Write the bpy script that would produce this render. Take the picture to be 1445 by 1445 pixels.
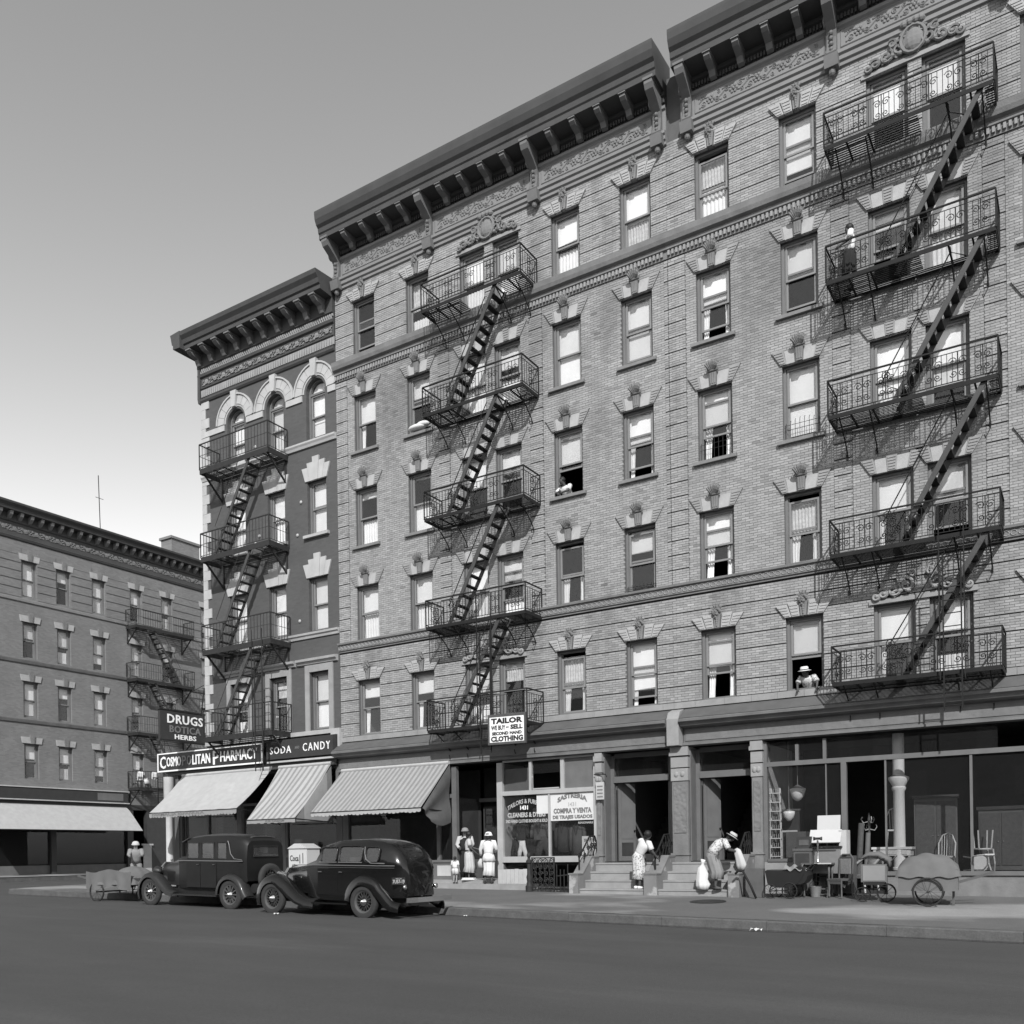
import bpy, math, random
from mathutils import Vector, Matrix, Euler
from mathutils.geometry import tessellate_polygon

for o in list(bpy.data.objects):
    bpy.data.objects.remove(o)
S = bpy.context.scene
COL = S.collection
RND = random.Random(11)
rad = math.radians
PI = math.pi

# ------------------------------------------------------------------ camera, sky, sun, exposure
cam_d = bpy.data.cameras.new("camera")
cam_d.sensor_width = 36.0
cam_d.lens = 1309.99 / 1445 * 36.0
cam_d.shift_x = -0.00501
cam_d.shift_y = 0.33266
cam_d.clip_end = 2000
cam = bpy.data.objects.new("camera", cam_d)
COL.objects.link(cam)
cam.matrix_world = (Matrix.Translation((22.314, -24.3, 1.5)) @ Matrix.Rotation(rad(31.95), 4, 'Z')
                    @ Matrix.Rotation(rad(90), 4, 'X') @ Matrix.Rotation(rad(-0.863), 4, 'Z'))
S.camera = cam

SUN_TO = Vector((-0.62, 1.0, -0.86)).normalized()      # the way the light travels
sun_el = math.asin(-SUN_TO.z)
sun_az = math.atan2(-SUN_TO.x, -SUN_TO.y)
W = bpy.data.worlds.new("World")
S.world = W
W.use_nodes = True
nt = W.node_tree
nt.nodes.clear()
sky = nt.nodes.new('ShaderNodeTexSky')
sky.sky_type = 'NISHITA'
sky.sun_disc = False
sky.sun_elevation = sun_el
sky.sun_rotation = sun_az
sky.air_density = 1.0
sky.dust_density = 1.6
sky.ozone_density = 1.0
bw = nt.nodes.new('ShaderNodeVectorMath')              # panchromatic film behind a yellow filter
bw.operation = 'DOT_PRODUCT'
bw.inputs[1].default_value = (.55, .40, .05)
bg = nt.nodes.new('ShaderNodeBackground')
bg.inputs[1].default_value = 0.15
out = nt.nodes.new('ShaderNodeOutputWorld')
nt.links.new(sky.outputs[0], bw.inputs[0])             # black-and-white photograph: a grey sky
tcw = nt.nodes.new('ShaderNodeTexCoord')
spw = nt.nodes.new('ShaderNodeSeparateXYZ')
nt.links.new(tcw.outputs['Generated'], spw.inputs[0])


def wmath(op, a, b):
    n = nt.nodes.new('ShaderNodeMath')
    n.operation = op
    for i, v in enumerate((a, b)):
        if isinstance(v, (int, float)):
            n.inputs[i].default_value = v
        else:
            nt.links.new(v, n.inputs[i])
    return n.outputs[0]


# summer haze: the sky pales towards the horizon all the way round
hz = wmath('POWER', wmath('SUBTRACT', 1.0, wmath('MAXIMUM', spw.outputs['Z'], 0.0)), 3.0)
hz = wmath('ADD', wmath('MULTIPLY', hz, 1.05), 1.0)
nt.links.new(wmath('MULTIPLY', wmath('MINIMUM', bw.outputs['Value'], 3.0), hz), bg.inputs[0])
nt.links.new(bg.outputs[0], out.inputs[0])

sun_d = bpy.data.lights.new("sun", 'SUN')
sun_d.energy = 2.5
sun_d.angle = rad(0.53)
sun_d.color = (1, 1, 1)
sun = bpy.data.objects.new("sun", sun_d)
COL.objects.link(sun)
sun.rotation_euler = SUN_TO.to_track_quat('-Z', 'Y').to_euler()
sun.location = (40, -60, 60)

S.view_settings.view_transform = 'Standard'
S.view_settings.look = 'None'
S.view_settings.exposure = 0.9
S.view_settings.gamma = 1.0
S.view_settings.use_curve_mapping = False
S.render.engine = 'CYCLES'

# ------------------------------------------------------------------ materials
MATS = {}


def M(name, c, rough=.85, var=.18, scale=3.0, bump=0.0, bscale=40.0, metal=0.0, spec=.4, tone=False,
      streak=0.0, patch=None, grain=0.0, coat=0.0, objvar=0.0, stretch=None):
    """grey procedural surface: two octaves of blotch, optional vertical weather streaks, fine relief"""
    if name in MATS:
        return MATS[name]
    m = bpy.data.materials.new(name)
    m.use_nodes = True
    t = m.node_tree
    p = t.nodes['Principled BSDF']
    p.inputs['Roughness'].default_value = rough
    p.inputs['Metallic'].default_value = metal
    p.inputs['Specular IOR Level'].default_value = spec
    if coat:
        p.inputs['Coat Weight'].default_value = coat
        p.inputs['Coat Roughness'].default_value = .04
    tc = t.nodes.new('ShaderNodeTexCoord')
    co = tc.outputs['Object']
    if stretch:
        mp = t.nodes.new('ShaderNodeMapping')
        mp.inputs['Scale'].default_value = stretch
        t.links.new(co, mp.inputs[0])
        co = mp.outputs[0]

    def math_(op, a, b):
        n = t.nodes.new('ShaderNodeMath')
        n.operation = op
        for i, v in enumerate((a, b)):
            if isinstance(v, (int, float)):
                n.inputs[i].default_value = v
            else:
                t.links.new(v, n.inputs[i])
        return n.outputs[0]
    nz = t.nodes.new('ShaderNodeTexNoise')
    nz.inputs['Scale'].default_value = scale
    nz.inputs['Detail'].default_value = 6
    nz.inputs['Roughness'].default_value = .62
    t.links.new(co, nz.inputs['Vector'])
    f = math_('MULTIPLY_ADD', nz.outputs[0], 2 * var * 1.6)
    t.nodes[-1].inputs[2].default_value = 1 - var * 1.6
    if streak:
        mp = t.nodes.new('ShaderNodeMapping')
        mp.inputs['Scale'].default_value = (2.2, 2.2, .16)
        t.links.new(tc.outputs['Object'], mp.inputs[0])
        n2 = t.nodes.new('ShaderNodeTexNoise')
        n2.inputs['Scale'].default_value = 1.6
        n2.inputs['Detail'].default_value = 7
        t.links.new(mp.outputs[0], n2.inputs['Vector'])
        g = math_('MULTIPLY_ADD', n2.outputs[0], 2 * streak)
        t.nodes[-1].inputs[2].default_value = 1 - streak
        f = math_('MULTIPLY', f, g)
    if grain:
        n4 = t.nodes.new('ShaderNodeTexNoise')
        n4.inputs['Scale'].default_value = 28
        n4.inputs['Detail'].default_value = 8
        n4.inputs['Roughness'].default_value = .8
        t.links.new(tc.outputs['Object'], n4.inputs['Vector'])
        g = math_('MULTIPLY_ADD', n4.outputs[0], 4 * grain)
        t.nodes[-1].inputs[2].default_value = 1 - 2 * grain
        f = math_('MULTIPLY', f, g)
    if tone:
        at = t.nodes.new('ShaderNodeAttribute')
        at.attribute_name = 'tone'
        f = math_('MULTIPLY', f, at.outputs['Fac'])
    if objvar:
        oi = t.nodes.new('ShaderNodeObjectInfo')
        g = math_('MULTIPLY_ADD', oi.outputs['Random'], 2 * objvar)
        t.nodes[-1].inputs[2].default_value = 1 - objvar
        f = math_('MULTIPLY', f, g)
    f = math_('MULTIPLY', f, c)
    if patch:      # (other grey, scale, threshold, softness, stretch): patches of a second grey with a shape of their own
        c2, ps, th, so, st = patch
        mp = t.nodes.new('ShaderNodeMapping')
        mp.inputs['Scale'].default_value = st
        t.links.new(tc.outputs['Object'], mp.inputs[0])
        n3 = t.nodes.new('ShaderNodeTexNoise')
        n3.inputs['Scale'].default_value = ps
        n3.inputs['Detail'].default_value = 5
        t.links.new(mp.outputs[0], n3.inputs['Vector'])
        mr = t.nodes.new('ShaderNodeMapRange')
        mr.inputs[1].default_value = th - so
        mr.inputs[2].default_value = th + so
        t.links.new(n3.outputs[0], mr.inputs[0])
        mx = t.nodes.new('ShaderNodeMix')
        t.links.new(mr.outputs[0], mx.inputs[0])
        t.links.new(f, mx.inputs[2])
        h = math_('MULTIPLY', f, c2 / c)
        t.links.new(h, mx.inputs[3])
        f = mx.outputs[0]
    cb = t.nodes.new('ShaderNodeCombineColor')
    for i in range(3):
        t.links.new(f, cb.inputs[i])
    t.links.new(cb.outputs[0], p.inputs['Base Color'])
    if bump:
        nb = t.nodes.new('ShaderNodeTexNoise')
        nb.inputs['Scale'].default_value = bscale
        nb.inputs['Detail'].default_value = 4
        t.links.new(tc.outputs['Object'], nb.inputs['Vector'])
        b = t.nodes.new('ShaderNodeBump')
        b.inputs['Strength'].default_value = bump
        b.inputs['Distance'].default_value = .02
        t.links.new(nb.outputs[0], b.inputs['Height'])
        t.links.new(b.outputs[0], p.inputs['Normal'])
    MATS[name] = m
    return m


def relief(name, c, kind, scale, strength=.8, dist=.03, rough=.8):
    """pressed-metal or cast ornament: fine relief too small to pick apart"""
    m = M(name, c, rough=rough, var=.15, scale=4)
    t = m.node_tree
    p = t.nodes['Principled BSDF']
    tc = t.nodes.new('ShaderNodeTexCoord')
    if kind == 'voronoi':
        n = t.nodes.new('ShaderNodeTexVoronoi')
        n.feature = 'SMOOTH_F1'
    else:
        n = t.nodes.new('ShaderNodeTexWave')
        n.wave_type = 'RINGS'
        n.inputs['Distortion'].default_value = 6
        n.inputs['Detail'].default_value = 2
    n.inputs['Scale'].default_value = scale
    t.links.new(tc.outputs['Object'], n.inputs['Vector'])
    b = t.nodes.new('ShaderNodeBump')
    b.inputs['Strength'].default_value = strength
    b.inputs['Distance'].default_value = dist
    t.links.new(n.outputs[0], b.inputs['Height'])
    t.links.new(b.outputs[0], p.inputs['Normal'])
    return m


def brickmat(name, c1, c2, cm, bw_=.2, rh=.067, bump=.5, axis='xz', var=.2, mortar=.008):
    """brickwork too far away to tell the bricks apart"""
    m = bpy.data.materials.new(name)
    m.use_nodes = True
    t = m.node_tree
    p = t.nodes['Principled BSDF']
    p.inputs['Roughness'].default_value = .85
    tc = t.nodes.new('ShaderNodeTexCoord')
    sp = t.nodes.new('ShaderNodeSeparateXYZ')
    t.links.new(tc.outputs['Object'], sp.inputs[0])
    cx = t.nodes.new('ShaderNodeCombineXYZ')
    t.links.new(sp.outputs['X' if axis == 'xz' else 'Y'], cx.inputs[0])
    t.links.new(sp.outputs['Z'], cx.inputs[1])
    br = t.nodes.new('ShaderNodeTexBrick')
    br.inputs['Scale'].default_value = 1
    br.inputs['Brick Width'].default_value = bw_
    br.inputs['Row Height'].default_value = rh
    br.inputs['Mortar Size'].default_value = mortar
    br.inputs['Color1'].default_value = (c1, c1, c1, 1)
    br.inputs['Color2'].default_value = (c2, c2, c2, 1)
    br.inputs['Mortar'].default_value = (cm, cm, cm, 1)
    t.links.new(cx.outputs[0], br.inputs[0])
    nz = t.nodes.new('ShaderNodeTexNoise')
    nz.inputs['Scale'].default_value = .9
    nz.inputs['Detail'].default_value = 6
    t.links.new(tc.outputs['Object'], nz.inputs['Vector'])
    ma = t.nodes.new('ShaderNodeMath')
    ma.operation = 'MULTIPLY_ADD'
    ma.inputs[1].default_value = 2 * var
    ma.inputs[2].default_value = 1 - var
    t.links.new(nz.outputs[0], ma.inputs[0])
    vm = t.nodes.new('ShaderNodeVectorMath')
    vm.operation = 'SCALE'
    t.links.new(br.outputs[0], vm.inputs[0])
    t.links.new(ma.outputs[0], vm.inputs['Scale'])
    t.links.new(vm.outputs[0], p.inputs['Base Color'])
    b = t.nodes.new('ShaderNodeBump')
    b.inputs['Strength'].default_value = bump
    b.inputs['Distance'].default_value = .01
    t.links.new(br.outputs[0], b.inputs['Height'])
    t.links.new(b.outputs[0], p.inputs['Normal'])
    MATS[name] = m
    return m


def glass(name, tint=.75, refl=1.0, dust=.04):
    m = bpy.data.materials.new(name)
    m.use_nodes = True
    t = m.node_tree
    t.nodes.clear()
    o = t.nodes.new('ShaderNodeOutputMaterial')
    tr = t.nodes.new('ShaderNodeBsdfTransparent')
    tr.inputs[0].default_value = (tint, tint, tint, 1)
    gl = t.nodes.new('ShaderNodeBsdfGlossy')
    gl.inputs['Roughness'].default_value = .02
    df = t.nodes.new('ShaderNodeBsdfDiffuse')
    df.inputs[0].default_value = (.5, .5, .5, 1)
    m0 = t.nodes.new('ShaderNodeMixShader')
    m0.inputs[0].default_value = dust
    t.links.new(tr.outputs[0], m0.inputs[1])
    t.links.new(df.outputs[0], m0.inputs[2])
    lw = t.nodes.new('ShaderNodeLayerWeight')
    lw.inputs[0].default_value = .5
    pw = t.nodes.new('ShaderNodeMath')
    pw.operation = 'POWER'
    pw.inputs[1].default_value = 4
    t.links.new(lw.outputs['Facing'], pw.inputs[0])
    ml = t.nodes.new('ShaderNodeMath')
    ml.operation = 'MULTIPLY_ADD'
    ml.inputs[1].default_value = .8 * refl
    ml.inputs[2].default_value = .035 * refl
    t.links.new(pw.outputs[0], ml.inputs[0])
    mx = t.nodes.new('ShaderNodeMixShader')
    t.links.new(ml.outputs[0], mx.inputs[0])
    t.links.new(m0.outputs[0], mx.inputs[1])
    t.links.new(gl.outputs[0], mx.inputs[2])
    t.links.new(mx.outputs[0], o.inputs[0])
    MATS[name] = m
    return m


def stripes(name, c1, c2, period, duty=.5, rough=.95, axis='X'):
    m = M(name, c1, rough=rough, var=.1, scale=5, bump=.15, bscale=90)
    t = m.node_tree
    p = t.nodes['Principled BSDF']
    tc = t.nodes.new('ShaderNodeTexCoord')
    sp = t.nodes.new('ShaderNodeSeparateXYZ')
    t.links.new(tc.outputs['Object'], sp.inputs[0])
    d = t.nodes.new('ShaderNodeMath')
    d.operation = 'DIVIDE'
    d.inputs[1].default_value = period
    t.links.new(sp.outputs[axis], d.inputs[0])
    fr = t.nodes.new('ShaderNodeMath')
    fr.operation = 'FRACT'
    t.links.new(d.outputs[0], fr.inputs[0])
    gt = t.nodes.new('ShaderNodeMath')
    gt.operation = 'GREATER_THAN'
    gt.inputs[1].default_value = duty
    t.links.new(fr.outputs[0], gt.inputs[0])
    mx = t.nodes.new('ShaderNodeMix')
    mx.data_type = 'RGBA'
    src = p.inputs['Base Color'].links[0].from_socket
    vm = t.nodes.new('ShaderNodeVectorMath')
    vm.operation = 'SCALE'
    vm.inputs['Scale'].default_value = c2 / c1
    t.links.new(src, vm.inputs[0])
    t.links.new(gt.outputs[0], mx.inputs[0])
    t.links.new(src, mx.inputs[6])
    t.links.new(vm.outputs[0], mx.inputs[7])
    t.links.new(mx.outputs[2], p.inputs['Base Color'])
    return m


# ------------------------------------------------------------------ mesh builder
class MB:
    def __init__(s):
        s.v = []
        s.f = []

    def add(s, vs, fs):
        b = len(s.v)
        s.v += [tuple(v) for v in vs]
        s.f += [tuple(b + i for i in f) for f in fs]
        return s

    def box(s, x0, x1, y0, y1, z0, z1):
        return s.add([(x0, y0, z0), (x1, y0, z0), (x1, y1, z0), (x0, y1, z0),
                      (x0, y0, z1), (x1, y0, z1), (x1, y1, z1), (x0, y1, z1)],
                     [(0, 3, 2, 1), (4, 5, 6, 7), (0, 1, 5, 4), (1, 2, 6, 5), (2, 3, 7, 6), (3, 0, 4, 7)])

    def prism(s, poly, a, b, axis):
        """extrude a 2D outline: axis 'x' -> (y,z) outline, 'y' -> (x,z), 'z' -> (x,y)"""
        n = len(poly)

        def P(p, t):
            return {'x': (t, p[0], p[1]), 'y': (p[0], t, p[1]), 'z': (p[0], p[1], t)}[axis]
        vs = [P(p, a) for p in poly] + [P(p, b) for p in poly]
        fs = [(i, (i + 1) % n, n + (i + 1) % n, n + i) for i in range(n)]
        fs += [tuple(range(n))[::-1], tuple(range(n, 2 * n))]
        return s.add(vs, fs)

    def bar(s, p, q, w, h=None, up=(0, 0, 1)):
        """square bar from p to q, w along the side, h along up"""
        h = h or w
        p, q = Vector(p), Vector(q)
        d = (q - p).normalized()
        u = Vector(up)
        if abs(d.dot(u)) > .98:
            u = Vector((0, 1, 0))
        sd = d.cross(u).normalized() * (w / 2)
        u = sd.cross(d).normalized() * (h / 2)
        c = [-sd - u, sd - u, sd + u, -sd + u]
        return s.add([p + k for k in c] + [q + k for k in c],
                     [(3, 2, 1, 0), (4, 5, 6, 7), (0, 1, 5, 4), (1, 2, 6, 5), (2, 3, 7, 6), (3, 0, 4, 7)])

    def tube(s, pts, r, seg=6, closed=False, flat=None):
        pts = [Vector(p) for p in pts]
        n = len(pts)
        rs = r if isinstance(r, (list, tuple)) else [r] * n
        vs = []
        ref = None
        for i in range(n):
            if closed:
                d = pts[(i + 1) % n] - pts[i - 1]
            else:
                d = pts[min(i + 1, n - 1)] - pts[max(i - 1, 0)]
            d = d.normalized() if d.length else Vector((0, 0, 1))
            if ref is None:
                ref = Vector((0, 0, 1)) if abs(d.z) < .9 else Vector((1, 0, 0))
            a = (ref - d * ref.dot(d))
            a = a.normalized() if a.length > 1e-6 else d.orthogonal().normalized()
            ref = a
            b = d.cross(a)
            for k in range(seg):
                t = 2 * PI * k / seg
                vs.append(pts[i] + a * math.cos(t) * rs[i] + b * math.sin(t) * rs[i])
        fs = []
        for i in range(n if closed else n - 1):
            j = (i + 1) % n
            for k in range(seg):
                k2 = (k + 1) % seg
                fs.append((i * seg + k, i * seg + k2, j * seg + k2, j * seg + k))
        if not closed:
            fs += [tuple(range(seg))[::-1], tuple(range((n - 1) * seg, n * seg))]
        return s.add(vs, fs)

    def lathe(s, prof, c=(0, 0, 0), seg=16, axis='z', caps=True):
        """prof: (radius, height) list"""
        vs = []
        for r, h in prof:
            for k in range(seg):
                t = 2 * PI * k / seg
                a, b = r * math.cos(t), r * math.sin(t)
                p = {'z': (a, b, h), 'y': (a, h, -b), 'x': (h, a, b)}[axis]
                vs.append((p[0] + c[0], p[1] + c[1], p[2] + c[2]))
        n = len(prof)
        fs = [(i * seg + k, i * seg + (k + 1) % seg, (i + 1) * seg + (k + 1) % seg, (i + 1) * seg + k)
              for i in range(n - 1) for k in range(seg)]
        if caps:
            fs += [tuple(range(seg))[::-1], tuple(range((n - 1) * seg, n * seg))]
        return s.add(vs, fs)

    def ball(s, c, rx, ry=None, rz=None, seg=10, rings=6):
        ry = ry or rx
        rz = rz or rx
        vs, fs = [], []
        for i in range(1, rings):
            a = PI * i / rings
            for k in range(seg):
                t = 2 * PI * k / seg
                vs.append((c[0] + rx * math.sin(a) * math.cos(t), c[1] + ry * math.sin(a) * math.sin(t), c[2] + rz * math.cos(a)))
        top, bot = len(vs), len(vs) + 1
        vs += [(c[0], c[1], c[2] + rz), (c[0], c[1], c[2] - rz)]
        for i in range(rings - 2):
            for k in range(seg):
                k2 = (k + 1) % seg
                fs.append((i * seg + k, (i + 1) * seg + k, (i + 1) * seg + k2, i * seg + k2))
        for k in range(seg):
            k2 = (k + 1) % seg
            fs.append((top, k, k2))
            fs.append((bot, (rings - 2) * seg + k2, (rings - 2) * seg + k))
        return s.add(vs, fs)

    def loft(s, rings, closed=True, caps=True):
        n = len(rings[0])
        vs = [v for r in rings for v in r]
        fs = []
        for i in range(len(rings) - 1):
            for k in range(n if closed else n - 1):
                k2 = (k + 1) % n
                fs.append((i * n + k, i * n + k2, (i + 1) * n + k2, (i + 1) * n + k))
        if caps and closed:
            fs += [tuple(range(n))[::-1], tuple(range((len(rings) - 1) * n, len(rings) * n))]
        return s.add(vs, fs)

    def sheet(s, fn, nu, nv):
        vs = [fn(i / nu, j / nv) for i in range(nu + 1) for j in range(nv + 1)]
        w = nv + 1
        fs = [(i * w + j, (i + 1) * w + j, (i + 1) * w + j + 1, i * w + j + 1) for i in range(nu) for j in range(nv)]
        return s.add(vs, fs)

    def body(s, path, rx, ry, side=(1, 0, 0), seg=14, ripple=0, nrip=9, caps=True):
        """elliptical rings along a path, rx along `side`"""
        P = [Vector(p) for p in path]
        rings = []
        for i in range(len(P)):
            d = (P[min(i + 1, len(P) - 1)] - P[max(i - 1, 0)]).normalized()
            u = Vector(side)
            u = (u - d * u.dot(d)).normalized()
            v = d.cross(u)
            rp = ripple * i / (len(P) - 1)
            rings.append([P[i] + u * math.cos(2 * PI * k / seg) * rx[i] * (1 + rp * math.cos(nrip * 2 * PI * k / seg))
                          + v * math.sin(2 * PI * k / seg) * ry[i] * (1 + rp * math.cos(nrip * 2 * PI * k / seg)) for k in range(seg)])
        return s.loft(rings, True, caps)

    def scroll(s, c, r, turns=1.6, sx=1, sz=1, th=.02, y=0, start=0.0, seg=5, n=22):
        """flat spiral in the facade plane"""
        pts = []
        for i in range(n + 1):
            t = i / n
            a = start + turns * 2 * PI * t
            q = r * (1 - .88 * t)
            pts.append((c[0] + sx * q * math.cos(a), y, c[1] + sz * q * math.sin(a)))
        return s.tube(pts, th, seg)

    def xf(s, mat, start=0):
        for i in range(start, len(s.v)):
            s.v[i] = tuple(mat @ Vector(s.v[i]))
        return s

    def mesh(s, name, mat=None, smooth=False, tones=None):
        me = bpy.data.meshes.new(name)
        me.from_pydata(s.v, [], s.f)
        if tones is not None:
            a = me.attributes.new('tone', 'FLOAT', 'FACE')
            a.data.foreach_set('value', tones)
        if smooth:
            me.polygons.foreach_set('use_smooth', [True] * len(me.polygons))
        if mat:
            me.materials.append(mat)
        me.update()
        return me


def link(name, me, parent=None, loc=(0, 0, 0), rot=None, stuff=False, scale=None):
    o = bpy.data.objects.new(name, me)
    COL.objects.link(o)
    o.location = loc
    if rot:
        o.rotation_euler = rot
    if scale:
        o.scale = scale
    if parent:
        o.parent = parent
    if stuff:
        o['kind'] = 'stuff'
    return o


def part(name, mb, mat, parent=None, loc=(0, 0, 0), smooth=False, stuff=False, rot=None, flat_angle=None):
    o = link(name, mb.mesh(name, mat, smooth), parent, loc, rot, stuff)
    if smooth and flat_angle:
        me = o.data
        me.set_sharp_from_angle(angle=rad(flat_angle))
    return o


def thing(name, label, cat, loc=(0, 0, 0), rz=0, group=None):
    o = bpy.data.objects.new(name, None)
    COL.objects.link(o)
    o.location = loc
    o.rotation_euler = (0, 0, rz)
    o.empty_display_size = .2
    o['label'] = label
    o['category'] = cat
    if group:
        o['group'] = group
    return o


def tag(o, label, cat, group=None):
    o['label'] = label
    o['category'] = cat
    if group:
        o['group'] = group
    return o


def copy_tree(o, parent=None):
    c = o.copy()
    COL.objects.link(c)
    if parent:
        c.parent = parent
    for ch in list(o.children):
        copy_tree(ch, c)
    return c


def struct(name, mb, mat, smooth=False):
    o = part(name, mb, mat, None, smooth=smooth)
    o['kind'] = 'structure'
    return o


CACHE = {}


def cached(key, fn):
    if key not in CACHE:
        CACHE[key] = fn()
    return CACHE[key]


def text_mb(txt, w, h, depth=.012, bold=0.0, arch=0.0, spacing=1.0, slant=0.0, lines=1.0):
    """lettering in the x-z plane facing -y, centred on the origin, fitted to w x h"""
    cu = bpy.data.curves.new('t', 'FONT')
    cu.body = txt
    cu.align_x = 'CENTER'
    cu.size = 1
    cu.offset = bold * 1.7
    cu.space_character = spacing
    cu.space_line = lines
    cu.shear = slant
    cu.resolution_u = 2
    ob = bpy.data.objects.new('t', cu)
    COL.objects.link(ob)
    dg = bpy.context.evaluated_depsgraph_get()
    me = bpy.data.meshes.new_from_object(ob.evaluated_get(dg))
    vs = [v.co.copy() for v in me.vertices]
    fs = [tuple(p.vertices) for p in me.polygons]
    bpy.data.objects.remove(ob)
    bpy.data.curves.remove(cu)
    bpy.data.meshes.remove(me)
    x0, x1 = min(v.x for v in vs), max(v.x for v in vs)
    y0, y1 = min(v.y for v in vs), max(v.y for v in vs)
    sx, sy = w / (x1 - x0), h / (y1 - y0)
    mb = MB()
    pts = []
    for v in vs:
        x = (v.x - (x0 + x1) / 2) * sx
        z = (v.y - (y0 + y1) / 2) * sy
        z += arch * (1 - (2 * x / w) ** 2)
        pts.append((x, z))
    n = len(pts)
    mb.add([(x, -depth, z) for x, z in pts] + [(x, 0, z) for x, z in pts], fs)
    # side walls on boundary edges
    cnt = {}
    for f in fs:
        for i in range(len(f)):
            e = (f[i], f[(i + 1) % len(f)])
            cnt[e] = 1
    for a, b in list(cnt):
        if (b, a) not in cnt:
            mb.f.append((a, a + n, b + n, b))
    return mb
# ------------------------------------------------------------------ palette (greys: a black-and-white photograph)
m_road = M('asphalt', .055, rough=.9, var=.20, scale=.8, grain=.32, bump=.35, bscale=55, stretch=(.35, 1, 1), patch=(.066, .6, .6, .05, (.15, 1, 1)))
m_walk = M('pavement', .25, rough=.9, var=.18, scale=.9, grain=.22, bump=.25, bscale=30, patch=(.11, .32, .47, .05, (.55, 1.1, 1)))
m_kerb = M('kerb_stone', .09, rough=.85, var=.32, scale=3.5, grain=.25, bump=.3, bscale=18)
m_ground = M('bare_ground', .12)
m_brick = M('pale_brick', .285, rough=.8, var=.13, scale=.55, bump=.15, bscale=60, tone=True, streak=.20, patch=(.20, .45, .58, .05, (1, 1, .35)))
m_mortar = M('mortar', .17, rough=.95, var=.1)
m_wall = M('wall_body', .10, rough=.95, var=.2)
m_stone = M('limestone', .26, rough=.8, var=.22, scale=2.2, streak=.12, bump=.2, bscale=25)
m_stone_l = M('pale_limestone', .35, rough=.8, var=.2, scale=2.5, streak=.1, bump=.2, bscale=25)
m_stone_d = M('weathered_stone', .17, rough=.85, var=.3, scale=2.5, streak=.15, bump=.25, bscale=25)
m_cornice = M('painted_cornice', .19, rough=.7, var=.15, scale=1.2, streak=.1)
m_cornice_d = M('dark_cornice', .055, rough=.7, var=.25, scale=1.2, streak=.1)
m_frame = M('window_paint', .15, rough=.6, var=.2, scale=2)
m_sash = M('sash_paint', .20, rough=.55, var=.2, scale=2)
m_shade = M('window_shade_cloth', .76, rough=.95, var=.12, scale=1.5, objvar=.22)
m_curtain = M('curtain_cloth', .72, rough=.95, var=.12, scale=5, objvar=.15)
m_lace = M('lace', .5, rough=.95, var=.4, scale=9)
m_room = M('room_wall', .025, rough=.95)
m_glass = glass('window_glass', .95, 1.0, .015)
m_shopglass = glass('shop_glass', .88, .45, .012)
m_iron = M('black_iron', .017, rough=.7, var=.3, scale=6, spec=.2)
m_iron_g = M('grey_iron', .028, rough=.65, var=.3, scale=6, spec=.25)
m_brkt = M('bracket_paint', .14, rough=.7, var=.2, scale=2)
m_ph_brick = brickmat('dark_brick', .068, .080, .075, bump=.25, var=.16, mortar=.005)
m_white = M('white_stone', .40, rough=.8, var=.16, scale=2, streak=.1)
m_far_brick = brickmat('far_brick', .15, .19, .15, bump=.3, axis='yz', var=.25)
m_roof = M('roof_tar', .05)
m_wood_g = M('grey_painted_wood', .125, rough=.6, var=.2, scale=2, streak=.12)
m_wood_l = M('pale_painted_wood', .42, rough=.6, var=.2, scale=2, streak=.1)
m_wood_d = M('dark_wood', .04, rough=.5, var=.3, scale=3)
m_black = M('black_paint', .018, rough=.45, var=.2)
m_letter = M('white_letter_paint', .8, rough=.6, var=.06)
m_letter_g = M('grey_letter_paint', .16, rough=.6)
m_interior = M('shop_interior', .03, rough=.9, var=.3)

# ------------------------------------------------------------------ levels of the sloping street
KY = -5.6          # kerb line


def zr(x):
    return -.016 * (max(-40, min(45, x)) - 7)


def zf(x):
    return .42 - .009 * (max(-40, min(45, x)) - 8)


def zs(x, y):      # pavement level between kerb (y = KY) and house line (y = 0)
    t = max(0, min(1, (y - KY) / -KY))
    a = zr(x) + .19
    return a + (zf(x) - a) * t


g = MB().sheet(lambda u, v: (-600 + 1200 * u, -600 + 1200 * v, -1.6), 6, 6)
struct('ground', g, m_ground)
g = MB()
xs = [-120, -40, -21.5, -11.0] + [-8 + 2.5 * i for i in range(21)] + [45, 120]
for i in range(len(xs) - 1):
    a, b = xs[i], xs[i + 1]
    g.add([(a, -34, zr(a)), (b, -34, zr(b)), (b, KY + .02, zr(b)), (a, KY + .02, zr(a))], [(0, 1, 2, 3)])
g.add([(-21.5, KY + .02, zr(-21.5)), (-11, KY + .02, zr(-11)), (-11, 90, zr(-11)), (-21.5, 90, zr(-21.5))], [(0, 1, 2, 3)])
struct('road', g, m_road)


def pavement(x0, x1, y1, extra=None):
    g = MB()
    n = max(2, int((x1 - x0) / 2.5))
    ys = [KY + .16, -4.2, -2.8, -1.4, 0, y1]
    for i in range(n):
        a, b = x0 + (x1 - x0) * i / n, x0 + (x1 - x0) * (i + 1) / n
        for j in range(len(ys) - 1):
            c, d = ys[j], ys[j + 1]
            g.add([(a, c, zs(a, c)), (b, c, zs(b, c)), (b, d, zs(b, d)), (a, d, zs(a, d))], [(0, 1, 2, 3)])
    return g


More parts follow.
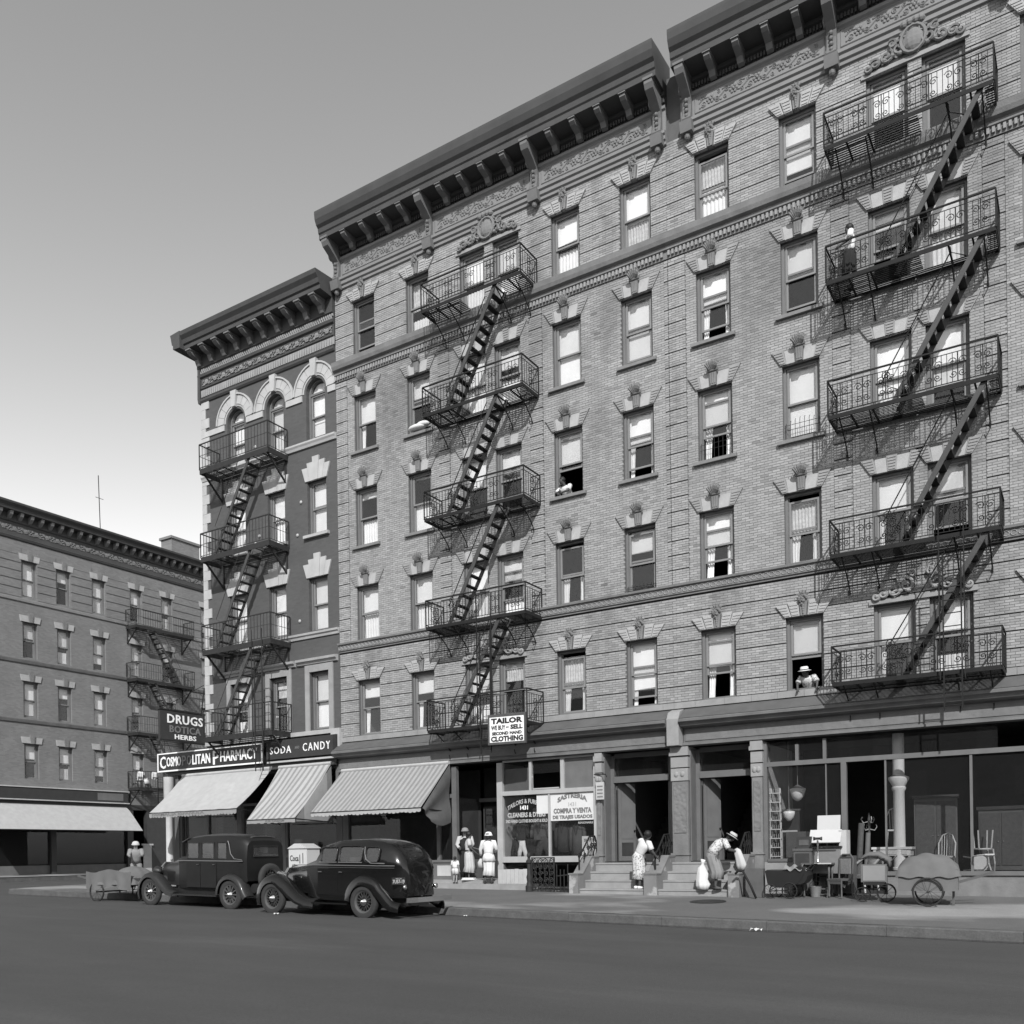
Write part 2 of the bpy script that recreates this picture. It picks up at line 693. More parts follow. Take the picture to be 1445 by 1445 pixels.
struct('pavement', pavement(-10.85, 60, 6), m_walk)
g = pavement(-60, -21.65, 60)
g2 = MB()
for i in range(24):
    a, b = -10.99 + 2.3 * i, -10.99 + 2.3 * (i + 1) - .006
    r = RND.uniform(-.006, .006)
    za, zb = zr(a) + .195 + r, zr(b) + .195 + r
    g2.add([(a, KY, zr(a) - .3), (b, KY, zr(b) - .3), (b, KY + .18, zb - .3), (a, KY + .18, za - .3),
            (a, KY + .012, za - .012), (b, KY + .012, zb - .012), (b, KY + .18, zb), (a, KY + .18, za), (a, KY, za - .03), (b, KY, zb - .03)],
           [(0, 1, 9, 8), (8, 9, 5, 4), (4, 5, 6, 7), (1, 2, 6, 5, 9), (3, 0, 8, 4, 7), (2, 3, 7, 6)])
g2.box(-11.0, -10.82, KY + .19, 60, -.6, zr(-11) + .19)
struct('kerb', g2, m_kerb)
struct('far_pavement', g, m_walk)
g2 = MB().box(-60, -21.48, KY, KY + .15, -.6, zr(-22) + .19).box(-21.64, -21.48, KY + .16, 60, -.6, zr(-22) + .19)
struct('far_kerb', g2, m_kerb)

# ------------------------------------------------------------------ brick walls
BM = {}


def brick_mesh(length, cls):
    k = (round(length, 2), cls)
    if k not in BM:
        b = MB().box(0, k[0], 0, .05, 0, .056)
        BM[k] = b.mesh('brick', m_brick, tones=[.82 + .06 * cls] * 6)
    return BM[k]


class BrickWall:
    """real bricks laid course by course round the openings; the nearest 300 stay separate objects"""

    def __init__(s, openings):
        s.op = openings
        s.b = []        # (x0, x1, z0, z1, y)
        s.m = MB()      # mortar bed behind the joints

    def fill(s, x0, x1, z0, z1, n=None, y=0.0, first=0):
        n = n or max(1, round((z1 - z0) / .0672))
        h = (z1 - z0) / n
        for c in range(n):
            za, zb = z0 + c * h, z0 + (c + 1) * h
            iv = [(x0, x1)]
            for (a, b, p, q) in s.op:
                if q > za + h * .4 and p < zb - h * .4:
                    nv = []
                    for (u, v) in iv:
                        if b <= u or a >= v:
                            nv.append((u, v))
                        else:
                            if a > u + .01:
                                nv.append((u, a))
                            if b < v - .01:
                                nv.append((b, v))
                    iv = nv
            off = .105 if (c + first) % 2 else 0.0
            for (u, v) in iv:
                s.m.add([(u, y + .007, za), (v, y + .007, za), (v, y + .007, zb), (u, y + .007, zb)], [(0, 1, 2, 3)])
                k = math.floor((u - off) / .21)
                x = k * .21 + off
                while x < v - .02:
                    a, b = max(x, u), min(x + .195, v)
                    if b - a > .03:
                        s.b.append((a, b, za + .005, zb - .007, y + RND.uniform(-.002, .002)))
                    x += .21

    def build(s, parent):
        cp = Vector((22.3, -24.3, 1.5))
        idx = sorted(range(len(s.b)), key=lambda i: (Vector((s.b[i][0], 0, s.b[i][2])) - cp).length_squared)
        near = set(idx[:300])
        mb = MB()
        tones = []
        for i, (a, b, p, q, y) in enumerate(s.b):
            t = RND.gauss(1.0, .09)
            if RND.random() < .05:
                t *= .78
            if i in near:
                cls = max(0, min(6, int((t - .79) / .06)))
                o = link('brick', brick_mesh(b - a, cls), parent, (a, y, p))
                o.scale = ((b - a) / round(b - a, 2), 1, (q - p) / .056)
            else:
                n = len(mb.v)
                mb.v += [(a, y, p), (b, y, p), (b, y, q), (a, y, q), (a, y + .05, p), (b, y + .05, p), (b, y + .05, q), (a, y + .05, q)]
                mb.f += [(n, n + 1, n + 2, n + 3), (n + 1, n + 5, n + 6, n + 2), (n + 4, n, n + 3, n + 7), (n + 3, n + 2, n + 6, n + 7), (n + 4, n + 5, n + 1, n)]
                tones += [t] * 5
        o = link('brickwork', mb.mesh('brickwork', m_brick, tones=tones), parent, stuff=True)
        part('mortar', s.m, m_mortar, parent, stuff=True)


def wall_boxes(mb, x0, x1, z0, z1, y0, y1, openings):
    """a thick wall as boxes round its openings"""
    zs_ = sorted({z0, z1} | {z for o in openings for z in (o[2], o[3]) if z0 < z < z1})
    for a, b in zip(zs_, zs_[1:]):
        iv = [(x0, x1)]
        for (u, v, p, q) in openings:
            if p < b - 1e-4 and q > a + 1e-4:
                nv = []
                for s_, e in iv:
                    if v <= s_ or u >= e:
                        nv.append((s_, e))
                    else:
                        if u > s_ + 1e-4:
                            nv.append((s_, u))
                        if v < e - 1e-4:
                            nv.append((v, e))
                iv = nv
        for s_, e in iv:
            mb.box(s_, e, y0, y1, a, b)


# ------------------------------------------------------------------ sash windows
def q2(v):
    return round(v, 2)


def frame_mb(w, h, d=.12):
    t = .07
    m = MB()
    m.box(0, t, 0, d, 0, h).box(w - t, w, 0, d, 0, h).box(t, w - t, 0, d, h - t, h).box(t, w - t, 0, d, 0, .045)
    m.box(t, t + .025, .045, d, .045, h - t).box(w - t - .025, w - t, .045, d, .045, h - t)
    return m


def sash_mb(w, h, muntin=0):
    t = .05
    m = MB()
    m.box(0, t, 0, .04, 0, h).box(w - t, w, 0, .04, 0, h).box(t, w - t, 0, .04, h - t, h).box(t, w - t, 0, .04, 0, t)
    return m


def curtain_mb(w, h, folds, amp=.018, gather=0.0):
    def fn(u, v):
        x = w * u
        if gather:
            k = 1 - gather * math.sin(PI * min(1, max(0, (1 - v))) * .5)
            x = w * u * k
        return (x, amp * math.sin(u * folds * 2 * PI + 1.3 * math.sin(v * 3)), h * v)
    return MB().sheet(fn, max(10, folds * 5), 6)


def window(parent, x0, x1, z0, z1, st='', y=.12, rot=None, origin=None):
    """st codes: u.. upper shade drop, l.. lower shade (share of the sash), r.. lower sash raised, d.. upper sash lowered,
    c full lower curtain, s side curtains, f full lace, g guard bars"""
    opt = {}
    for w_ in st.split():
        opt[w_[0]] = float(w_[1:]) if len(w_) > 1 else 1.0
    w, h = q2(x1 - x0), q2(z1 - z0)
    fr = link('window', cached(('fr', w, h), lambda: frame_mb(w, h).mesh('window_frame', m_frame)), parent, (x0, y, z0))
    iw = w - .19
    hh = (h - .115) / 2 + .025
    sm = cached(('sash', w, h), lambda: sash_mb(iw, hh).mesh('sash', m_sash))
    pm = cached(('pane', w, h), lambda: MB().box(.05, iw - .05, .017, .023, .05, hh - .05).mesh('pane', m_glass))
    low = opt.get('d', 0) * (hh - .1)
    up = opt.get('r', 0) * (hh - .1)
    zu, zl = h - .07 - hh - low, .047 + up
    link('sash', sm, fr, (.095, .03, zu))
    link('pane', pm, fr, (.095, .03, zu))
    link('sash', sm, fr, (.095, .075, zl))
    link('pane', pm, fr, (.095, .075, zl))
    if 'u' in opt:
        d = opt['u'] * (h - .1)
        t = RND.uniform(-.012, .012)
        mb = MB().add([(.11, .14, h - .075), (w - .11, .14, h - .075), (w - .11, .14, h - .075 - d + t), (.11, .14, h - .075 - d - t),
                       (.11, .145, h - .075), (w - .11, .145, h - .075), (w - .11, .145, h - .075 - d + t), (.11, .145, h - .075 - d - t)],
                      [(3, 2, 1, 0), (4, 5, 6, 7), (0, 1, 5, 4), (1, 2, 6, 5), (2, 3, 7, 6), (3, 0, 4, 7)])
        mb.box(.10, w - .10, .135, .15, h - .075 - d - .02, h - .075 - d - .012)
        part('window_shade', mb, m_shade, fr)
    if 'l' in opt:
        d = opt['l'] * hh
        part('window_shade', MB().box(.11, w - .11, .155, .16, h / 2 + .02 - d, h / 2 + .02), m_shade, fr)
    if 'c' in opt:
        hc = opt['c'] * hh
        me = cached(('cur', w, q2(hc)), lambda: curtain_mb(w - .2, hc, 7).mesh('curtain', m_curtain, True))
        link('curtain', me, fr, (.1, .175, .05))
    if 'f' in opt:
        hc = opt['f'] * (h - .2)
        me = cached(('lace', w, q2(hc)), lambda: curtain_mb(w - .2, hc, 9, .014).mesh('curtain', m_lace, True))
        link('curtain', me, fr, (.1, .175, h - .15 - hc))
    if 's' in opt:
        hc = hh * 1.0
        wd = .10 + .16 * opt['s']
        me = cached(('side', w, q2(hc), wd), lambda: curtain_mb(wd, hc, 3, .02, .25).mesh('curtain', m_curtain, True))
        link('curtain', me, fr, (.1, .18, .05))
        link('curtain', me, fr, (w - .1 - wd * .8, .185, .05))
    if 'g' in opt:
        gb = MB()
        hg = .62 * opt['g']
        n = 8
        for i in range(n):
            xx = .06 + (w - .12) * i / (n - 1)
            tp = hg * (.8 + .2 * math.sin(PI * i / (n - 1)))
            gb.tube([(xx, -.035, .03), (xx, -.035, tp), (xx + .02, -.055, tp + .03)], .007, 4)
        for zz in (.06, hg * .55, hg * .78):
            gb.tube([(.03, -.035, zz), (w - .03, -.035, zz)], .007, 4)
        part('window_guard', gb, m_iron_g, fr)
    return fr


def sill(parent, x0, x1, z, mat, over=.12, h=.09, proj=.10):
    w = q2(x1 - x0)
    me = cached(('sill', w, over, h, mat.name), lambda: MB().prism([(-proj, -h), (.13, -h), (.13, .02), (-proj, 0)], -over, w + over, 'x').mesh('sill', mat))
    return link('sill', me, parent, (x0, 0, z))


# ------------------------------------------------------------------ carved lintels
def ribbed(poly, z0, z1, y0, n=5):
    """tapering block with sunk panel ribs, poly = (xl0, xr0, xl1, xr1) bottom and top x"""
    a0, b0, a1, b1 = poly
    m = MB().prism([(a0, z0), (b0, z0), (b1, z1), (a1, z1)], y0, .06, 'y')
    for i in range(n):
        t = (i + .7) / (n + .6)
        z = z0 + (z1 - z0) * t
        l = a0 + (a1 - a0) * t + .03
        r = b0 + (b1 - b0) * t - .03
        hz = (z1 - z0) / (n + .6) * .33
        m.prism([(l, z - hz), (r, z - hz), (r, z + hz), (l, z + hz)], y0 - .016, y0 + .002, 'y')
    return m


def key_mb(h, wid=.10):
    """console keystone crowned with a curling acanthus leaf"""
    m = MB()
    m.prism([(-wid * .8, -.02), (wid * .8, -.02), (wid, h * .55), (-wid, h * .55)], -.12, .06, 'y')
    for i in range(3):
        xx = (-.5 + .5 * i) * wid * 1.1
        m.prism([(xx - .015, .02), (xx + .015, .02), (xx + .02, h * .5), (xx - .02, h * .5)], -.136, -.118, 'y')
    m.tube([(-wid * 1.5, -.12, h * .62), (wid * 1.5, -.12, h * .62)], .05, 8)
    for i in range(7):
        a = -1.1 + 2.2 * i / 6
        L = .34 * h / .62 * (1 - .22 * abs(a))
        pts = []
        for k in range(6):
            t = k / 5
            pts.append((wid * .55 * a + L * .62 * math.sin(a) * t, -.10 - .13 * math.sin(t * 2.4), h * .58 + L * math.cos(a * .6) * t - (.05 if k == 5 else 0)))
        m.tube(pts, [.03, .038, .036, .03, .022, .01], 5)
    return m


def flower_key_mb(h, wid=.1):
    m = MB()
    m.prism([(-wid * .7, -.03), (wid * .7, -.03), (wid * 1.05, h * .7), (-wid * 1.05, h * .7)], -.10, .06, 'y')
    rr = random.Random(3)
    for i in range(16):
        a = rr.uniform(0, 2 * PI)
        q = rr.uniform(.0, .12)
        m.ball((q * math.cos(a), -.12 - rr.uniform(0, .03), h * .78 + q * math.sin(a) * 1.2), .038, .03, .038, 7, 5)
    for i in range(5):
        m.ball((0, -.11, h * (.55 - .12 * i)), .045 - .007 * i, .03, .04, 7, 5)
    for i in range(5):
        a = -1 + .5 * i
        m.tube([(0, -.1, h * .82), (.12 * math.sin(a), -.12, h * .82 + .16 * math.cos(a)), (.2 * math.sin(a), -.15, h * .82 + .2 * math.cos(a))], [.035, .03, .008], 5)
    return m


def lintel_mid(parent, x0, x1, z, key=True):
    """flat-arch lintel: ribbed wing blocks, plain stones, acanthus keystone"""
    w = q2(x1 - x0)
    lm = cached(('lm', w), lambda: MB().prism([(.13, .0), (w - .13, .0), (w - .07, .35), (.07, .35)], -.03, .06, 'y').mesh('lintel', m_stone_l))
    L = link('lintel', lm, parent, (x0, 0, z))
    a = cached(('lwa', w), lambda: ribbed((-.02, .13, -.26, .05), 0, .40, -.05).mesh('voussoir', m_stone))
    b = cached(('lwb', w), lambda: ribbed((w - .13, w + .02, w - .05, w + .26), 0, .40, -.05).mesh('voussoir', m_stone))
    link('voussoir', a, L)
    link('voussoir', b, L)
    k = cached(('key',), lambda: key_mb(.62).mesh('keystone', m_stone_d, False))
    if key:
        link('keystone', k, L, (w / 2, 0, 0))
    else:
        c = cached(('ckey', w), lambda: ribbed((w / 2 - .10, w / 2 + .10, w / 2 - .13, w / 2 + .13), 0, .40, -.05).mesh('keystone', m_stone))
        link('keystone', c, L)
    return L


def lintel_fan(parent, x0, x1, z):
    """four ribbed voussoirs and a flowered keystone"""
    w = q2(x1 - x0)
    k = cached(('fkey',), lambda: flower_key_mb(.5).mesh('keystone', m_stone_d, False))
    c = w / 2
    bl = [(-.02, .17, -.25, .06, .33), (.17, c - .09, .06, c - .13, .38), (c + .09, w - .17, c + .13, w - .06, .38), (w - .17, w + .02, w - .06, w + .25, .33)]
    L = link('lintel', cached(('fanbed', w), lambda: MB().prism([(-.02, .004), (w + .02, .004), (w + .2, .27), (-.2, .27)], -.012, .06, 'y').mesh('lintel', m_stone_d)), parent, (x0, 0, z))
    for i, (a0, b0, a1, b1, h) in enumerate(bl):
        me = cached(('fan', w, i), lambda: ribbed((a0 + .008, b0 - .008, a1 + .008, b1 - .008), 0, h, -.06, 4).mesh('voussoir', m_stone_l))
        link('voussoir', me, L)
    link('keystone', k, L, (c, 0, .02))
    return L


def cartouche(parent, xc, z, big=True):
    """scrolled crest over the paired middle windows"""
    for sx in (-1, 1):
        m = MB()
        for (cx, cz, r, tn, st) in ((.34, .26, .20, 1.5, .4), (.62, .17, .17, 1.5, 2.2), (.88, .11, .14, 1.4, .4), (1.05, .06, .10, 1.3, 2.5), (.48, .42, .12, 1.3, 1.0), (.2, .5, .1, 1.2, .2)):
            m.scroll((xc + sx * cx, z + cz), r, tn, sx=sx, th=.035, y=-.09, start=st)
        for k in range(5):
            m.ball((xc + sx * (.3 + .18 * k), -.08, z + .12 - .012 * k + .03 * (k % 2)), .07, .06, .055, 7, 5)
        part('crest', m, m_stone_d if big else m_stone, parent)
    if big:
        m = MB()
        m.ball((xc, -.06, z + .34), .24, .11, .27, 12, 8)
        m.tube([(xc + .28 * math.cos(a * PI / 8), -.10, z + .34 + .32 * math.sin(a * PI / 8)) for a in range(16)], .045, 6, closed=True)
        for a in (-.9, -.3, .3, .9):
            m.ball((xc + .25 * math.sin(a), -.12, z + .68 + .07 * math.cos(a)), .10, .08, .09, 7, 5)
        part('shield', m, m_stone_d, parent)


# ------------------------------------------------------------------ pressed-metal street cornice with brackets
def scroll_bracket(h=1.2, d=.7, w=.24):
    prof = [(0, 0), (-.10, .02), (-.16, .12), (-.12, .3), (-.10, .5), (-.14, h * .55), (-.30, h * .66), (-d * .9, h * .82), (-d, h * .92), (-d, h), (0, h)]
    m = MB().prism(prof, -w / 2, w / 2, 'x')
    m.box(-w / 2 - .03, w / 2 + .03, -d - .03, 0, h, h + .07)
    m.tube([(-w / 2 - .02, -.20 - .10 * math.cos(a * PI / 5), .72 * h + .12 * math.sin(a * PI / 5)) for a in range(10)], .03, 5, closed=True)
    m.tube([(-w / 2 - .015, -.08 - .05 * math.cos(a * PI / 5), .15 + .08 * math.sin(a * PI / 5)) for a in range(10)], .025, 5, closed=True)
    for k in range(4):
        m.ball((0, -.13 - .01 * k, .2 + .13 * k), .06, .05, .06, 7, 5)
    m.prism([(-.2, -.28), (-.02, -.28), (-.02, 0), (-.26, 0)], -w / 2 - .05, w / 2 + .05, 'x')
    m.ball((0, -.08, -.34), .09, .08, .11, 8, 6)
    return m


def frieze_relief(x0, x1, z, r, mb):
    """running rinceau: rosettes between curling tendrils on a wavy stem"""
    n = max(1, round((x1 - x0) / (r * 3.6)))
    s_ = (x1 - x0) / n
    mb.tube([(x0 + (x1 - x0) * i / (n * 8), -.052, z + r * .5 * math.sin(i * PI / 4)) for i in range(n * 8 + 1)], r * .13, 4)
    for i in range(n):
        c = x0 + s_ * (i + .5)
        up = 1 if i % 2 else -1
        for k in range(6):
            a = k * PI / 3
            mb.ball((c + r * .5 * math.cos(a), -.055, z + r * .5 * math.sin(a)), r * .26, .03, r * .26, 6, 4)
        mb.ball((c, -.06, z), r * .26, .045, r * .26, 7, 4)
        for sx in (-1, 1):
            mb.scroll((c + sx * s_ * .30, z + up * r * .42), r * .50, 1.5, sx=sx, sz=up, th=r * .13, y=-.05, start=.6, seg=4, n=11)
            mb.scroll((c + sx * s_ * .36, z - up * r * .55), r * .36, 1.3, sx=-sx, sz=-up, th=r * .11, y=-.05, start=.9, seg=4, n=9)
            mb.ball((c + sx * s_ * .46, -.05, z + up * r * .75), r * .2, .03, r * .16, 6, 4)


def big_cornice(b, x0, x1):
    """b: building empty; local x0..x1"""
    low = [(0, 21.12), (-.06, 21.14), (-.06, 21.22), (-.11, 21.26), (-.11, 21.36), (-.16, 21.40), (-.16, 21.48), (-.06, 21.52), (-.05, 21.56),
           (-.05, 22.08), (-.10, 22.12), (-.10, 22.2), (-.05, 22.22), (.3, 22.22), (.3, 21.12)]
    prof = [(-.05, 22.222), (-.05, 22.42), (-.14, 22.46), (-.14, 22.56), (-.74, 22.58), (-.74, 22.74),
            (-.78, 22.78), (-.80, 22.92), (-.88, 23.0), (-.95, 23.16), (-.97, 23.34), (-.97, 23.42), (-.5, 23.46), (.3, 23.5), (.3, 22.222)]
    part('frieze', MB().prism(low, x0, x1, 'x'), m_cornice, b)
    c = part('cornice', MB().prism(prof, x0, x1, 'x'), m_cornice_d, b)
    dm = MB()
    n = int((x1 - x0) / .085)
    for i in range(n):
        xx = x0 + .04 + i * .085
        dm.box(xx, xx + .05, -.125, -.045, 22.27, 22.39)
    part('dentils', dm, m_cornice_d, c, stuff=True)
    bk = cached(('bigb',), lambda: scroll_bracket().mesh('bracket', m_brkt, False))
    sm = cached(('smallb',), lambda: MB().prism([(0, 0), (-.12, .02), (-.20, .14), (-.5, .2), (-.58, .26), (-.58, .36), (0, .36)], -.085, .085, 'x')
                .box(-.11, .11, -.62, 0, .33, .375).mesh('bracket', m_brkt))
    xs_ = [x0 + .22 + (x1 - x0 - .44) * i / 3 for i in range(4)]
    fm = MB()
    for i, xb in enumerate(xs_):
        link('bracket', bk, c, (xb, -.05, 21.36))
        if i < 3:
            L = xs_[i + 1] - xb
            for k in range(1, 5):
                link('bracket', sm, c, (xb + L * k / 5, -.12, 22.22))
            a, e = xb + .2, xs_[i + 1] - .2
            frieze_relief(a + .12, e - .12, 21.82, .17, fm)
            fm.tube([(a, -.05, 21.6), (e, -.05, 21.6), (e, -.05, 22.05), (a, -.05, 22.05)], .025, 4, closed=True)
    part('frieze_ornament', fm, m_cornice, c, stuff=True)
    part('vent_pipe', MB().tube([(x0 + .5, -.3, 23.4), (x0 + .46, -.3, 23.95)], .03, 6), m_iron, b)
    return c


HEADS = {2: 7.51, 3: 10.74, 4: 14.08, 5: 17.31, 6: 20.55}
SILLS = {2: 5.62, 3: 8.88, 4: 12.10, 5: 15.36, 6: 18.62}
COLS = [(.80, 1.78), (3.12, 4.08), (5.30, 6.27), (6.58, 7.54), (8.67, 9.64), (10.94, 11.91)]


def tenement(X, label, states, stop=12.38, ca=-.0, cb=12.42):
    """six-storey brick front, 12.4 m wide, from local x = 0"""
    b = thing('tenement_building', label, 'building', (X, 0, 0))
    ops = []
    for r in HEADS:
        for (a, c) in COLS:
            ops.append((a, c, SILLS[r], HEADS[r]))
    bwl = BrickWall(ops)
    x1 = stop
    # second storey: banded brick
    zg = [5.62 + .0] + [5.654 + .406 * k for k in range(1, 8)]
    zg = [5.62, 6.06, 6.466, 6.872, 7.278, 7.684, 8.09, 8.52]
    for i in range(len(zg) - 1):
        bwl.fill(0, x1, zg[i], zg[i + 1] - .026, 6)
    # middle storeys: plain brick between quoined strips
    z0, z1 = 8.88, 17.96
    strips = [(0, .50), (4.40, 4.86), (7.85, 8.33), (x1 - .13, x1)]
    n = int((z1 - z0) / .403)
    for (a, c) in strips:
        z = z0 + .02
        while z < z1 - .1:
            zt = min(z + .403, z1)
            bwl.fill(a + .008, c - .008, z, zt - .026, 6 if zt - z > .39 else None, y=-.018)
            z += .403
    for (a, c) in ((.5, 4.40), (4.86, 7.85), (8.33, x1 - .13)):
        bwl.fill(a, c, z0, z1)
    # top storey: banded
    zg = [18.62, 19.09, 19.493, 19.896, 20.299, 20.70]
    for i in range(len(zg) - 1):
        bwl.fill(0, x1, zg[i], zg[i + 1] - .026, 7 if i == 0 else 6)
    bwl.fill(0, x1, 20.70, 21.2)
    bwl.build(b)
    wb = MB()
    wall_boxes(wb, 0, x1, 4.4, 23.0, .048, .42, ops)
    wb.box(0, .4, .42, 16, 0, 23.0).box(x1 - .4, x1, .42, 16, 0, 23.0).box(.4, x1 - .4, 15.6, 16, 0, 23.0)
    wall_ = part('wall', wb, m_wall, b)
    part('roof', MB().box(.0, x1, .3, 16, 22.9, 23.05), m_roof, b)
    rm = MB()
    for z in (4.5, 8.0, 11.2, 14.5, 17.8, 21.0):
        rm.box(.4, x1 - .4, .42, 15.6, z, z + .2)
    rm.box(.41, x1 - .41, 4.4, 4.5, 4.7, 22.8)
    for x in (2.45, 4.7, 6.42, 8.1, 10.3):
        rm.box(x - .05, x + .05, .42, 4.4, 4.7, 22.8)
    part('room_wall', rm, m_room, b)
    # belt courses
    ba = part('belt_course', MB().prism([(.05, 17.96), (-.04, 17.96), (-.04, 18.17), (-.10, 18.19), (-.10, 18.28), (-.2, 18.32), (-.24, 18.42), (-.26, 18.56), (-.1, 18.62), (.05, 18.62)], 0, x1, 'x'), m_stone_d, b)
    dm = MB()
    for i in range(int(x1 / .115)):
        xx = .03 + i * .115
        dm.box(xx, xx + .06, -.10, -.035, 18.02, 18.15)
    part('dentils', dm, m_stone, ba, stuff=True)
    bb = part('belt_course', MB().prism([(.05, 8.54), (-.05, 8.54), (-.05, 8.58), (-.09, 8.60), (-.09, 8.78), (-.15, 8.80), (-.16, 8.86), (.05, 8.89)], 0, x1, 'x'), m_stone_d, b)
    gm = MB()
    for i in range(int(x1 / .16)):
        xx = .08 + i * .16
        gm.tube([(xx + .065 * math.cos(a * PI / 4), -.095, 8.69 + .06 * math.sin(a * PI / 4)) for a in range(8)], .014, 4, closed=True)
    part('guilloche', gm, m_stone, bb, stuff=True)
    sc = MB()       # rough stone course under the second storey
    x = 0.0
    while x < x1 - .05:
        L = min(RND.uniform(.5, .9), x1 - x)
        sc.box(x + .003, x + L - .003, -.03 - RND.uniform(0, .012), .05, 5.43, 5.60)
        x += L
    part('stone_course', sc, m_stone, b)
    for r in HEADS:
        for i, (a, c) in enumerate(COLS):
            st = states.get((r, i), 'u.5')
            window(b, a, c, SILLS[r], HEADS[r], st)
            if r in (4, 5):
                sill(b, a, c, SILLS[r], m_stone_d)
            if i in (2, 3):
                if r in (3, 4, 5):
                    lintel_mid(b, a, c, HEADS[r], key=False)
            elif r in (3, 4, 5):
                lintel_mid(b, a, c, HEADS[r])
            else:
                lintel_fan(b, a, c, HEADS[r])
    cartouche(b, 6.42, 7.62, False)
    cartouche(b, 6.42, 20.66, True)
    for z in (7.51, 20.55):
        part('lintel', MB().box(5.2, 7.64, -.05, .06, z, z + .10), m_stone, b)
    big_cornice(b, ca, cb)
    return b


T1 = {(6, 0): 'r.35', (6, 1): 'f.5 c.6', (6, 2): 'u.45 c.8', (6, 3): 'u.45 c.8', (6, 4): 'u.40 c.9', (6, 5): 'u.52 f.9',
      (5, 0): 'u.46 s.5', (5, 1): 'u.33 r.2', (5, 2): 'u.48 c', (5, 3): 'u.34 c.9', (5, 4): 'u.47 l.85', (5, 5): 'u.47 l.8 r.16',
      (4, 0): 'u.12 c.9', (4, 1): 'u.04 l.9', (4, 2): 'u.46', (4, 3): 'u.35 r.45', (4, 4): 'u.47 r.9', (4, 5): 'u.42 r.34 s.4',
      (3, 0): 'u.44 c', (3, 1): 'u.5 c.9', (3, 2): 'u.48 c', (3, 3): 'u.38 r.55 c.5', (3, 4): 'd.1 s.9', (3, 5): 'u.34 d.12 g.35',
      (2, 0): 'u.28 s.6', (2, 1): 'u.33 s.5', (2, 2): 'u.45 c.6', (2, 3): 'u.1 f.3', (2, 4): 'd.18 f.55 s.8', (2, 5): 'u.72 r.26 s.4'}
T2 = {(6, 0): 'd.16 c f.4', (6, 1): 'u.72 r.3', (6, 2): 'u.5', (6, 3): 'u.5',
      (5, 0): 'u.4 r.38 s.6', (5, 1): 'u.42 r.2', (5, 2): 'u.2 r.8', (5, 3): 'u.5 c',
      (4, 0): 'u.48 r.75 s.8 g', (4, 1): 'u.48 l.85 g.9', (4, 2): 'u.62 c.7', (4, 3): 'u.5 l.5',
      (3, 0): 'u.48 r.55 s.9', (3, 1): 'd.16 f.5 s', (3, 2): 'u.47 s.5', (3, 3): 'u.5 r.3',
      (2, 0): 'u.5 r.78 s.8', (2, 1): 'u.49 r.95', (2, 2): 'u.45 s.3', (2, 3): 'u.4 c.5'}
BX2 = 12.40
b1 = tenement(0.0, 'pale brick tenement in the middle, its street floor holding the shop with the tailor lettering', T1, 12.40)
b2 = tenement(BX2, 'pale brick tenement on the right, above the second-hand furniture shop', T2, 12.40, .46, 12.45)
# ------------------------------------------------------------------ corner pharmacy building (dark brick, white stone trim)
PH = thing('corner_building', 'dark brick corner building with white stone quoins and arched top windows', 'building', (0, 0, 0))
PW, PE = -6.98, -.012
pcols = [(-5.56, -4.64), (-3.46, -2.58), (-1.45, -.54)]
prow = {2: (6.0, 8.05), 4: (9.52, 11.44), 5: (12.92, 14.88), 6: (16.34, 18.46)}
pops = [(a, b, prow[r][0], prow[r][1]) for r in (2, 4, 5) for a, b in pcols]
pops6 = [(a, b, prow[6][0], 18.0) for a, b in pcols]
wb = MB()
wall_boxes(wb, PW, PE, 4.6, 18.0, 0, .4, pops + pops6)
for (a, b), (l, r_) in zip(pcols, ((PW, (-4.64 - 3.46) / 2), ((-4.64 - 3.46) / 2, (-2.58 - 1.45) / 2), ((-2.58 - 1.45) / 2, PE))):
    c, rr = (a + b) / 2, (b - a) / 2
    arc = [(c + rr * math.cos(PI * k / 12), 18.0 + rr * math.sin(PI * k / 12)) for k in range(13)]
    wb.prism([(r_, 18.0)] + [(r_, 19.3), (l, 19.3), (l, 18.0)] + arc[::-1], 0, .4, 'y')
part('wall', wb, m_ph_brick, PH)
sb = MB().box(PW, PW + .4, .4, 14, 0, 21).box(PE - .4, PE, .4, 14, 0, 21).box(PW + .4, PE - .4, 13.6, 14, 0, 21)
sb.box(PW, PE, .05, .4, 19.3, 20.9)
part('side_wall', sb, m_ph_brick, PH)
part('roof', MB().box(PW + .02, PE - .02, .1, 13.9, 20.9, 21.05), m_roof, PH)
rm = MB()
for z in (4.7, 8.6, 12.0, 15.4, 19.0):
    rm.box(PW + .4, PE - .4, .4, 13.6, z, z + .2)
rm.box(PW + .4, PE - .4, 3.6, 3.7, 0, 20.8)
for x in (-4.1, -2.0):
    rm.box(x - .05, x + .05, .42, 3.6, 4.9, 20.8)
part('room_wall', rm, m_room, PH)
PS = {(2, 0): 'u.3 c.6', (2, 1): 'u.16 f.3', (2, 2): 'u.48 l.95', (4, 0): 'u.48 l.95', (4, 1): 'u.5 l.9', (4, 2): 'u.5 l.95',
      (5, 0): 'u.48 l.9', (5, 1): 'u.45 c', (5, 2): 'u.5 l.95 r.08', (6, 0): 'u.5 l.9', (6, 1): 'u.5 c', (6, 2): 'u.6 l.8'}
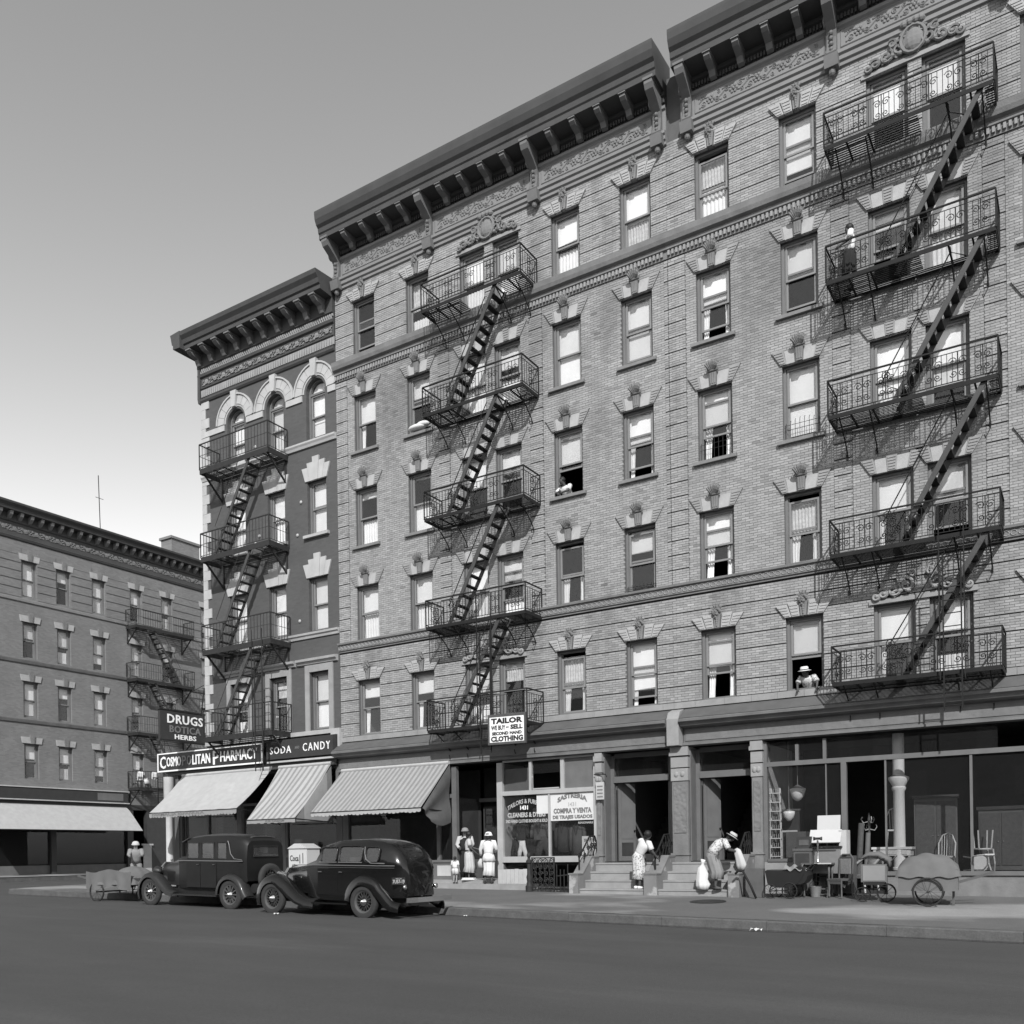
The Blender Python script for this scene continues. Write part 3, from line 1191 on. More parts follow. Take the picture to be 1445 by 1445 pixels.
for r in (2, 4, 5, 6):
    for i, (a, b) in enumerate(pcols):
        if r < 6:
            window(PH, a, b, prow[r][0], prow[r][1], PS[(r, i)], y=.14)
        else:
            f = window(PH, a, b, prow[6][0], 18.02, PS[(r, i)], y=.16)
            rr = (b - a) / 2
            arch = MB().prism([(rr + rr * math.cos(PI * k / 12), rr * math.sin(PI * k / 12)) for k in range(13)], .05, .055, 'y')
            part('pane', arch, m_glass, f, (0, 0, 1.68))
            ar = MB()
            ar.prism([(rr + rr * math.cos(PI * k / 12), rr * math.sin(PI * k / 12)) for k in range(13)]
                     + [(rr + (rr - .07) * math.cos(PI * k / 12), (rr - .07) * math.sin(PI * k / 12)) for k in range(12, -1, -1)], 0, .1, 'y')
            part('arched_head', ar, m_frame, f, (0, 0, 1.68))
            part('window_shade', MB().prism([(rr + (rr - .1) * math.cos(PI * k / 12), (rr - .1) * math.sin(PI * k / 12)) for k in range(13)], .12, .125, 'y'), m_shade, f, (0, 0, 1.68))
        if r == 5:
            sill(PH, a, b, prow[5][0], m_stone_l, .14, .10, .12)
# arch surrounds in white stone: separate arch stones and a long keystone
for (a, b) in pcols:
    c = (a + b) / 2
    A = part('arch', MB().prism([(c + .60 * math.cos(PI * k / 16), 18.0 + .60 * math.sin(PI * k / 16)) for k in range(17)]
                                + [(c + .54 * math.cos(PI * k / 16), 18.0 + .54 * math.sin(PI * k / 16)) for k in range(16, -1, -1)], -.02, .01, 'y'), m_white, PH)
    n = 9
    for k in range(n):
        if k == 4:
            continue
        t0, t1 = PI * k / n + .008, PI * (k + 1) / n - .008
        pl = [(c + .95 * math.cos(t0 + (t1 - t0) * j / 3), 18.0 + .95 * math.sin(t0 + (t1 - t0) * j / 3)) for j in range(4)]
        pl += [(c + .61 * math.cos(t1 - (t1 - t0) * j / 3), 18.0 + .61 * math.sin(t1 - (t1 - t0) * j / 3)) for j in range(4)]
        part('voussoir', MB().prism(pl, -.045, .02, 'y'), m_white, A)
    part('hood_mould', MB().prism([(c + 1.01 * math.cos(PI * k / 16), 18.0 + 1.01 * math.sin(PI * k / 16)) for k in range(17)]
                                  + [(c + .955 * math.cos(PI * k / 16), 18.0 + .955 * math.sin(PI * k / 16)) for k in range(16, -1, -1)], -.09, .02, 'y'), m_white, A)
    part('keystone', MB().prism([(c - .09, 18.5), (c + .09, 18.5), (c + .15, 19.1), (c - .15, 19.1)], -.13, .03, 'y'), m_white, A)
ib = MB()
for x0, x1 in ((PW, -5.70), (-4.5, -3.62), (-2.42, -1.62), (-.38, PE)):
    part('impost_band', MB().box(x0, x1, -.046, .03, 17.76, 17.97), m_white, PH)
part('sill_course', MB().prism([(.03, 16.06), (-.06, 16.06), (-.09, 16.14), (-.13, 16.2), (-.13, 16.26), (.12, 16.31), (.12, 16.06)], PW, PE, 'x'), m_white, PH)
part('sill_course', MB().prism([(.03, 9.26), (-.05, 9.26), (-.07, 9.34), (-.12, 9.38), (-.13, 9.45), (.12, 9.49), (.12, 9.26)], PW, PE, 'x'), m_stone_l, PH)
# stepped white lintels
for r in (4, 5):
    for (a, b) in pcols:
        z = prow[r][1]
        c = (a + b) / 2
        L = part('lintel', MB().prism([(a - .02, z - .02), (b + .02, z - .02), (b + .18, z + .36), (a - .18, z + .36)], -.02, .03, 'y'), m_white, PH)
        bx = [-.52, -.31, -.105, .105, .31, .52]
        tx = [-.74, -.44, -.15, .15, .44, .74]
        for k in range(5):
            h = (.46, .62, .80, .62, .46)[k]
            f = h / .62
            part('voussoir', MB().prism([(c + bx[k] + .004, z - .03), (c + bx[k + 1] - .004, z - .03), (c + bx[k + 1] + (tx[k + 1] - bx[k + 1]) * f - .006, z + h),
                                         (c + bx[k] + (tx[k] - bx[k]) * f + .006, z + h)], -.05 - .012 * (k == 2), .03, 'y'), m_white, L)
# second-storey windows: moulded stone frames and hoods
for (a, b) in pcols:
    z0, z1 = prow[2]
    hm = MB().prism([(.02, z1 + .26), (-.08, z1 + .28), (-.1, z1 + .34), (-.18, z1 + .38), (-.2, z1 + .46), (.02, z1 + .5)], a - .55, b + .45, 'x')
    H = part('hood', hm, m_stone_l, PH)
    part('architrave', MB().box(a - .22, a - .012, -.05, .1, z0 - .05, z1 + .25), m_stone, H)
    part('architrave', MB().box(b + .012, b + .22, -.05, .1, z0 - .05, z1 + .25), m_stone, H)
    part('architrave', MB().box(a - .012, b + .012, -.045, .1, z1, z1 + .25), m_stone, H)
part('sill_course', MB().box(PW, PE + .01, -.1, .12, 5.80, 5.95), m_stone_l, PH)
part('pier', MB().box(-.36, .05, -.16, .02, 5.30, 5.79), m_white, PH)
# quoins on the open corner
z = 5.97
k = 0
while z < 19.0:
    w_ = .42 if k % 2 else .22
    part('quoin', MB().box(PW - .025, PW + w_, -.035, .3, z, z + .36), m_white, PH)
    z += .368
    k += 1
# cornice
prof = [(0, 19.12), (-.05, 19.14), (-.09, 19.2), (-.09, 19.27), (-.04, 19.3), (-.04, 19.62), (-.09, 19.66), (-.03, 19.70), (-.03, 20.08), (-.10, 20.12), (-.12, 20.2), (-.06, 20.22),
        (-.06, 20.42), (-.12, 20.46), (-.12, 20.96), (-.70, 20.98), (-.70, 21.12), (-.76, 21.16), (-.80, 21.3), (-.90, 21.42), (-.93, 21.56), (0, 21.62), (.3, 21.62), (.3, 19.12)]
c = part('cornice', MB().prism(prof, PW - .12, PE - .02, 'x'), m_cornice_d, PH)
e = MB()      # return along the corner
e.prism([(PW - .12, 20.96), (PW - .50, 20.98), (PW - .50, 21.12), (PW - .56, 21.16), (PW - .62, 21.42), (PW - .66, 21.56), (PW - .12, 21.6)], -.92, 6, 'y')
e.prism([(PW - .10, 19.12), (PW - .14, 19.3), (PW - .12, 20.4), (PW - .12, 20.95), (PW, 20.95), (PW, 19.12)], -.1, 6, 'y')
part('cornice_return', e, m_cornice_d, c)
dm = MB()
for i in range(int((PE - PW) / .1)):
    for q in range(2):
        xx = PW + .05 + i * .1 + q * .05
        dm.box(xx, xx + .05, -.10, -.05, 20.235 + .085 * q, 20.32 + .085 * q)
part('dentils', dm, m_stone, c, stuff=True)
pb = cached(('phb',), lambda: MB().prism([(0, 0), (-.08, .02), (-.14, .12), (-.18, .22), (-.42, .28), (-.54, .36), (-.56, .46), (0, .46)], -.10, .10, 'x')
            .box(-.13, .13, -.60, 0, .41, .465).mesh('bracket', m_brkt))
for i in range(10):
    link('bracket', pb, c, (PW - .02 + .08 + i * (PE - PW - .3) / 9.3, -.11, 20.49))
fm = MB()
frieze_relief(PW + .1, PE - .1, 19.89, .13, fm)
part('frieze_ornament', fm, m_stone, c, stuff=True)
dm = MB()
for i in range(int((PE - PW) / .12)):
    xx = PW + .05 + i * .12
    dm.prism([(xx, 19.34), (xx + .08, 19.34), (xx + .1, 19.6), (xx - .01, 19.6)], -.07, -.03, 'y')
part('leaf_moulding', dm, m_stone, c, stuff=True)
# small white insulators and anchors on the dark wall
for (x, z) in ((-1.75, 14.2), (-1.95, 13.05), (-3.9, 13.4), (-4.1, 13.15), (-1.9, 9.95), (-4.05, 16.75), (-3.1, 6.6)):
    part('wall_anchor', MB().ball((x, -.02, z), .06, .04, .06, 8, 5), m_white, PH)

# ------------------------------------------------------------------ building across the side street, facing right
FB = thing('far_tenement', 'shaded brick tenement on the left, across the side street behind the hanging drugs sign', 'building', (-25.0, 0, 0), PI / 2)
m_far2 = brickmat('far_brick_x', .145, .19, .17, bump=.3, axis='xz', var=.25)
fcols = [(.9, 1.7), (3.2, 4.0), (5.1, 5.9), (7.2, 8.0), (9.60, 10.36), (11.72, 12.48), (14.6, 15.4), (16.8, 17.6), (19.5, 20.3), (22, 22.8)]
frows = [(8.95, 10.85), (12.05, 13.95), (15.25, 17.15), (5.75, 7.6)]
fops = [(a, b, p, q) for p, q in frows for a, b in fcols]
wb = MB()
wall_boxes(wb, 0, 30, 4.6, 18.2, 0, .4, fops)
wb.box(0, 30, .0, .4, 18.2, 19.6).box(0, .4, .4, 18, 0, 19.6).box(29.6, 30, .4, 18, 0, 19.6)
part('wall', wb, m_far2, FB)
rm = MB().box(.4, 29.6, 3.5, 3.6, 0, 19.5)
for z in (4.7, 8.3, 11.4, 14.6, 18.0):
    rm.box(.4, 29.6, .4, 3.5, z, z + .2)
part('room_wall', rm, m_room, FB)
part('roof', MB().box(.01, 29.99, .1, 17.9, 19.6, 19.7), m_roof, FB)
rr = random.Random(4)
fst = ['u.5 l.6', 'u.45 c.7', 'u.4 f.4', 'u.48 c', 'u.3', 'u.5 l.9']
for ri, (p, q) in enumerate(frows):
    for ci, (a, b) in enumerate(fcols):
        window(FB, a, b, p, q, fst[(ri * 3 + ci * 5) % 6])
        L = part('lintel', MB().prism([(a - .12, q), (b + .12, q), (b + .18, q + .32), (a - .18, q + .32)], -.05, .03, 'y'), m_stone_l, FB)
        part('keystone', MB().prism([((a + b) / 2 - .08, q - .02), ((a + b) / 2 + .08, q - .02), ((a + b) / 2 + .13, q + .42), ((a + b) / 2 - .13, q + .42)], -.12, .03, 'y'), m_stone_d, L)
for z in (15.15, 11.95, 8.85):
    part('belt_course', MB().prism([(.02, z - .18), (-.06, z - .18), (-.1, z - .08), (-.12, z - .02), (.02, z)], -.05, 30, 'x'), m_stone_l if z > 15 else m_stone_d, FB)
for z in (15.6, 16.05, 16.5, 16.95, 17.4, 17.8):
    for x0, x1 in ((-.02, .86), (1.74, 3.16), (4.04, 5.06), (5.94, 7.16), (8.04, 9.56), (10.4, 11.68), (12.52, 14.56)):
        part('brick_band', MB().box(x0, x1, -.03, .02, z - .41, z - .03), m_far2, FB)
prof = [(0, 18.1), (-.06, 18.14), (-.1, 18.26), (-.04, 18.3), (-.04, 18.95), (-.1, 19.0), (-.1, 19.4), (-.5, 19.45), (-.55, 19.6), (-.68, 19.74), (-.7, 19.84), (.3, 19.88), (.3, 18.1)]
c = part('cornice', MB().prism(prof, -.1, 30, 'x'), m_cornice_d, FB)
fb_ = cached(('farb',), lambda: MB().prism([(0, 0), (-.1, .04), (-.3, .2), (-.36, .36), (0, .36)], -.08, .08, 'x').mesh('bracket', m_cornice))
for i in range(36):
    link('bracket', fb_, c, (.3 + .55 * i, -.09, 19.06))
fm = MB()
frieze_relief(.2, 16, 18.65, .16, fm)
part('frieze_ornament', fm, m_cornice, c, stuff=True)
CH = part('chimney', MB().box(13.3, 15.4, 1.0, 2.0, 19.6, 21.3).box(13.2, 15.5, .92, 2.08, 21.3, 21.45), m_far2, FB)
part('aerial', MB().tube([(8.6, 1.2, 19.6), (8.5, 1.2, 23.6)], .025, 5).tube([(8.3, 1.2, 22.3), (8.8, 1.2, 22.3)], .015, 4), m_iron, FB)
# its street floor
for bx_ in ((0, 9.2, 4.3, 4.75), (10.5, 30, 0, 4.6), (9.2, 10.5, 4.3, 4.6), (0, .3, 0, 4.29), (4.6, 4.9, 0, 4.29), (9.21, 9.6, 0, 4.29)):
    part('street_floor', MB().box(bx_[0], bx_[1], 0, .3, bx_[2], bx_[3]), m_wood_d, FB)
part('shop_window', MB().box(.3, 4.6, .15, .2, .4, 1.2).box(4.9, 9.3, .15, .2, .4, 1.2), m_wood_g, FB)
part('pane', MB().box(.3, 9.3, .17, .18, 1.2, 3.6), m_shopglass, FB)
part('pilaster', MB().box(10.2, 10.75, -.06, -.005, .4, 2.25).box(10.1, 10.85, -.1, -.005, 2.25, 2.35), m_wood_l, FB)

# ------------------------------------------------------------------ fire escapes
m_stair = M('stair_iron', .05, rough=.6, var=.3, scale=5)


def fire_escape(label, loc, rz, xa, xb, levels, rails, stair_top, run, ornate=1, fascia=.07, depth=1.0, mirror=False, ladder=None, mat=m_iron, hole=1.35):
    root = thing('fire_escape', label, 'fire escape', loc, rz)
    y0, y1 = -depth, -.05

    def mx(x):
        return (xa + xb) - x if mirror else x
    for li, (z, rt) in enumerate(zip(levels, rails)):
        pm = MB()
        pm.box(xa, xb, y0, y0 + .02, z - fascia, z + .03).box(xa, xa + .02, y0 + .02, y1, z - fascia, z + .03).box(xb - .02, xb, y0 + .02, y1, z - fascia, z + .03)
        pm.box(xa + .02, xb - .02, y1 - .02, y1, z - .05, z)
        P = part('platform', pm, mat, root)
        hx0, hx1 = sorted((mx(stair_top - hole), mx(stair_top + .05)))
        sl = MB()
        has_hole = li < len(levels)
        n = 12
        for i in range(n):
            yy = y0 + .06 + (y1 - y0 - .1) * i / (n - 1)
            if yy < -.30 and li > 0:
                sl.box(xa + .02, hx0, yy, yy + .035, z - .012, z)
                sl.box(hx1, xb - .02, yy, yy + .035, z - .012, z)
            else:
                sl.box(xa + .02, xb - .02, yy, yy + .035, z - .012, z)
        for xx in (xa + .5, xa + 1.0, xb - .5, xb - 1.0):
            sl.box(xx, xx + .04, y0 + .02, y1, z - .045, z - .013)
        part('floor_slats', sl, mat, P, stuff=True)
        rl = MB()
        h = rt - z
        cor = [(xa, y1), (xa, y0), (xb, y0), (xb, y1)]
        for zz, t in ((rt, .035), (z + .08, .018)) + (((rt - .12, .014),) if ornate else ((z + h * .55, .014),)):
            for p, q in zip(cor, cor[1:]):
                rl.bar((p[0], p[1], zz), (q[0], q[1], zz), t)
        for p in cor:
            rl.bar((p[0], p[1], z), (p[0], p[1], rt), .03)
        nb = int((xb - xa) / (.115 if ornate else .16))
        tp = rt - (.12 if ornate else 0)
        for i in range(1, nb):
            xx = xa + (xb - xa) * i / nb
            rl.bar((xx, y0, z + .08), (xx, y0, tp), .013)
        for i in range(1, 7):
            yy = y0 + (y1 - y0) * i / 7
            for xx in (xa, xb):
                rl.bar((xx, yy, z + .08), (xx, yy, tp), .013)
        part('railing', rl, mat, P, stuff=True)
        if ornate:
            om = MB()
            cs = [xa + .35, xb - .35, (xa + xb) / 2, xa + 1.05, xb - 1.05] if ornate == 1 else [xa + .3 + (xb - xa - .6) * i / 6 for i in range(7)]
            for cx in cs:
                for sx in (-1, 1):
                    om.scroll((cx + sx * .10, z + h * .62), .10, 1.4, sx=sx, th=.010, y=y0, start=.4, seg=4, n=12)
                    om.scroll((cx + sx * .09, z + h * .30), .085, 1.4, sx=sx, sz=-1, th=.010, y=y0, start=.4, seg=4, n=12)
                om.tube([(cx, y0, z + .08), (cx, y0, tp)], .012, 4)
            for xx in (xa, xb):
                for cz in (.3, .62):
                    k0 = len(om.v)
                    om.scroll((0, z + h * cz), .14, 1.5, th=.011, y=0, seg=4, n=12)
                    om.xf(Matrix.Translation((xx, (y0 + y1) / 2, 0)) @ Matrix.Rotation(PI / 2, 4, 'Z'), k0)
            part('scrollwork', om, mat, P, stuff=True)
        for xx in ((xa + .25, xa + .95, xb - .95, xb - .25) if ornate else (xa + .12, xb - .12)):
            bm_ = MB()
            if ornate:
                pts = [(xx, y1 + .05, z - .75), (xx, y1 - .05, z - .6), (xx, y1 - .3, z - .38), (xx, y1 - .6, z - .2), (xx, y0 + .08, z - .06)]
                bm_.tube(pts, .018, 5)
                bm_.tube([(xx, y1 + .05, z - .75), (xx, y1 - .12, z - .82), (xx, y1 - .16, z - .7)], .014, 4)
            else:
                bm_.bar((xx, y1 + .04, z - .95), (xx, y0 + .03, z - .05), .055)
                bm_.bar((xx, y1 + .02, z - .95), (xx, y1 + .02, z), .05)
            part('brace', bm_, mat, P)
    for li in range(1, len(levels)):
        zt, zb = levels[li], levels[li - 1]
        xt, xb_ = mx(stair_top), mx(stair_top - run)
        ya, yb = -.92, -.36
        T = part('stair', MB().bar((xt, ya, zt + .02), (xb_, ya, zb), .03, .12), m_stair, root)
        part('stringer', MB().bar((xt, yb, zt + .02), (xb_, yb, zb), .03, .12), m_stair, T)
        n = 12
        for i in range(1, n):
            t = i / n
            x, z = xb_ + (xt - xb_) * t, zb + (zt - zb) * t
            me = cached(('tread', mat.name), lambda: MB().box(-.085, .085, ya + .015, yb - .015, -.016, .016).mesh('tread', mat))
            link('tread', me, T, (x, 0, z))
        hr = MB()
        d = Vector((xt - xb_, 0, zt - zb))
        nrm = Vector((-d.z, 0, d.x)).normalized() * (.72 if not mirror else -.72)
        nrm = nrm if nrm.z > 0 else -nrm
        if ornate:
            for yy in (yb,):
                p0, p1 = Vector((xb_, yy, zb)) + d * .12 + nrm, Vector((xb_, yy, zb)) + d * .93 + nrm
                hr.tube([p0 - nrm * .8, p0, p1, p1 - nrm * .6], .016, 5)
                k0 = len(hr.v)
            hr.scroll((p0.x + .1, p0.z + .18), .11, 1.6, th=.011, y=yb, seg=4, n=12)
            hr.scroll((p0.x + .22, p0.z + .06), .09, 1.6, th=.011, y=yb, seg=4, n=12, sx=-1)
            part('handrail', hr, mat, T)
        else:
            for yy in (ya, yb):
                p0, p1 = Vector((xb_, yy, zb)) + d * .25 + nrm * .7, Vector((xb_, yy, zb)) + d * .95 + nrm * .7
                hr = MB().tube([p0 - nrm * .7, p0, p1, p1 - nrm * .7], .014, 4)
                part('handrail', hr, mat, T)
    if ladder:
        lx, lz0, lz1, ly, gz0, gz1 = ladder
        L = part('ladder', MB().bar((lx - .19, ly, lz0), (lx - .19, ly, lz1), .03), mat, root)
        part('rail', MB().bar((lx + .19, ly, lz0), (lx + .19, ly, lz1), .03), mat, L)
        me = cached(('rung', mat.name), lambda: MB().box(-.175, .175, -.01, .01, -.01, .01).mesh('rung', mat))
        k = 0
        while lz0 + .12 + k * .3 < lz1:
            link('rung', me, L, (lx, ly, lz0 + .12 + k * .3))
            k += 1
        for sx in (-.26, .26):
            part('guide', MB().bar((lx + sx, ly - .05, gz0), (lx + sx, ly - .05, gz1), .025), mat, root)
    return root


fire_escape('black iron fire escape with scrollwork on the middle brick front above the tailor sign', (0, 0, 0), 0, 4.53, 8.20, [5.36, 8.60, 12.00, 15.28, 18.56], [6.33, 9.45, 12.87, 16.15, 19.40],
            7.27, 1.90, 1, ladder=(6.78, 4.5, 8.2, -1.06, 5.3, 9.3), mat=m_iron)
fire_escape('ornate black iron fire escape on the right-hand brick front, nearest the camera', (BX2, 0, 0), 0, 4.50, 8.20, [5.50, 8.62, 12.00, 15.28, 18.56], [6.40, 9.48, 12.87, 16.15, 19.40],
            7.95, 1.95, 2, ladder=(7.2, 4.6, 8.2, -1.06, 5.3, 9.3), mat=m_iron)
fire_escape('plain dark fire escape on the corner building above the pharmacy sign', (0, 0, 0), 0, -5.97, -2.36, [5.96, 9.20, 12.68, 15.98], [6.98, 10.15, 13.60, 16.93],
            -3.33, 2.0, 0, fascia=.16, ladder=(-2.95, 4.55, 8.6, -1.06, 5.3, 9.6), mat=m_iron_g)
fire_escape('fire escape on the tenement across the side street, left of the drugs sign', (-25, 0, 0), PI / 2, 9.25, 13.25, [5.55, 8.70, 11.80, 14.85], [6.5, 9.65, 12.75, 15.8],
            12.05, 1.9, 0, fascia=.14, mirror=True, ladder=(10.7, 4.0, 7.2, -1.06, 4.3, 8.8), mat=m_iron_g)
# ------------------------------------------------------------------ street floor of the middle building
def entablature(b, x0, x1, seed):
    pr = [(.046, 5.425), (-.45, 5.09), (-.50, 5.06), (-.50, 5.0), (-.43, 4.96), (-.38, 4.89), (-.13, 4.85), (-.12, 4.46), (-.17, 4.44), (-.18, 4.38), (.046, 4.36)]
    e = part('shop_cornice', MB().prism(pr, x0, x1, 'x'), m_shopcorn, b)
    part('flashing', MB().add([(x0, .045, 5.432), (x1, .045, 5.432), (x1, -.455, 5.094), (x0, -.455, 5.094), (x0, .045, 5.44), (x1, .045, 5.44), (x1, -.46, 5.10), (x0, -.46, 5.10)],
                              [(0, 1, 2, 3), (7, 6, 5, 4), (3, 2, 6, 7), (0, 3, 7, 4), (1, 5, 6, 2), (0, 4, 5, 1)]), m_flash, e)
    part('frieze', MB().box(x0 + .06, x1 - .06, -.14, -.125, 4.50, 4.82), m_frieze, e)
    return e


m_shopcorn = M('shop_cornice_paint', .125, rough=.7, var=.3, scale=2, streak=.15)
m_flash = M('tin_flashing', .095, rough=.6, var=.3, scale=1.5)
m_frieze = relief('pressed_frieze', .155, 'voronoi', 6, .7, .025)
m_carved = relief('carved_stone', .16, 'voronoi', 9, .9, .03)
entablature(b1, -.04, 12.30, 1)
entablature(b2, .30, 12.4, 2)
# party pier
pb = part('party_block', MB().prism([(.046, 4.375), (-.42, 4.375), (-.42, 5.10), (-.30, 5.30), (.046, 5.429)], 12.325, 12.675, 'x'), m_stone, b1)


def pier(b, x0, x1, capital=True):
    p = part('pier', MB().box(x0, x1, -.12, .5, 1.42, 3.42).box(x0 - .02, x1 + .02, -.16, .5, .2, 1.36).box(x0 - .04, x1 + .04, -.19, .5, 1.36, 1.42), m_stone_d, b)
    part('carved_panel', MB().box(x0 + .05, x1 - .05, -.14, -.122, 1.98, 3.3), m_carved, p)
    part('capital', MB().box(x0 - .02, x1 + .02, -.15, .5, 3.42, 3.76), m_stone, p)
    part('capital', MB().box(x0 - .02, x1 + .02, -.15, .5, 3.79, 4.08), m_stone, p)
    part('capital', MB().box(x0 - .05, x1 + .05, -.2, .5, 4.11, 4.22).box(x0 - .03, x1 + .03, -.16, .5, 4.22, 4.355), m_stone, p)
    for k in range(2):
        part('rosette', MB().ball((x0 + (x1 - x0) * (.3 + .4 * k), -.15, 3.6), .07, .04, .08, 8, 5), m_stone, p)
    return p


pier(b1, 12.34, 12.80)
pier(b2, 14.60 - BX2, 14.87 - BX2)
pier(b1, 9.98, 10.16)
pier(b2, 11.6, 12.2)


def doorway(b, x0, x1):
    """recessed house door: splayed frame, transom, one leaf folded back, dim hall behind"""
    fr = part('door_frame', MB().box(x0, x0 + .13, .36, .5, 1.2, 4.3).box(x1 - .13, x1, .36, .5, 1.2, 4.3).box(x0 + .13, x1 - .13, .33, .5, 3.5, 3.68).box(x0 + .13, x1 - .13, .38, .5, 4.22, 4.35), m_wood_g, b)
    part('pane', MB().box(x0 + .13, x1 - .13, .42, .43, 3.68, 4.22), m_shopglass, fr)
    # panelled reveal on the left
    rv = part('reveal_panel', MB().box(x0 - .02, x0 + .02, -.02, .36, 1.2, 4.3), m_wood_g, fr)
    lf = MB().box(0, .05, 0, .62, 1.21, 3.49)
    L = part('door', lf, m_wood_g, b, (x0 + .15, .52, 0), rot=(0, 0, rad(-28)))
    for za, zb in ((1.36, 1.75), (1.86, 3.38)):
        part('door_panel', MB().box(.052, .062, .10, .52, za, zb), m_wood_d if za < 1.5 else m_wood_g, L)
    part('handle', MB().ball((.08, .56, 2.1), .03), m_iron, L)
    h = MB().box(x0 - .1, x0, .9, 5.5, 1.0, 4.36)
    part('hall_wall', h, m_hall, b)
    part('hall_wall', MB().box(x1, x1 + .1, .5, 5.5, 1.0, 4.36).box(x0, x1, 5.5, 5.6, 1.0, 4.36), m_hall, b)
    part('hall_floor', MB().box(x0, x1, .0, 5.5, 1.0, 1.195), m_wood_d, b)
    st = MB()
    for i in range(9):
        st.box(x0 + .1, x0 + .95, 2.6 + .26 * i, 2.87 + .26 * i, 1.2 + .2 * i, 1.4 + .2 * i)
    part('hall_stair', st, m_wood_d, b, stuff=True)
    part('banister', MB().bar((x0 + 1.0, 2.5, 2.1), (x0 + 1.0, 4.9, 3.9), .07).bar((x0 + 1.0, 2.5, 1.2), (x0 + 1.0, 2.5, 2.2), .09), m_wood_d, b)


m_hall = M('hall_plaster', .16, rough=.9, var=.15)
doorway(b1, 10.20, 12.20)
doorway(b2, 12.84 - BX2, 14.56 - BX2)


def stoop(label, xl, xr, cheeks):
    """four stone steps between sloping cheek walls"""
    zb = zs((xl + xr) / 2, -1.3)
    t = thing('stoop', label, 'steps', (0, 0, 0))
    lv = [.47, .70, .93, 1.17]
    for i, z in enumerate(lv):
        y0 = -1.38 + .33 * i
        part('step', MB().prism([(y0 + .02, .1), (y0 + .02, z - .05), (y0, z - .045), (y0, z), (.36 if i == 3 else y0 + .36, z), (.36 if i == 3 else y0 + .36, .1)], xl, xr, 'x'), m_step, t)
    for (a, c, side) in cheeks:
        pr = [(-1.48, .0), (-1.48, .86), (-1.18, .86), (-.62, 1.32), (-.005, 1.32), (-.005, .0)]
        C = part('cheek_wall', MB().prism(pr, a, c, 'x'), m_cheek, t)
        part('coping', MB().prism([(-1.50, .862), (-1.50, .90), (-1.19, .90), (-.63, 1.37), (-.005, 1.37), (-.005, 1.323), (-.62, 1.323), (-1.18, .863)], a - .015, c + .015, 'x'), m_stone_d, C)
        rl = MB()
        xm = (a + c) / 2
        top = [(xm, -1.12, 1.0), (xm, -1.12, 1.42), (xm, -.95, 1.50), (xm, -.48, 1.93), (xm, -.15, 1.95), (xm, -.06, 1.8)]
        rl.tube(top, .026, 6)
        rl.scroll((0, 0), .09, 1.5, th=.02, seg=5, n=12)
        k0 = len(rl.v) - 13 * 5
        rl.xf(Matrix.Translation((xm, -1.1, 1.38)) @ Matrix.Rotation(PI / 2, 4, 'Z'), k0)
        for yy in (-.85, -.62, -.42, -.25, -.1):
            zt = 1.50 + (yy + .95) * .92 if yy < -.48 else 1.93
            zb_ = 1.37 if yy > -.63 else .90 + (yy + 1.19) * .84
            rl.tube([(xm, yy, zb_), (xm + .02, yy + .05, (zb_ + zt) / 2), (xm, yy, zt)], .015, 5)
            k0 = len(rl.v)
            rl.scroll((0, 0), (zt - zb_) * .22, 1.4, th=.016, seg=4, n=10)
            rl.xf(Matrix.Translation((xm, yy + .07, (zb_ + zt) / 2)) @ Matrix.Rotation(PI / 2, 4, 'Z'), k0)
        part('railing', rl, m_iron, C)
    return t


m_step = M('worn_step_stone', .26, rough=.85, var=.25, scale=2, bump=.2)
m_cheek = M('chipped_cheek_stone', .17, rough=.85, var=.25, scale=2, bump=.25, patch=(.34, 2.5, .60, .03, (1, 1, 1)))
stoop('stone steps up to the doorway where the woman in white leans on the rail', 10.06, 12.05, [(9.78, 10.06, -1)])
stoop('stone steps beside the furniture shop where the figure in a straw hat bends over', 12.42, 14.36, [(12.05, 12.42, 1), (14.37, 14.66, 1)])

# tailor's shop window
m_postw = M('white_shopfront_paint', .36, rough=.6, var=.15, scale=2, streak=.1)
sw = MB().box(6.48, 6.68, -.06, .1, .62, 4.30).box(9.86, 10.0, -.06, .1, .62, 4.30).box(6.68, 9.86, -.05, .1, 3.27, 3.40).box(6.68, 9.86, -.10, .1, 1.20, 1.38)
sw.box(8.30, 8.36, -.03, .08, 1.38, 3.27).box(7.64, 7.73, -.03, .08, 3.40, 4.30).box(8.74, 8.86, -.03, .08, 3.40, 4.30).box(6.68, 9.86, -.02, .1, 4.30, 4.355)
SW = part('shop_window', sw, m_postw, b1)
for x0, x1, z0, z1 in ((6.68, 8.30, 1.38, 3.27), (8.36, 9.86, 1.38, 3.27), (6.68, 7.64, 3.40, 4.30), (7.73, 8.74, 3.9, 4.30)):
    part('pane', MB().box(x0, x1, .03, .035, z0, z1), m_shopglass, SW)
part('transom_panel', MB().box(8.86, 9.86, .04, .06, 3.40, 4.30), m_wood_g, SW)
part('transom_panel', MB().box(6.70, 7.62, .06, .08, 3.40, 4.1), m_wood_g, SW)
part('tilted_sash', MB().bar((7.78, -.04, 3.43), (7.90, -.26, 3.78), .05, .03).bar((7.78, -.04, 3.43), (8.70, -.04, 3.43), .04), m_postw, SW)
part('side_frame', MB().box(6.50, 6.56, .1, 1.4, .62, 4.3).box(6.50, 6.56, 1.4, 1.46, .62, 4.3), m_postw, SW)
part('side_pane', MB().box(6.52, 6.53, .1, 1.4, 1.3, 3.3), m_shopglass, SW)
part('display_floor', MB().box(6.57, 9.95, .1, 1.5, 1.1, 1.25), m_wood_d, SW)
part('display_back', MB().box(6.57, 9.95, 1.5, 1.55, 1.25, 4.3), m_interior, SW)
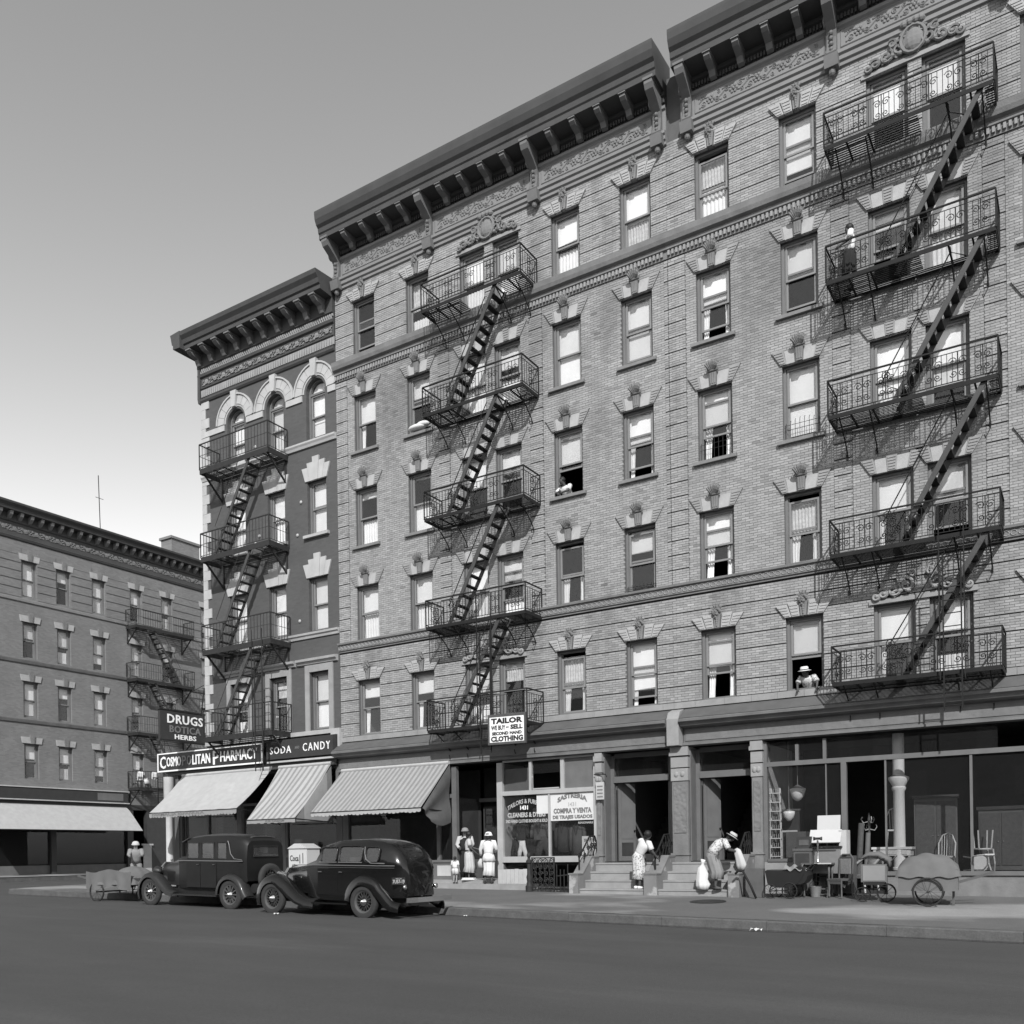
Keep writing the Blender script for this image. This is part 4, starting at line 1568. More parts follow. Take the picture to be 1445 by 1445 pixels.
for xa_, xb_ in ((9.45, 9.78), (6.5, 6.7)):
    part('bulkhead', MB().box(xa_, xb_, -.02, .2, .2, 1.19), m_wood_g, SW)
wb = MB()
for i in range(7):
    x = 6.72 + .15 * i
    part('board', MB().box(x, x + .142, -.42, -.39, .55, 1.0 + RND.uniform(-.01, .01)), m_wood_l, b1)
part('cellar_wall', MB().box(6.5, 9.78, 1.6, 1.7, -1.8, 1.2), m_interior, b1)
# painted lettering and paper signs in the tailor's window
pw = tag(part('paper_sign', MB().box(-.745, .745, 0, .004, -.42, .42), m_paper if 'm_paper' in globals() else M('white_paper', .6, rough=.9, var=.06), None, (9.11, .012, 2.86)),
         'white window sign lettered in Spanish above the hung clothes', 'sign')
m_paper = MATS['white_paper']
pw2 = tag(part('paper_sign', MB().box(-.2, .2, 0, .004, -.29, .29), m_paper, None, (8.08, .012, 2.96)), 'small blank white card beside the dark glass of the tailor lettering', 'card')


def letters(parent, txt, x, y, z, w, h, mat, arch=0, bold=.02, spacing=1.0, depth=.006, rot=None, name='lettering'):
    return part(name, text_mb(txt, w, h, depth, bold, arch, spacing), mat, parent, (x, y, z), rot=rot)


letters(pw, 'SASTRERIA', 0, -.002, .18, 1.0, .15, m_letter_g, .14, .03)
letters(pw, '1431', 0, -.002, .06, .26, .12, M('faint_letter', .4), 0, .01)
letters(pw, 'COMPRA Y VENTA', 0, -.002, -.13, 1.28, .16, m_letter_g, 0, .03)
letters(pw, 'DE TRAJES USADOS', 0, -.002, -.33, 1.34, .14, m_letter_g, 0, .03)
m_goldl = M('gilt_letter', .42, rough=.5)
letters(SW, 'TAILORS & FURRIERS', 7.5, .026, 2.86, 1.36, .14, m_goldl, .22, .01)
letters(SW, '1431', 7.42, .026, 2.88, .28, .13, m_letter, 0, .02)
letters(SW, 'CLEANERS & DYERS', 7.5, .026, 2.66, 1.36, .15, m_goldl, 0, .02)
letters(SW, '2ND HAND CLOTHES BOUGHT & SOLD', 7.5, .026, 2.47, 1.5, .10, m_goldl, 0, .015)
letters(SW, 'REASONABLE', 9.55, .026, 2.36, .5, .06, m_goldl, 0, .01)


def garment(label, x, y, z, kind, mat, w=.44, h=.75):
    """jacket or trousers hanging from a hook"""
    t = MB()
    if kind == 'jacket':
        t.body([(x, y, z), (x, y, z - .06), (x, y, z - .25), (x, y, z - .5), (x, y, z - h)], [w * .18, w * .5, w * .48, w * .45, w * .52], [.04, .09, .1, .09, .11], seg=14)
        for s in (-1, 1):
            t.body([(x + s * w * .46, y, z - .07), (x + s * w * .60, y, z - .3), (x + s * w * .58, y - .02, z - h * .85)], [.06, .065, .05], [.06, .06, .05], seg=8)
        o = part('hanging_jacket', t, mat, None, smooth=True)
        part('lapel', MB().prism([(x - .02, z - .04), (x - .10, z - .06), (x - .01, z - .36)], y - .115, y - .10, 'y').prism([(x + .02, z - .04), (x + .10, z - .06), (x + .01, z - .36)], y - .115, y - .10, 'y'), m_wood_d, o)
        part('hook', MB().tube([(x, y, z), (x, y, z + .08), (x + .03, y, z + .12), (x + .05, y, z + .08)], .006, 5), m_iron, o)
        tag(o, label, 'jacket')
    else:
        for s in (-1, 1):
            t.body([(x + s * .01, y, z), (x + s * .03, y, z - .2), (x + s * w * .28, y, z - h * .6), (x + s * w * .33, y, z - h)], [w * .24, w * .26, w * .2, w * .2], [.06, .07, .05, .05], seg=10)
        o = part('hanging_trousers', t, mat, None, smooth=True)
        tag(o, label, 'trousers')
    return o


m_cl1, m_cl2, m_cl3, m_cl4 = M('dark_wool', .025, var=.3), M('grey_wool', .08, var=.25), M('brown_wool', .045, var=.3), M('pale_linen', .6, var=.12)
garment('grey jacket hung highest in the left pane of the tailor window', 7.78, .35, 2.42, 'jacket', m_cl2, .5, .55)
garment('dark jacket next to the left post of the tailor window', 7.12, .3, 2.44, 'jacket', m_cl1, .42, .55)
garment('dark brown long coat hung just right of the middle mullion', 8.62, .3, 2.44, 'jacket', m_cl3, .40, .95)
garment('grey sleeveless dress on a wire hanger beside the card with prices', 9.12, .3, 2.36, 'jacket', m_cl2, .38, .98)
garment('dark trousers spread wide below the grey jacket', 7.92, .32, 1.98, 'trousers', m_cl3, .62, .7)
garment('white folded trousers at the foot of the left pane', 7.22, .22, 1.86, 'trousers', m_cl4, .36, .58)
garment('dark trousers with a small white ticket by the left post', 6.92, .28, 1.9, 'trousers', m_cl1, .34, .62)
cd = tag(part('price_card', MB().box(-.24, .24, 0, .012, -.28, .28), m_paper, None, (9.60, .12, 1.68)), 'white price card standing at the right end of the tailor window', 'card')
letters(cd, 'SUITS', 0, -.002, .16, .34, .09, m_letter_g)
letters(cd, '$ 3', 0, -.002, -.03, .2, .12, m_letter_g)

# hanging tin sign by the doorway
hs = thing('hanging_sign', 'small pale sign on an iron bracket at the right post of the tailor window', 'sign', (10.05, -.14, 3.62))
part('bracket', MB().tube([(-.12, 0, .12), (.3, -.1, .10), (.34, -.1, .02)], .016, 5), m_iron, hs)
SB = part('board', MB().box(-.02, .24, -.1, -.08, -.62, -.12), m_wood_l, hs)
for k in range(4):
    part('lettering', MB().box(.02, .20, -.103, -.1, -.26 - .1 * k, -.22 - .1 * k), m_letter_g, SB)

# areaway: iron newel, cast gate, dark cellar way
nw = thing('newel_post', 'cast-iron newel post with ball finial left of the cellar gate', 'post', (8.32, -1.22, zs(8.3, -1.22)))
part('shaft', MB().lathe([(.11, 0), (.11, .16), (.08, .2), (.065, .3), (.085, .42), (.06, .5), (.055, .8), (.085, .84), (.085, .9), (.05, .93), (.04, .98)], seg=12), m_iron_g, nw, smooth=True, flat_angle=35)
part('finial', MB().ball((0, 0, 1.05), .06, .06, .085, 10, 7), m_iron_g, nw, smooth=True)
ag = thing('cellar_gate', 'ornate cast-iron gate in front of the cellar way beside the first stoop', 'gate', (8.42, -1.22, zs(8.7, -1.22)))
fm = MB()
fm.bar((0, 0, .06), (.74, 0, .06), .03).bar((0, 0, .98), (.74, 0, .98), .035).bar((0, 0, 0), (0, 0, 1.0), .03).bar((.74, 0, 0), (.74, 0, 1.0), .03)
part('gate_frame', fm, m_iron_g, ag)
om = MB()
for i in range(4):
    for j in range(5):
        om.scroll((.10 + .18 * i, .16 + .18 * j), .085, 1.5, sx=1 if (i + j) % 2 else -1, th=.014, seg=4, n=12)
for i in range(5):
    om.bar((.03 + .17 * i, 0, .08), (.2 + .14 * i, 0, .95), .014).bar((.2 + .14 * i, 0, .08), (.03 + .17 * i, 0, .95), .014)
part('scrollwork', om, m_iron_g, ag, stuff=True)
lg = thing('low_gate', 'low plain iron railing right of the ornate cellar gate', 'gate', (9.2, -1.18, zs(9.3, -1.2)))
fm = MB()
fm.bar((0, 0, .1), (.4, 0, .16), .03).bar((0, 0, .46), (.4, 0, .50), .03)
part('rail', fm, m_iron_g, lg)
for i in range(4):
    part('bar', MB().bar((.02 + .12 * i, 0, .02), (.02 + .12 * i, 0, .55 + (.25 if i in (0, 3) else .1)), .022), m_iron_g, lg)
# shade of the cellar steps hole put in as a flat black slab
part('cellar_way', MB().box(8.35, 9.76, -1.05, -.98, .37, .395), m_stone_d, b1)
part('cellar_shade_slab', MB().box(8.2, 9.76, -.95, -.03, .395, .42), m_black, b1)

# entrance recess and shop under the striped awning
ew = MB().box(4.74, 4.92, -.05, .1, .65, 4.3).box(.05, .3, -.05, .1, .65, 4.3).box(.3, 4.74, -.04, .1, .65, 1.22).box(.3, 4.74, -.08, .1, 1.22, 1.30).box(.3, 4.74, -.03, .1, 3.3, 3.42).box(4.1, 4.22, -.03, .09, 1.30, 3.3)
EW = part('shop_window', ew, m_wood_g, b1)
part('pane', MB().box(.3, 4.74, .03, .035, 1.3, 3.3), m_shopglass, EW)
part('pane', MB().box(4.82, 4.83, .1, 1.3, 1.3, 3.3), m_shopglass, EW)
part('bulkhead_panel', MB().box(4.12, 4.66, -.055, -.041, .78, 1.12), m_wood_l, EW)
for x in (.5, 1.4, 2.3, 3.2):
    part('bulkhead_panel', MB().box(x, x + .74, -.055, -.041, .78, 1.12), m_wood_l, EW)
part('display_back', MB().box(.1, 4.8, 1.5, 1.55, .65, 4.3), m_interior, EW)
part('display_floor', MB().box(.3, 4.74, .1, 1.5, 1.1, 1.24), m_wood_d, EW)
part('side_wall', MB().box(4.80, 4.86, .1, 1.5, .65, 1.3), m_wood_g, EW)
dr = part('door', MB().box(4.95, 5.75, 1.45, 1.5, .66, 3.05), m_wood_d, b1)
part('pane', MB().box(5.08, 5.62, 1.44, 1.448, 1.6, 2.9), m_shopglass, dr)
part('door_frame', MB().box(5.78, 5.98, 1.3, 1.5, .66, 3.2).box(6.1, 6.3, 1.3, 1.5, .66, 3.2).box(4.9, 6.5, 1.28, 1.5, 3.2, 3.32).box(5.98, 6.1, 1.36, 1.5, .66, 3.2), m_wood_g, b1)
part('number_plate', MB().box(5.99, 6.09, 1.33, 1.355, 2.1, 2.45), m_letter, b1)
part('recess_back', MB().box(4.88, 6.5, 1.6, 1.65, .6, 4.35), m_interior, b1)
part('threshold', MB().box(3.6, 6.72, -.5, 1.28, .2, .665), m_step, b1)
part('threshold_step', MB().box(3.6, 8.2, -.86, -.502, .2, .56), m_step, b1)
part('back_wall', MB().box(-.0, 12.3, 4.6, 4.7, 0, 4.5), m_interior, b1)
part('shop_floor', MB().box(.4, 10.1, 1.66, 4.6, .3, .65), m_interior, b1)

# furniture shop on the right
fx = 14.88 - BX2
fw = MB().box(fx, fx + .10, -.05, .1, 1.16, 4.3).box(fx + .1, 5.4, -.04, .09, 3.66, 3.78).box(fx + .1, 2.02 + 2.52, -.08, .1, 1.16, 1.24)
fw.box(15.72 - BX2, 15.80 - BX2, -.03, .08, 3.78, 4.2).box(16.42 - BX2, 16.50 - BX2, -.03, .08, 3.78, 4.3).box(16.47 - BX2, 16.50 - BX2, -.01, .05, 1.24, 3.66)
FW = part('shop_window', fw, m_wood_g, b2)
part('post', MB().box(16.86 - BX2, 16.99 - BX2, -.04, .1, .4, 3.66), m_wood_g, FW)
part('pane', MB().box(fx + .1, 4.46, .02, .025, 1.24, 3.66), m_shopglass, FW)
part('pane', MB().box(fx + .1, 8.0, .03, .035, 3.78, 4.3), m_shopglass, FW)
part('bulkhead', MB().box(fx - .05, 4.45, -.05, .2, .2, 1.155), m_stone, b2)
part('display_floor', MB().box(fx, 4.45, .2, 1.6, 1.0, 1.16), m_wood_d, FW)
part('side_wall', MB().box(fx - .02, fx + .04, .1, 2.6, 1.16, 4.3), m_wood_l, FW)
fw2 = MB().box(5.50, 5.54, -.02, .06, .6, 3.66).box(5.4, 9.4, -.04, .09, 3.66, 3.78).box(5.5, 9.4, -.08, .1, .8, .9).box(9.4, 9.6, -.05, .1, .4, 4.3).box(7.4, 7.46, -.02, .06, .9, 3.66)
F2 = part('shop_window', fw2, m_wood_g, b2)
part('pane', MB().box(5.54, 9.4, .02, .025, .9, 3.66), m_shopglass, F2)
part('bulkhead', MB().box(5.54, 9.4, -.03, .2, .2, .8), m_stone_d, F2)
part('display_floor', MB().box(5.54, 9.4, .1, 1.6, .7, .82), m_wood_d, F2)
part('back_wall', MB().box(2.3, 12.2, 4.6, 4.7, 0, 4.5), m_interior, b2)
part('shop_floor', MB().box(2.4, 12.0, .2, 4.6, .1, .42), m_interior, b2)
part('street_wall', MB().box(9.6, 11.6, .1, .3, .2, 4.35), m_stone_d, b2)
m_wcol = M('white_column_paint', .6, rough=.5, var=.1)
CO = part('column', MB().lathe([(.2, .42), (.2, .5), (.15, .55), (.15, .9), (.17, .92), (.17, .98), (.145, 1.0), (.135, 2.9), (.17, 2.95), (.17, 3.0), (.145, 3.02), (.25, 3.2), (.25, 3.25), (.14, 3.3), (.14, 4.35)], (18.12 - BX2, .62, 0), 20), m_wcol, b2, smooth=True, flat_angle=40)

# pharmacy front: stone base, windows, one-storey wing past the corner
for x0, x1, y0 in ((-9.0, -8.6, -.1), (-5.3, -5.05, -.05), (-2.95, -2.75, -.05), (-.25, .03, -.05)):
    part('pier', MB().box(x0, x1, y0, .2, .3, 4.749), m_wood_g, PH)
gf = MB().box(-9.0, -7.0, -.1, 10, 4.75, 5.2).box(-9.0, -8.8, .4, 10, .3, 4.75).box(-8.6, -7.0, 9.8, 10, .3, 4.75)
part('street_floor', gf, m_wood_g, PH)
part('corner_post', MB().lathe([(.2, .3), (.2, .6), (.14, .7), (.13, 3.6), (.2, 3.8), (.2, 4.7)], (-8.85, -.35, 0), 14), m_wood_l, PH, smooth=True, flat_angle=40)
pwf = MB()
for x0, x1 in ((-8.6, -7.0), (-7.0, -5.3), (-5.05, -2.95), (-2.75, -.25)):
    pwf.box(x0, x1, -.04, .1, 1.45, 1.55).box(x0, x1, -.03, .1, 3.4, 3.5).box(x0, x0 + .08, -.03, .1, 1.55, 3.4)
PW_ = part('shop_window', pwf, m_wood_g, PH)
for x0, x1 in ((-8.52, -7.0), (-6.92, -5.3), (-4.97, -2.95), (-2.67, -.25)):
    part('pane', MB().box(x0, x1, .03, .035, 1.55, 3.4), m_shopglass, PW_)
    part('bulkhead', MB().box(x0 - .08, x1, -.05, .1, .3, 1.45), m_wood_l if x1 < -5 else m_wood_d, PW_)
part('back_wall', MB().box(-8.8, -.1, 2.6, 2.7, .3, 4.7), m_interior, PH)
part('shop_floor', MB().box(-8.8, -.1, .1, 2.6, .3, 1.0), m_interior, PH)
letters(PW_, 'LA', -6.55, .026, 2.25, .5, .28, m_letter, 0, .0)
part('paper_card', MB().box(-6.9, -6.1, .01, .015, 1.6, 1.95), m_paper, PW_)
part('fascia', MB().box(-8.99, -.04, -.22, -.105, 4.76, 5.72), m_black, PH)
part('awning_case', MB().box(-8.1, -.1, -.3, -.06, 4.66, 4.75), m_wood_d, PH)

# ------------------------------------------------------------------ signs
s1 = thing('fascia_sign', 'long black fascia sign of the pharmacy, white letters in a white frame', 'sign', (-6.47, -.30, 5.28))
BD = part('board', MB().box(-2.97, 2.97, -.10, .075, -.37, .37), m_black, s1)
bf = MB().box(-2.97, 2.97, -.125, -.10, .325, .37).box(-2.97, 2.97, -.125, -.10, -.37, -.315).box(-2.97, -2.92, -.125, -.10, -.315, .325).box(2.92, 2.97, -.125, -.10, -.315, .325)
part('border', bf, m_letter, s1)
for (tx, x, w, h, z) in (('C', -2.64, .34, .48, 0), ('OSMO', -1.98, .86, .38, .01), ('P', -1.36, .24, .38, .01), ('O', -1.07, .26, .38, .01), ('LITAN', -.36, 1.02, .38, .01), ('P', .48, .34, .52, 0), ('HARMACY', 1.72, 2.0, .40, .02)):
    letters(BD, tx, x, -.102, z, w, h, m_letter_old if (tx in 'PO' and x < 0) and 'm_letter_old' in globals() else (M('worn_letter', .22) if tx in 'PO' and x < 0 else m_letter), 0, .008, depth=.02)
s2 = thing('fascia_sign', 'dark fascia sign for soda and candy, right of the pharmacy board', 'sign', (-1.67, -.33, 5.34))
B2 = part('board', MB().box(-1.62, 1.64, -.08, .1, -.33, .34), M('dull_sign_paint', .035), s2)
letters(B2, 'SODA', -.88, -.082, -.02, 1.05, .26, m_letter, 0, .0, 1.25, .02)
letters(B2, 'AND', -.06, -.082, .02, .22, .10, m_letter_g, 0, .0, 1.1, .015)
letters(B2, 'CANDY', .88, -.082, .0, 1.3, .28, m_letter, 0, .0, 1.3, .02)
part('ledge', MB().box(-1.62, 1.64, -.06, .2, -.46, -.40), m_wood_l, s2)
s3 = thing('hanging_sign', 'dark hanging sign at the corner reading drugs, botica and herbs', 'sign', (-7.10, -1.06, 6.50))
B3 = part('board', MB().box(-.06, .06, -1.02, 1.02, -.58, .52), M('dark_sign_board', .032), s3)
for (tx, z, w, h, mt_) in (('DRUGS', .22, 1.62, .34, m_letter), ('BOTICA', -.16, 1.42, .27, m_letter_g), ('HERBS', -.44, .98, .18, m_letter)):
    letters(B3, tx, .062, .1, z, w, h, mt_, 0, .012, 1.1, .015, rot=(0, 0, PI / 2))
for z in (.52, -.63):
    part('frame', MB().box(-.08, .08, -1.06, 1.06, z, z + .05), m_black, s3)
part('stay', MB().bar((0, .9, .57), (0, 1.06, 1.6), .03).bar((0, -.9, .57), (0, 1.04, 1.7), .02), m_iron, s3)
s4 = thing('hanging_sign', 'white tailor signboard hung below the middle fire escape', 'sign', (7.60, -1.18, 5.16), rad(6))
B4 = part('board', MB().box(-.57, .57, 0, .05, -.38, .38), m_letter, s4)
part('frame', MB().box(-.62, .62, -.02, .07, .38, .45).box(-.62, .62, -.02, .07, -.45, -.38).box(-.62, -.57, -.02, .07, -.38, .38).box(.57, .62, -.02, .07, -.38, .38), M('sign_frame', .07), s4)
for (tx, z, w, h) in (('TAILOR', .25, 1.04, .17), ('SECOND HAND', -.12, .98, .10), ('CLOTHING', -.28, 1.06, .16)):
    letters(B4, tx, 0, -.002, z, w, h, m_black, 0, .03)
letters(B4, 'WE BUY', -.28, -.002, .05, .48, .14, m_black, 0, .02)
letters(B4, 'AND', .02, -.002, .05, .10, .06, m_black, 0, .0)
letters(B4, 'SELL', .32, -.002, .05, .40, .14, m_black, 0, .03)
part('hanger', MB().bar((-.5, .02, .44), (-.5, .04, 1.1), .02).bar((.5, .02, .44), (.5, .04, 1.1), .02), m_iron, s4)

# ------------------------------------------------------------------ awnings
m_canvas = M('pale_canvas', .36, rough=.95, var=.12, scale=4, bump=.2, bscale=70, streak=.06)
m_canvas_v = M('valance_canvas', .26, rough=.95, var=.12, scale=5)
m_stripe3 = stripes('striped_canvas', .30, .20, .20, .5)
m_stripe2 = stripes('faded_striped_canvas', .36, .22, .26, .55)


def awning(label, xa, xb, xc, xd, yb, yf, zb, zf_, drop, mat, matv, scallop=True, sag=.09):
    t = thing('awning', label, 'awning', ((xa + xb) / 2, 0, 0))
    cx = (xa + xb) / 2

    def fn(u, v, off=0):
        x = (xa + (xb - xa) * u) * (1 - v) + (xc + (xd - xc) * u) * v - cx
        y = yb + (yf - yb) * v
        z = zb + (zf_ - zb) * v - sag * math.sin(PI * v) * (1 + .4 * math.sin(u * 9)) + .012 * math.sin(u * 40) * v + .018 * math.sin(u * 13 + 2 * v) * math.sin(PI * v) + off
        return (x, y, z)
    m = MB().sheet(fn, 40, 10)
    m.sheet(lambda u, v: fn(u, v, -.012), 40, 10)
    part('canopy', m, mat, t, smooth=True)
    n = int((xd - xc) / .16)
    v = MB()
    for i in range(n):
        a, b = xc + (xd - xc) * i / n - cx, xc + (xd - xc) * (i + 1) / n - cx
        zt = zf_ - .003 + .012 * math.sin(i / n * 40)
        if scallop:
            pl = [(a, zt), (b, zt)] + [((a + b) / 2 + (b - a) / 2 * math.cos(PI * k / 5), zt - drop * .72 - drop * .28 * math.sin(PI * k / 5)) for k in range(6)]
        else:
            pl = [(a, zt), (b, zt), (b, zt - drop), (a, zt - drop)]
        v.prism(pl[::-1], yf - .008, yf - .001, 'y')
    V = part('valance', v, matv, t, stuff=True)
    fr = MB().bar((xc - cx, yf, zf_ - .02), (xd - cx, yf, zf_ - .02), .03)
    part('front_bar', fr, m_iron, t)
    for x0, x1 in ((xa, xc), (xb, xd)):
        part('arm', MB().bar((x0 - cx, yb, zf_ - .1), (x1 - cx, yf, zf_ - .03), .03), m_iron, t)
    part('roller', MB().tube([(xa - cx, yb, zb + .02), (xb - cx, yb, zb + .02)], .06, 8), m_wood_l, t)
    return t, V, cx


a1, v1, cx1 = awning('plain pale canvas awning of the pharmacy with a lettered scalloped valance', -8.1, -3.16, -7.85, -3.10, -.28, -2.0, 4.70, 3.20, .20, m_canvas, m_canvas_v)
letters(a1, 'FARMACIA ESPANOLA', -.6, -2.012, 3.12, 2.9, .12, m_letter_g, 0, .01)
a2, v2, cx2 = awning('narrow striped awning below the soda and candy sign', -2.78, -.24, -2.3, -.02, -.28, -2.25, 4.70, 2.76, .14, m_stripe2, m_canvas_v, False)
sc = MB().add([(-.24 - cx2, -.28, 4.62), (-.02 - cx2, -2.2, 2.76), (-.02 - cx2, -2.2, 2.64), (-.24 - cx2, -.2, 2.7)], [(0, 1, 2, 3)])
part('side_curtain', sc, m_stripe2, a2)
letters(a2, 'ICE CREAM', .55, -2.262, 2.69, .9, .08, m_letter_g)
a3, v3, cx3 = awning('wide grey striped awning over the shop window left of the tailor', .2, 4.78, .35, 4.92, -.22, -1.9, 4.40, 2.93, .15, m_stripe3, m_canvas, True, .03)
sc = MB().sheet(lambda u, v: (4.80 - cx3 + .12 * u + .04 * math.sin(v * 9), -.22 - 1.6 * u * (1 - .25 * v), (4.36 - 1.45 * u) * (1 - v) + 2.5 * v - .12 * math.sin(PI * u) * v), 8, 10)
part('side_curtain', sc, M('dark_canvas', .10, rough=.95), a3, smooth=True)
a4, v4, cx4 = awning('pale awning on the far shop across the side street', -23.4, -16, -23.4, -16, 0, 0, 4.4, 3, .1, m_canvas, m_canvas_v) if False else (None, None, None)
t = thing('awning', 'pale awning on the far shop across the side street at the left', 'awning', (-25, 4.6, 0), PI / 2)
m = MB().sheet(lambda u, v: (-4.4 + 8.9 * u, -.05 - 1.5 * v ** .8, 4.45 - 1.4 * v - .05 * math.sin(PI * v)), 20, 8)
m.sheet(lambda u, v: (-4.4 + 8.9 * u, -.05 - 1.5 * v ** .8, 4.438 - 1.4 * v - .05 * math.sin(PI * v)), 20, 8)
part('canopy', m, m_canvas, t, smooth=True)
part('front_bar', MB().bar((-4.4, -1.55, 3.04), (4.5, -1.55, 3.04), .04), m_iron, t)
fs = thing('fascia_sign', 'low dark fascia board with a pale edge above the far awning', 'sign', (-25, 4.6, 4.98), PI / 2)
part('board', MB().box(-4.5, 4.5, -.22, -.02, -.3, .3), M('dull_sign_paint', .035), fs)
part('border', MB().box(-4.55, 4.6, -.26, -.02, -.36, -.305).box(-4.55, 4.6, -.26, -.02, .305, .36), m_wood_l, fs)
part('panel', MB().box(2.6, 4.2, -.235, -.222, -.2, .2), m_wood_g, fs)
# ------------------------------------------------------------------ motor cars
m_car1 = M('dusty_dark_enamel', .012, rough=.5, var=.25, scale=3, spec=.25, coat=.06)
m_car1f = M('dusty_black_fender', .022, rough=.45, var=.25, scale=3, spec=.35, coat=.1)
m_car2 = M('glossy_black_enamel', .006, rough=.22, var=.15, spec=.35, coat=.5)
m_top1 = M('leather_roof', .05, rough=.8, var=.2)
m_rubber = M('tyre_rubber', .035, rough=.85, var=.25, scale=6, bump=.15)
m_chrome = M('chrome', .75, rough=.15, metal=1.0, var=.05)
m_spoke = M('spoke_paint', .07, rough=.5)
m_trim = M('pale_pinstripe', .13, rough=.4)
m_seat = M('car_seat', .06, rough=.9)
m_carglass = glass('car_glass', .8, 1.2, .05)


def section(w, zb, wb, zbelt, ww, zw0, zw1, wr, ztop):
    """half profile from sill to roof centre, then mirrored"""
    h = [(-w * .96, zb), (-w, zb + .10), (-(w + wb) / 2, (zb + zbelt) / 2), (-wb, zbelt), (-wb, zw0), (-ww, zw1), (-(ww + wr) / 2 - .01, zw1 + (ztop - zw1) * .55), (-wr, zw1 + (ztop - zw1) * .85), (-wr * .5, ztop - .01), (0, ztop)]
    return h + [(-y, z) for y, z in h[-2::-1]]


def hood_section(w, zb, zm, ztop):
    h = [(-w, zb), (-w, zm), (-w * .93, zm + (ztop - zm) * .45), (-w * .72, zm + (ztop - zm) * .8), (-w * .35, ztop - .015), (0, ztop)]
    return h + [(-y, z) for y, z in h[-2::-1]]


def loft_sections(st, holes=(), cap0=True, cap1=True):
    """st: (x, [(y,z)..]); holes: (ring index, quad index) pairs left open"""
    m = MB()
    n = len(st[0][1])
    m.v = [(x, y, z) for x, s in st for y, z in s]
    for i in range(len(st) - 1):
        for k in range(n - 1):
            if (i, k) in holes:
                continue
            m.f.append((i * n + k, (i + 1) * n + k, (i + 1) * n + k + 1, i * n + k + 1))
    if cap0:
        m.f.append(tuple(range(n)))
    if cap1:
        m.f.append(tuple(range((len(st) - 1) * n, len(st) * n))[::-1])
    return m


def fender(path, yin, yout, lip=.10, crown=.05):
    """swept mudguard along a side-view path"""
    rings = []
    P = [Vector((x, z)) for x, z in path]
    for i, p in enumerate(P):
        d = (P[min(i + 1, len(P) - 1)] - P[max(i - 1, 0)]).normalized()
        nv = Vector((-d.y, d.x))
        if nv.y < 0 and i > 2 and False:
            nv = -nv
        s = 1 if yout > yin else -1
        w = abs(yout - yin)
        r = []
        for t, o in ((0, 0), (.35, crown * .9), (.65, crown), (.86, crown * .55), (.97, -.01), (1.0, -lip), (.975, -lip), (.94, -.035), (.6, crown - .025), (0, -.025)):
            q = p + nv * o
            r.append((q.x, yin + s * w * t, q.y))
        rings.append(r)
    return MB().loft(rings)


def wheel(parent, x, y, z, r, kind, mat_spoke, tw=.13):
    """tyre > rim, spokes, hub"""
    s = -1 if y < 0 else 1
    prof = [(r * .66, -tw * .42), (r * .80, -tw * .5), (r * .95, -tw * .40), (r, -tw * .2), (r, tw * .2), (r * .95, tw * .40), (r * .80, tw * .5), (r * .66, tw * .42)]
    W_ = part('wheel', MB().lathe(prof, (0, 0, 0), 32, 'y', False), m_rubber, parent, (x, y, z), smooth=True, flat_angle=40)
    part('rim', MB().lathe([(r * .56, -.03), (r * .68, -.055), (r * .68, .055), (r * .56, .03), (r * .56, -.03)], (0, 0, 0), 28, 'y', False), mat_spoke, W_, smooth=True, flat_angle=40)
    part('brake_drum', MB().lathe([(r * .36, -.03), (r * .36, .04)], (0, -s * .02, 0), 20, 'y'), m_black, W_)
    n = 12 if kind == 'wood' else 16
    for k in range(n):
        a = 2 * PI * k / n
        me = cached(('spoke', kind, r), lambda: (MB().bar((r * .15, 0, 0), (r * .60, 0, 0), .04, .035) if kind == 'wood' else MB().bar((r * .15, 0, 0), (r * .60, 0, 0), .012)).mesh('spoke', mat_spoke))
        link('spoke', me, W_, (0, s * .02, 0), (0, a, 0))
    hp = [(r * .26, 0), (r * .24, .03), (r * .13, .07), (r * .10, .10), (.002, .115)]
    k0 = MB().lathe([(q, s * h) for q, h in hp], (0, s * .03, 0), 18, 'y')
    part('hub_cap', k0, m_chrome, W_, smooth=True)
    return W_


def arc(cx, cz, r, a0, a1, n=10, rz=1.0):
    return [(cx + r * math.cos(rad(a0 + (a1 - a0) * i / n)), cz + r * rz * math.sin(rad(a0 + (a1 - a0) * i / n))) for i in range(n + 1)]


def window_trim(body, pts, y, mat, r=.014, name='window_frame'):
    return part(name, MB().tube([(x, y, z) for x, z in pts], r, 5, closed=True), mat, body)


def pane_poly(body, pts, y):
    return part('pane', MB().prism(pts, y, y + .004, 'y'), m_carglass, body)


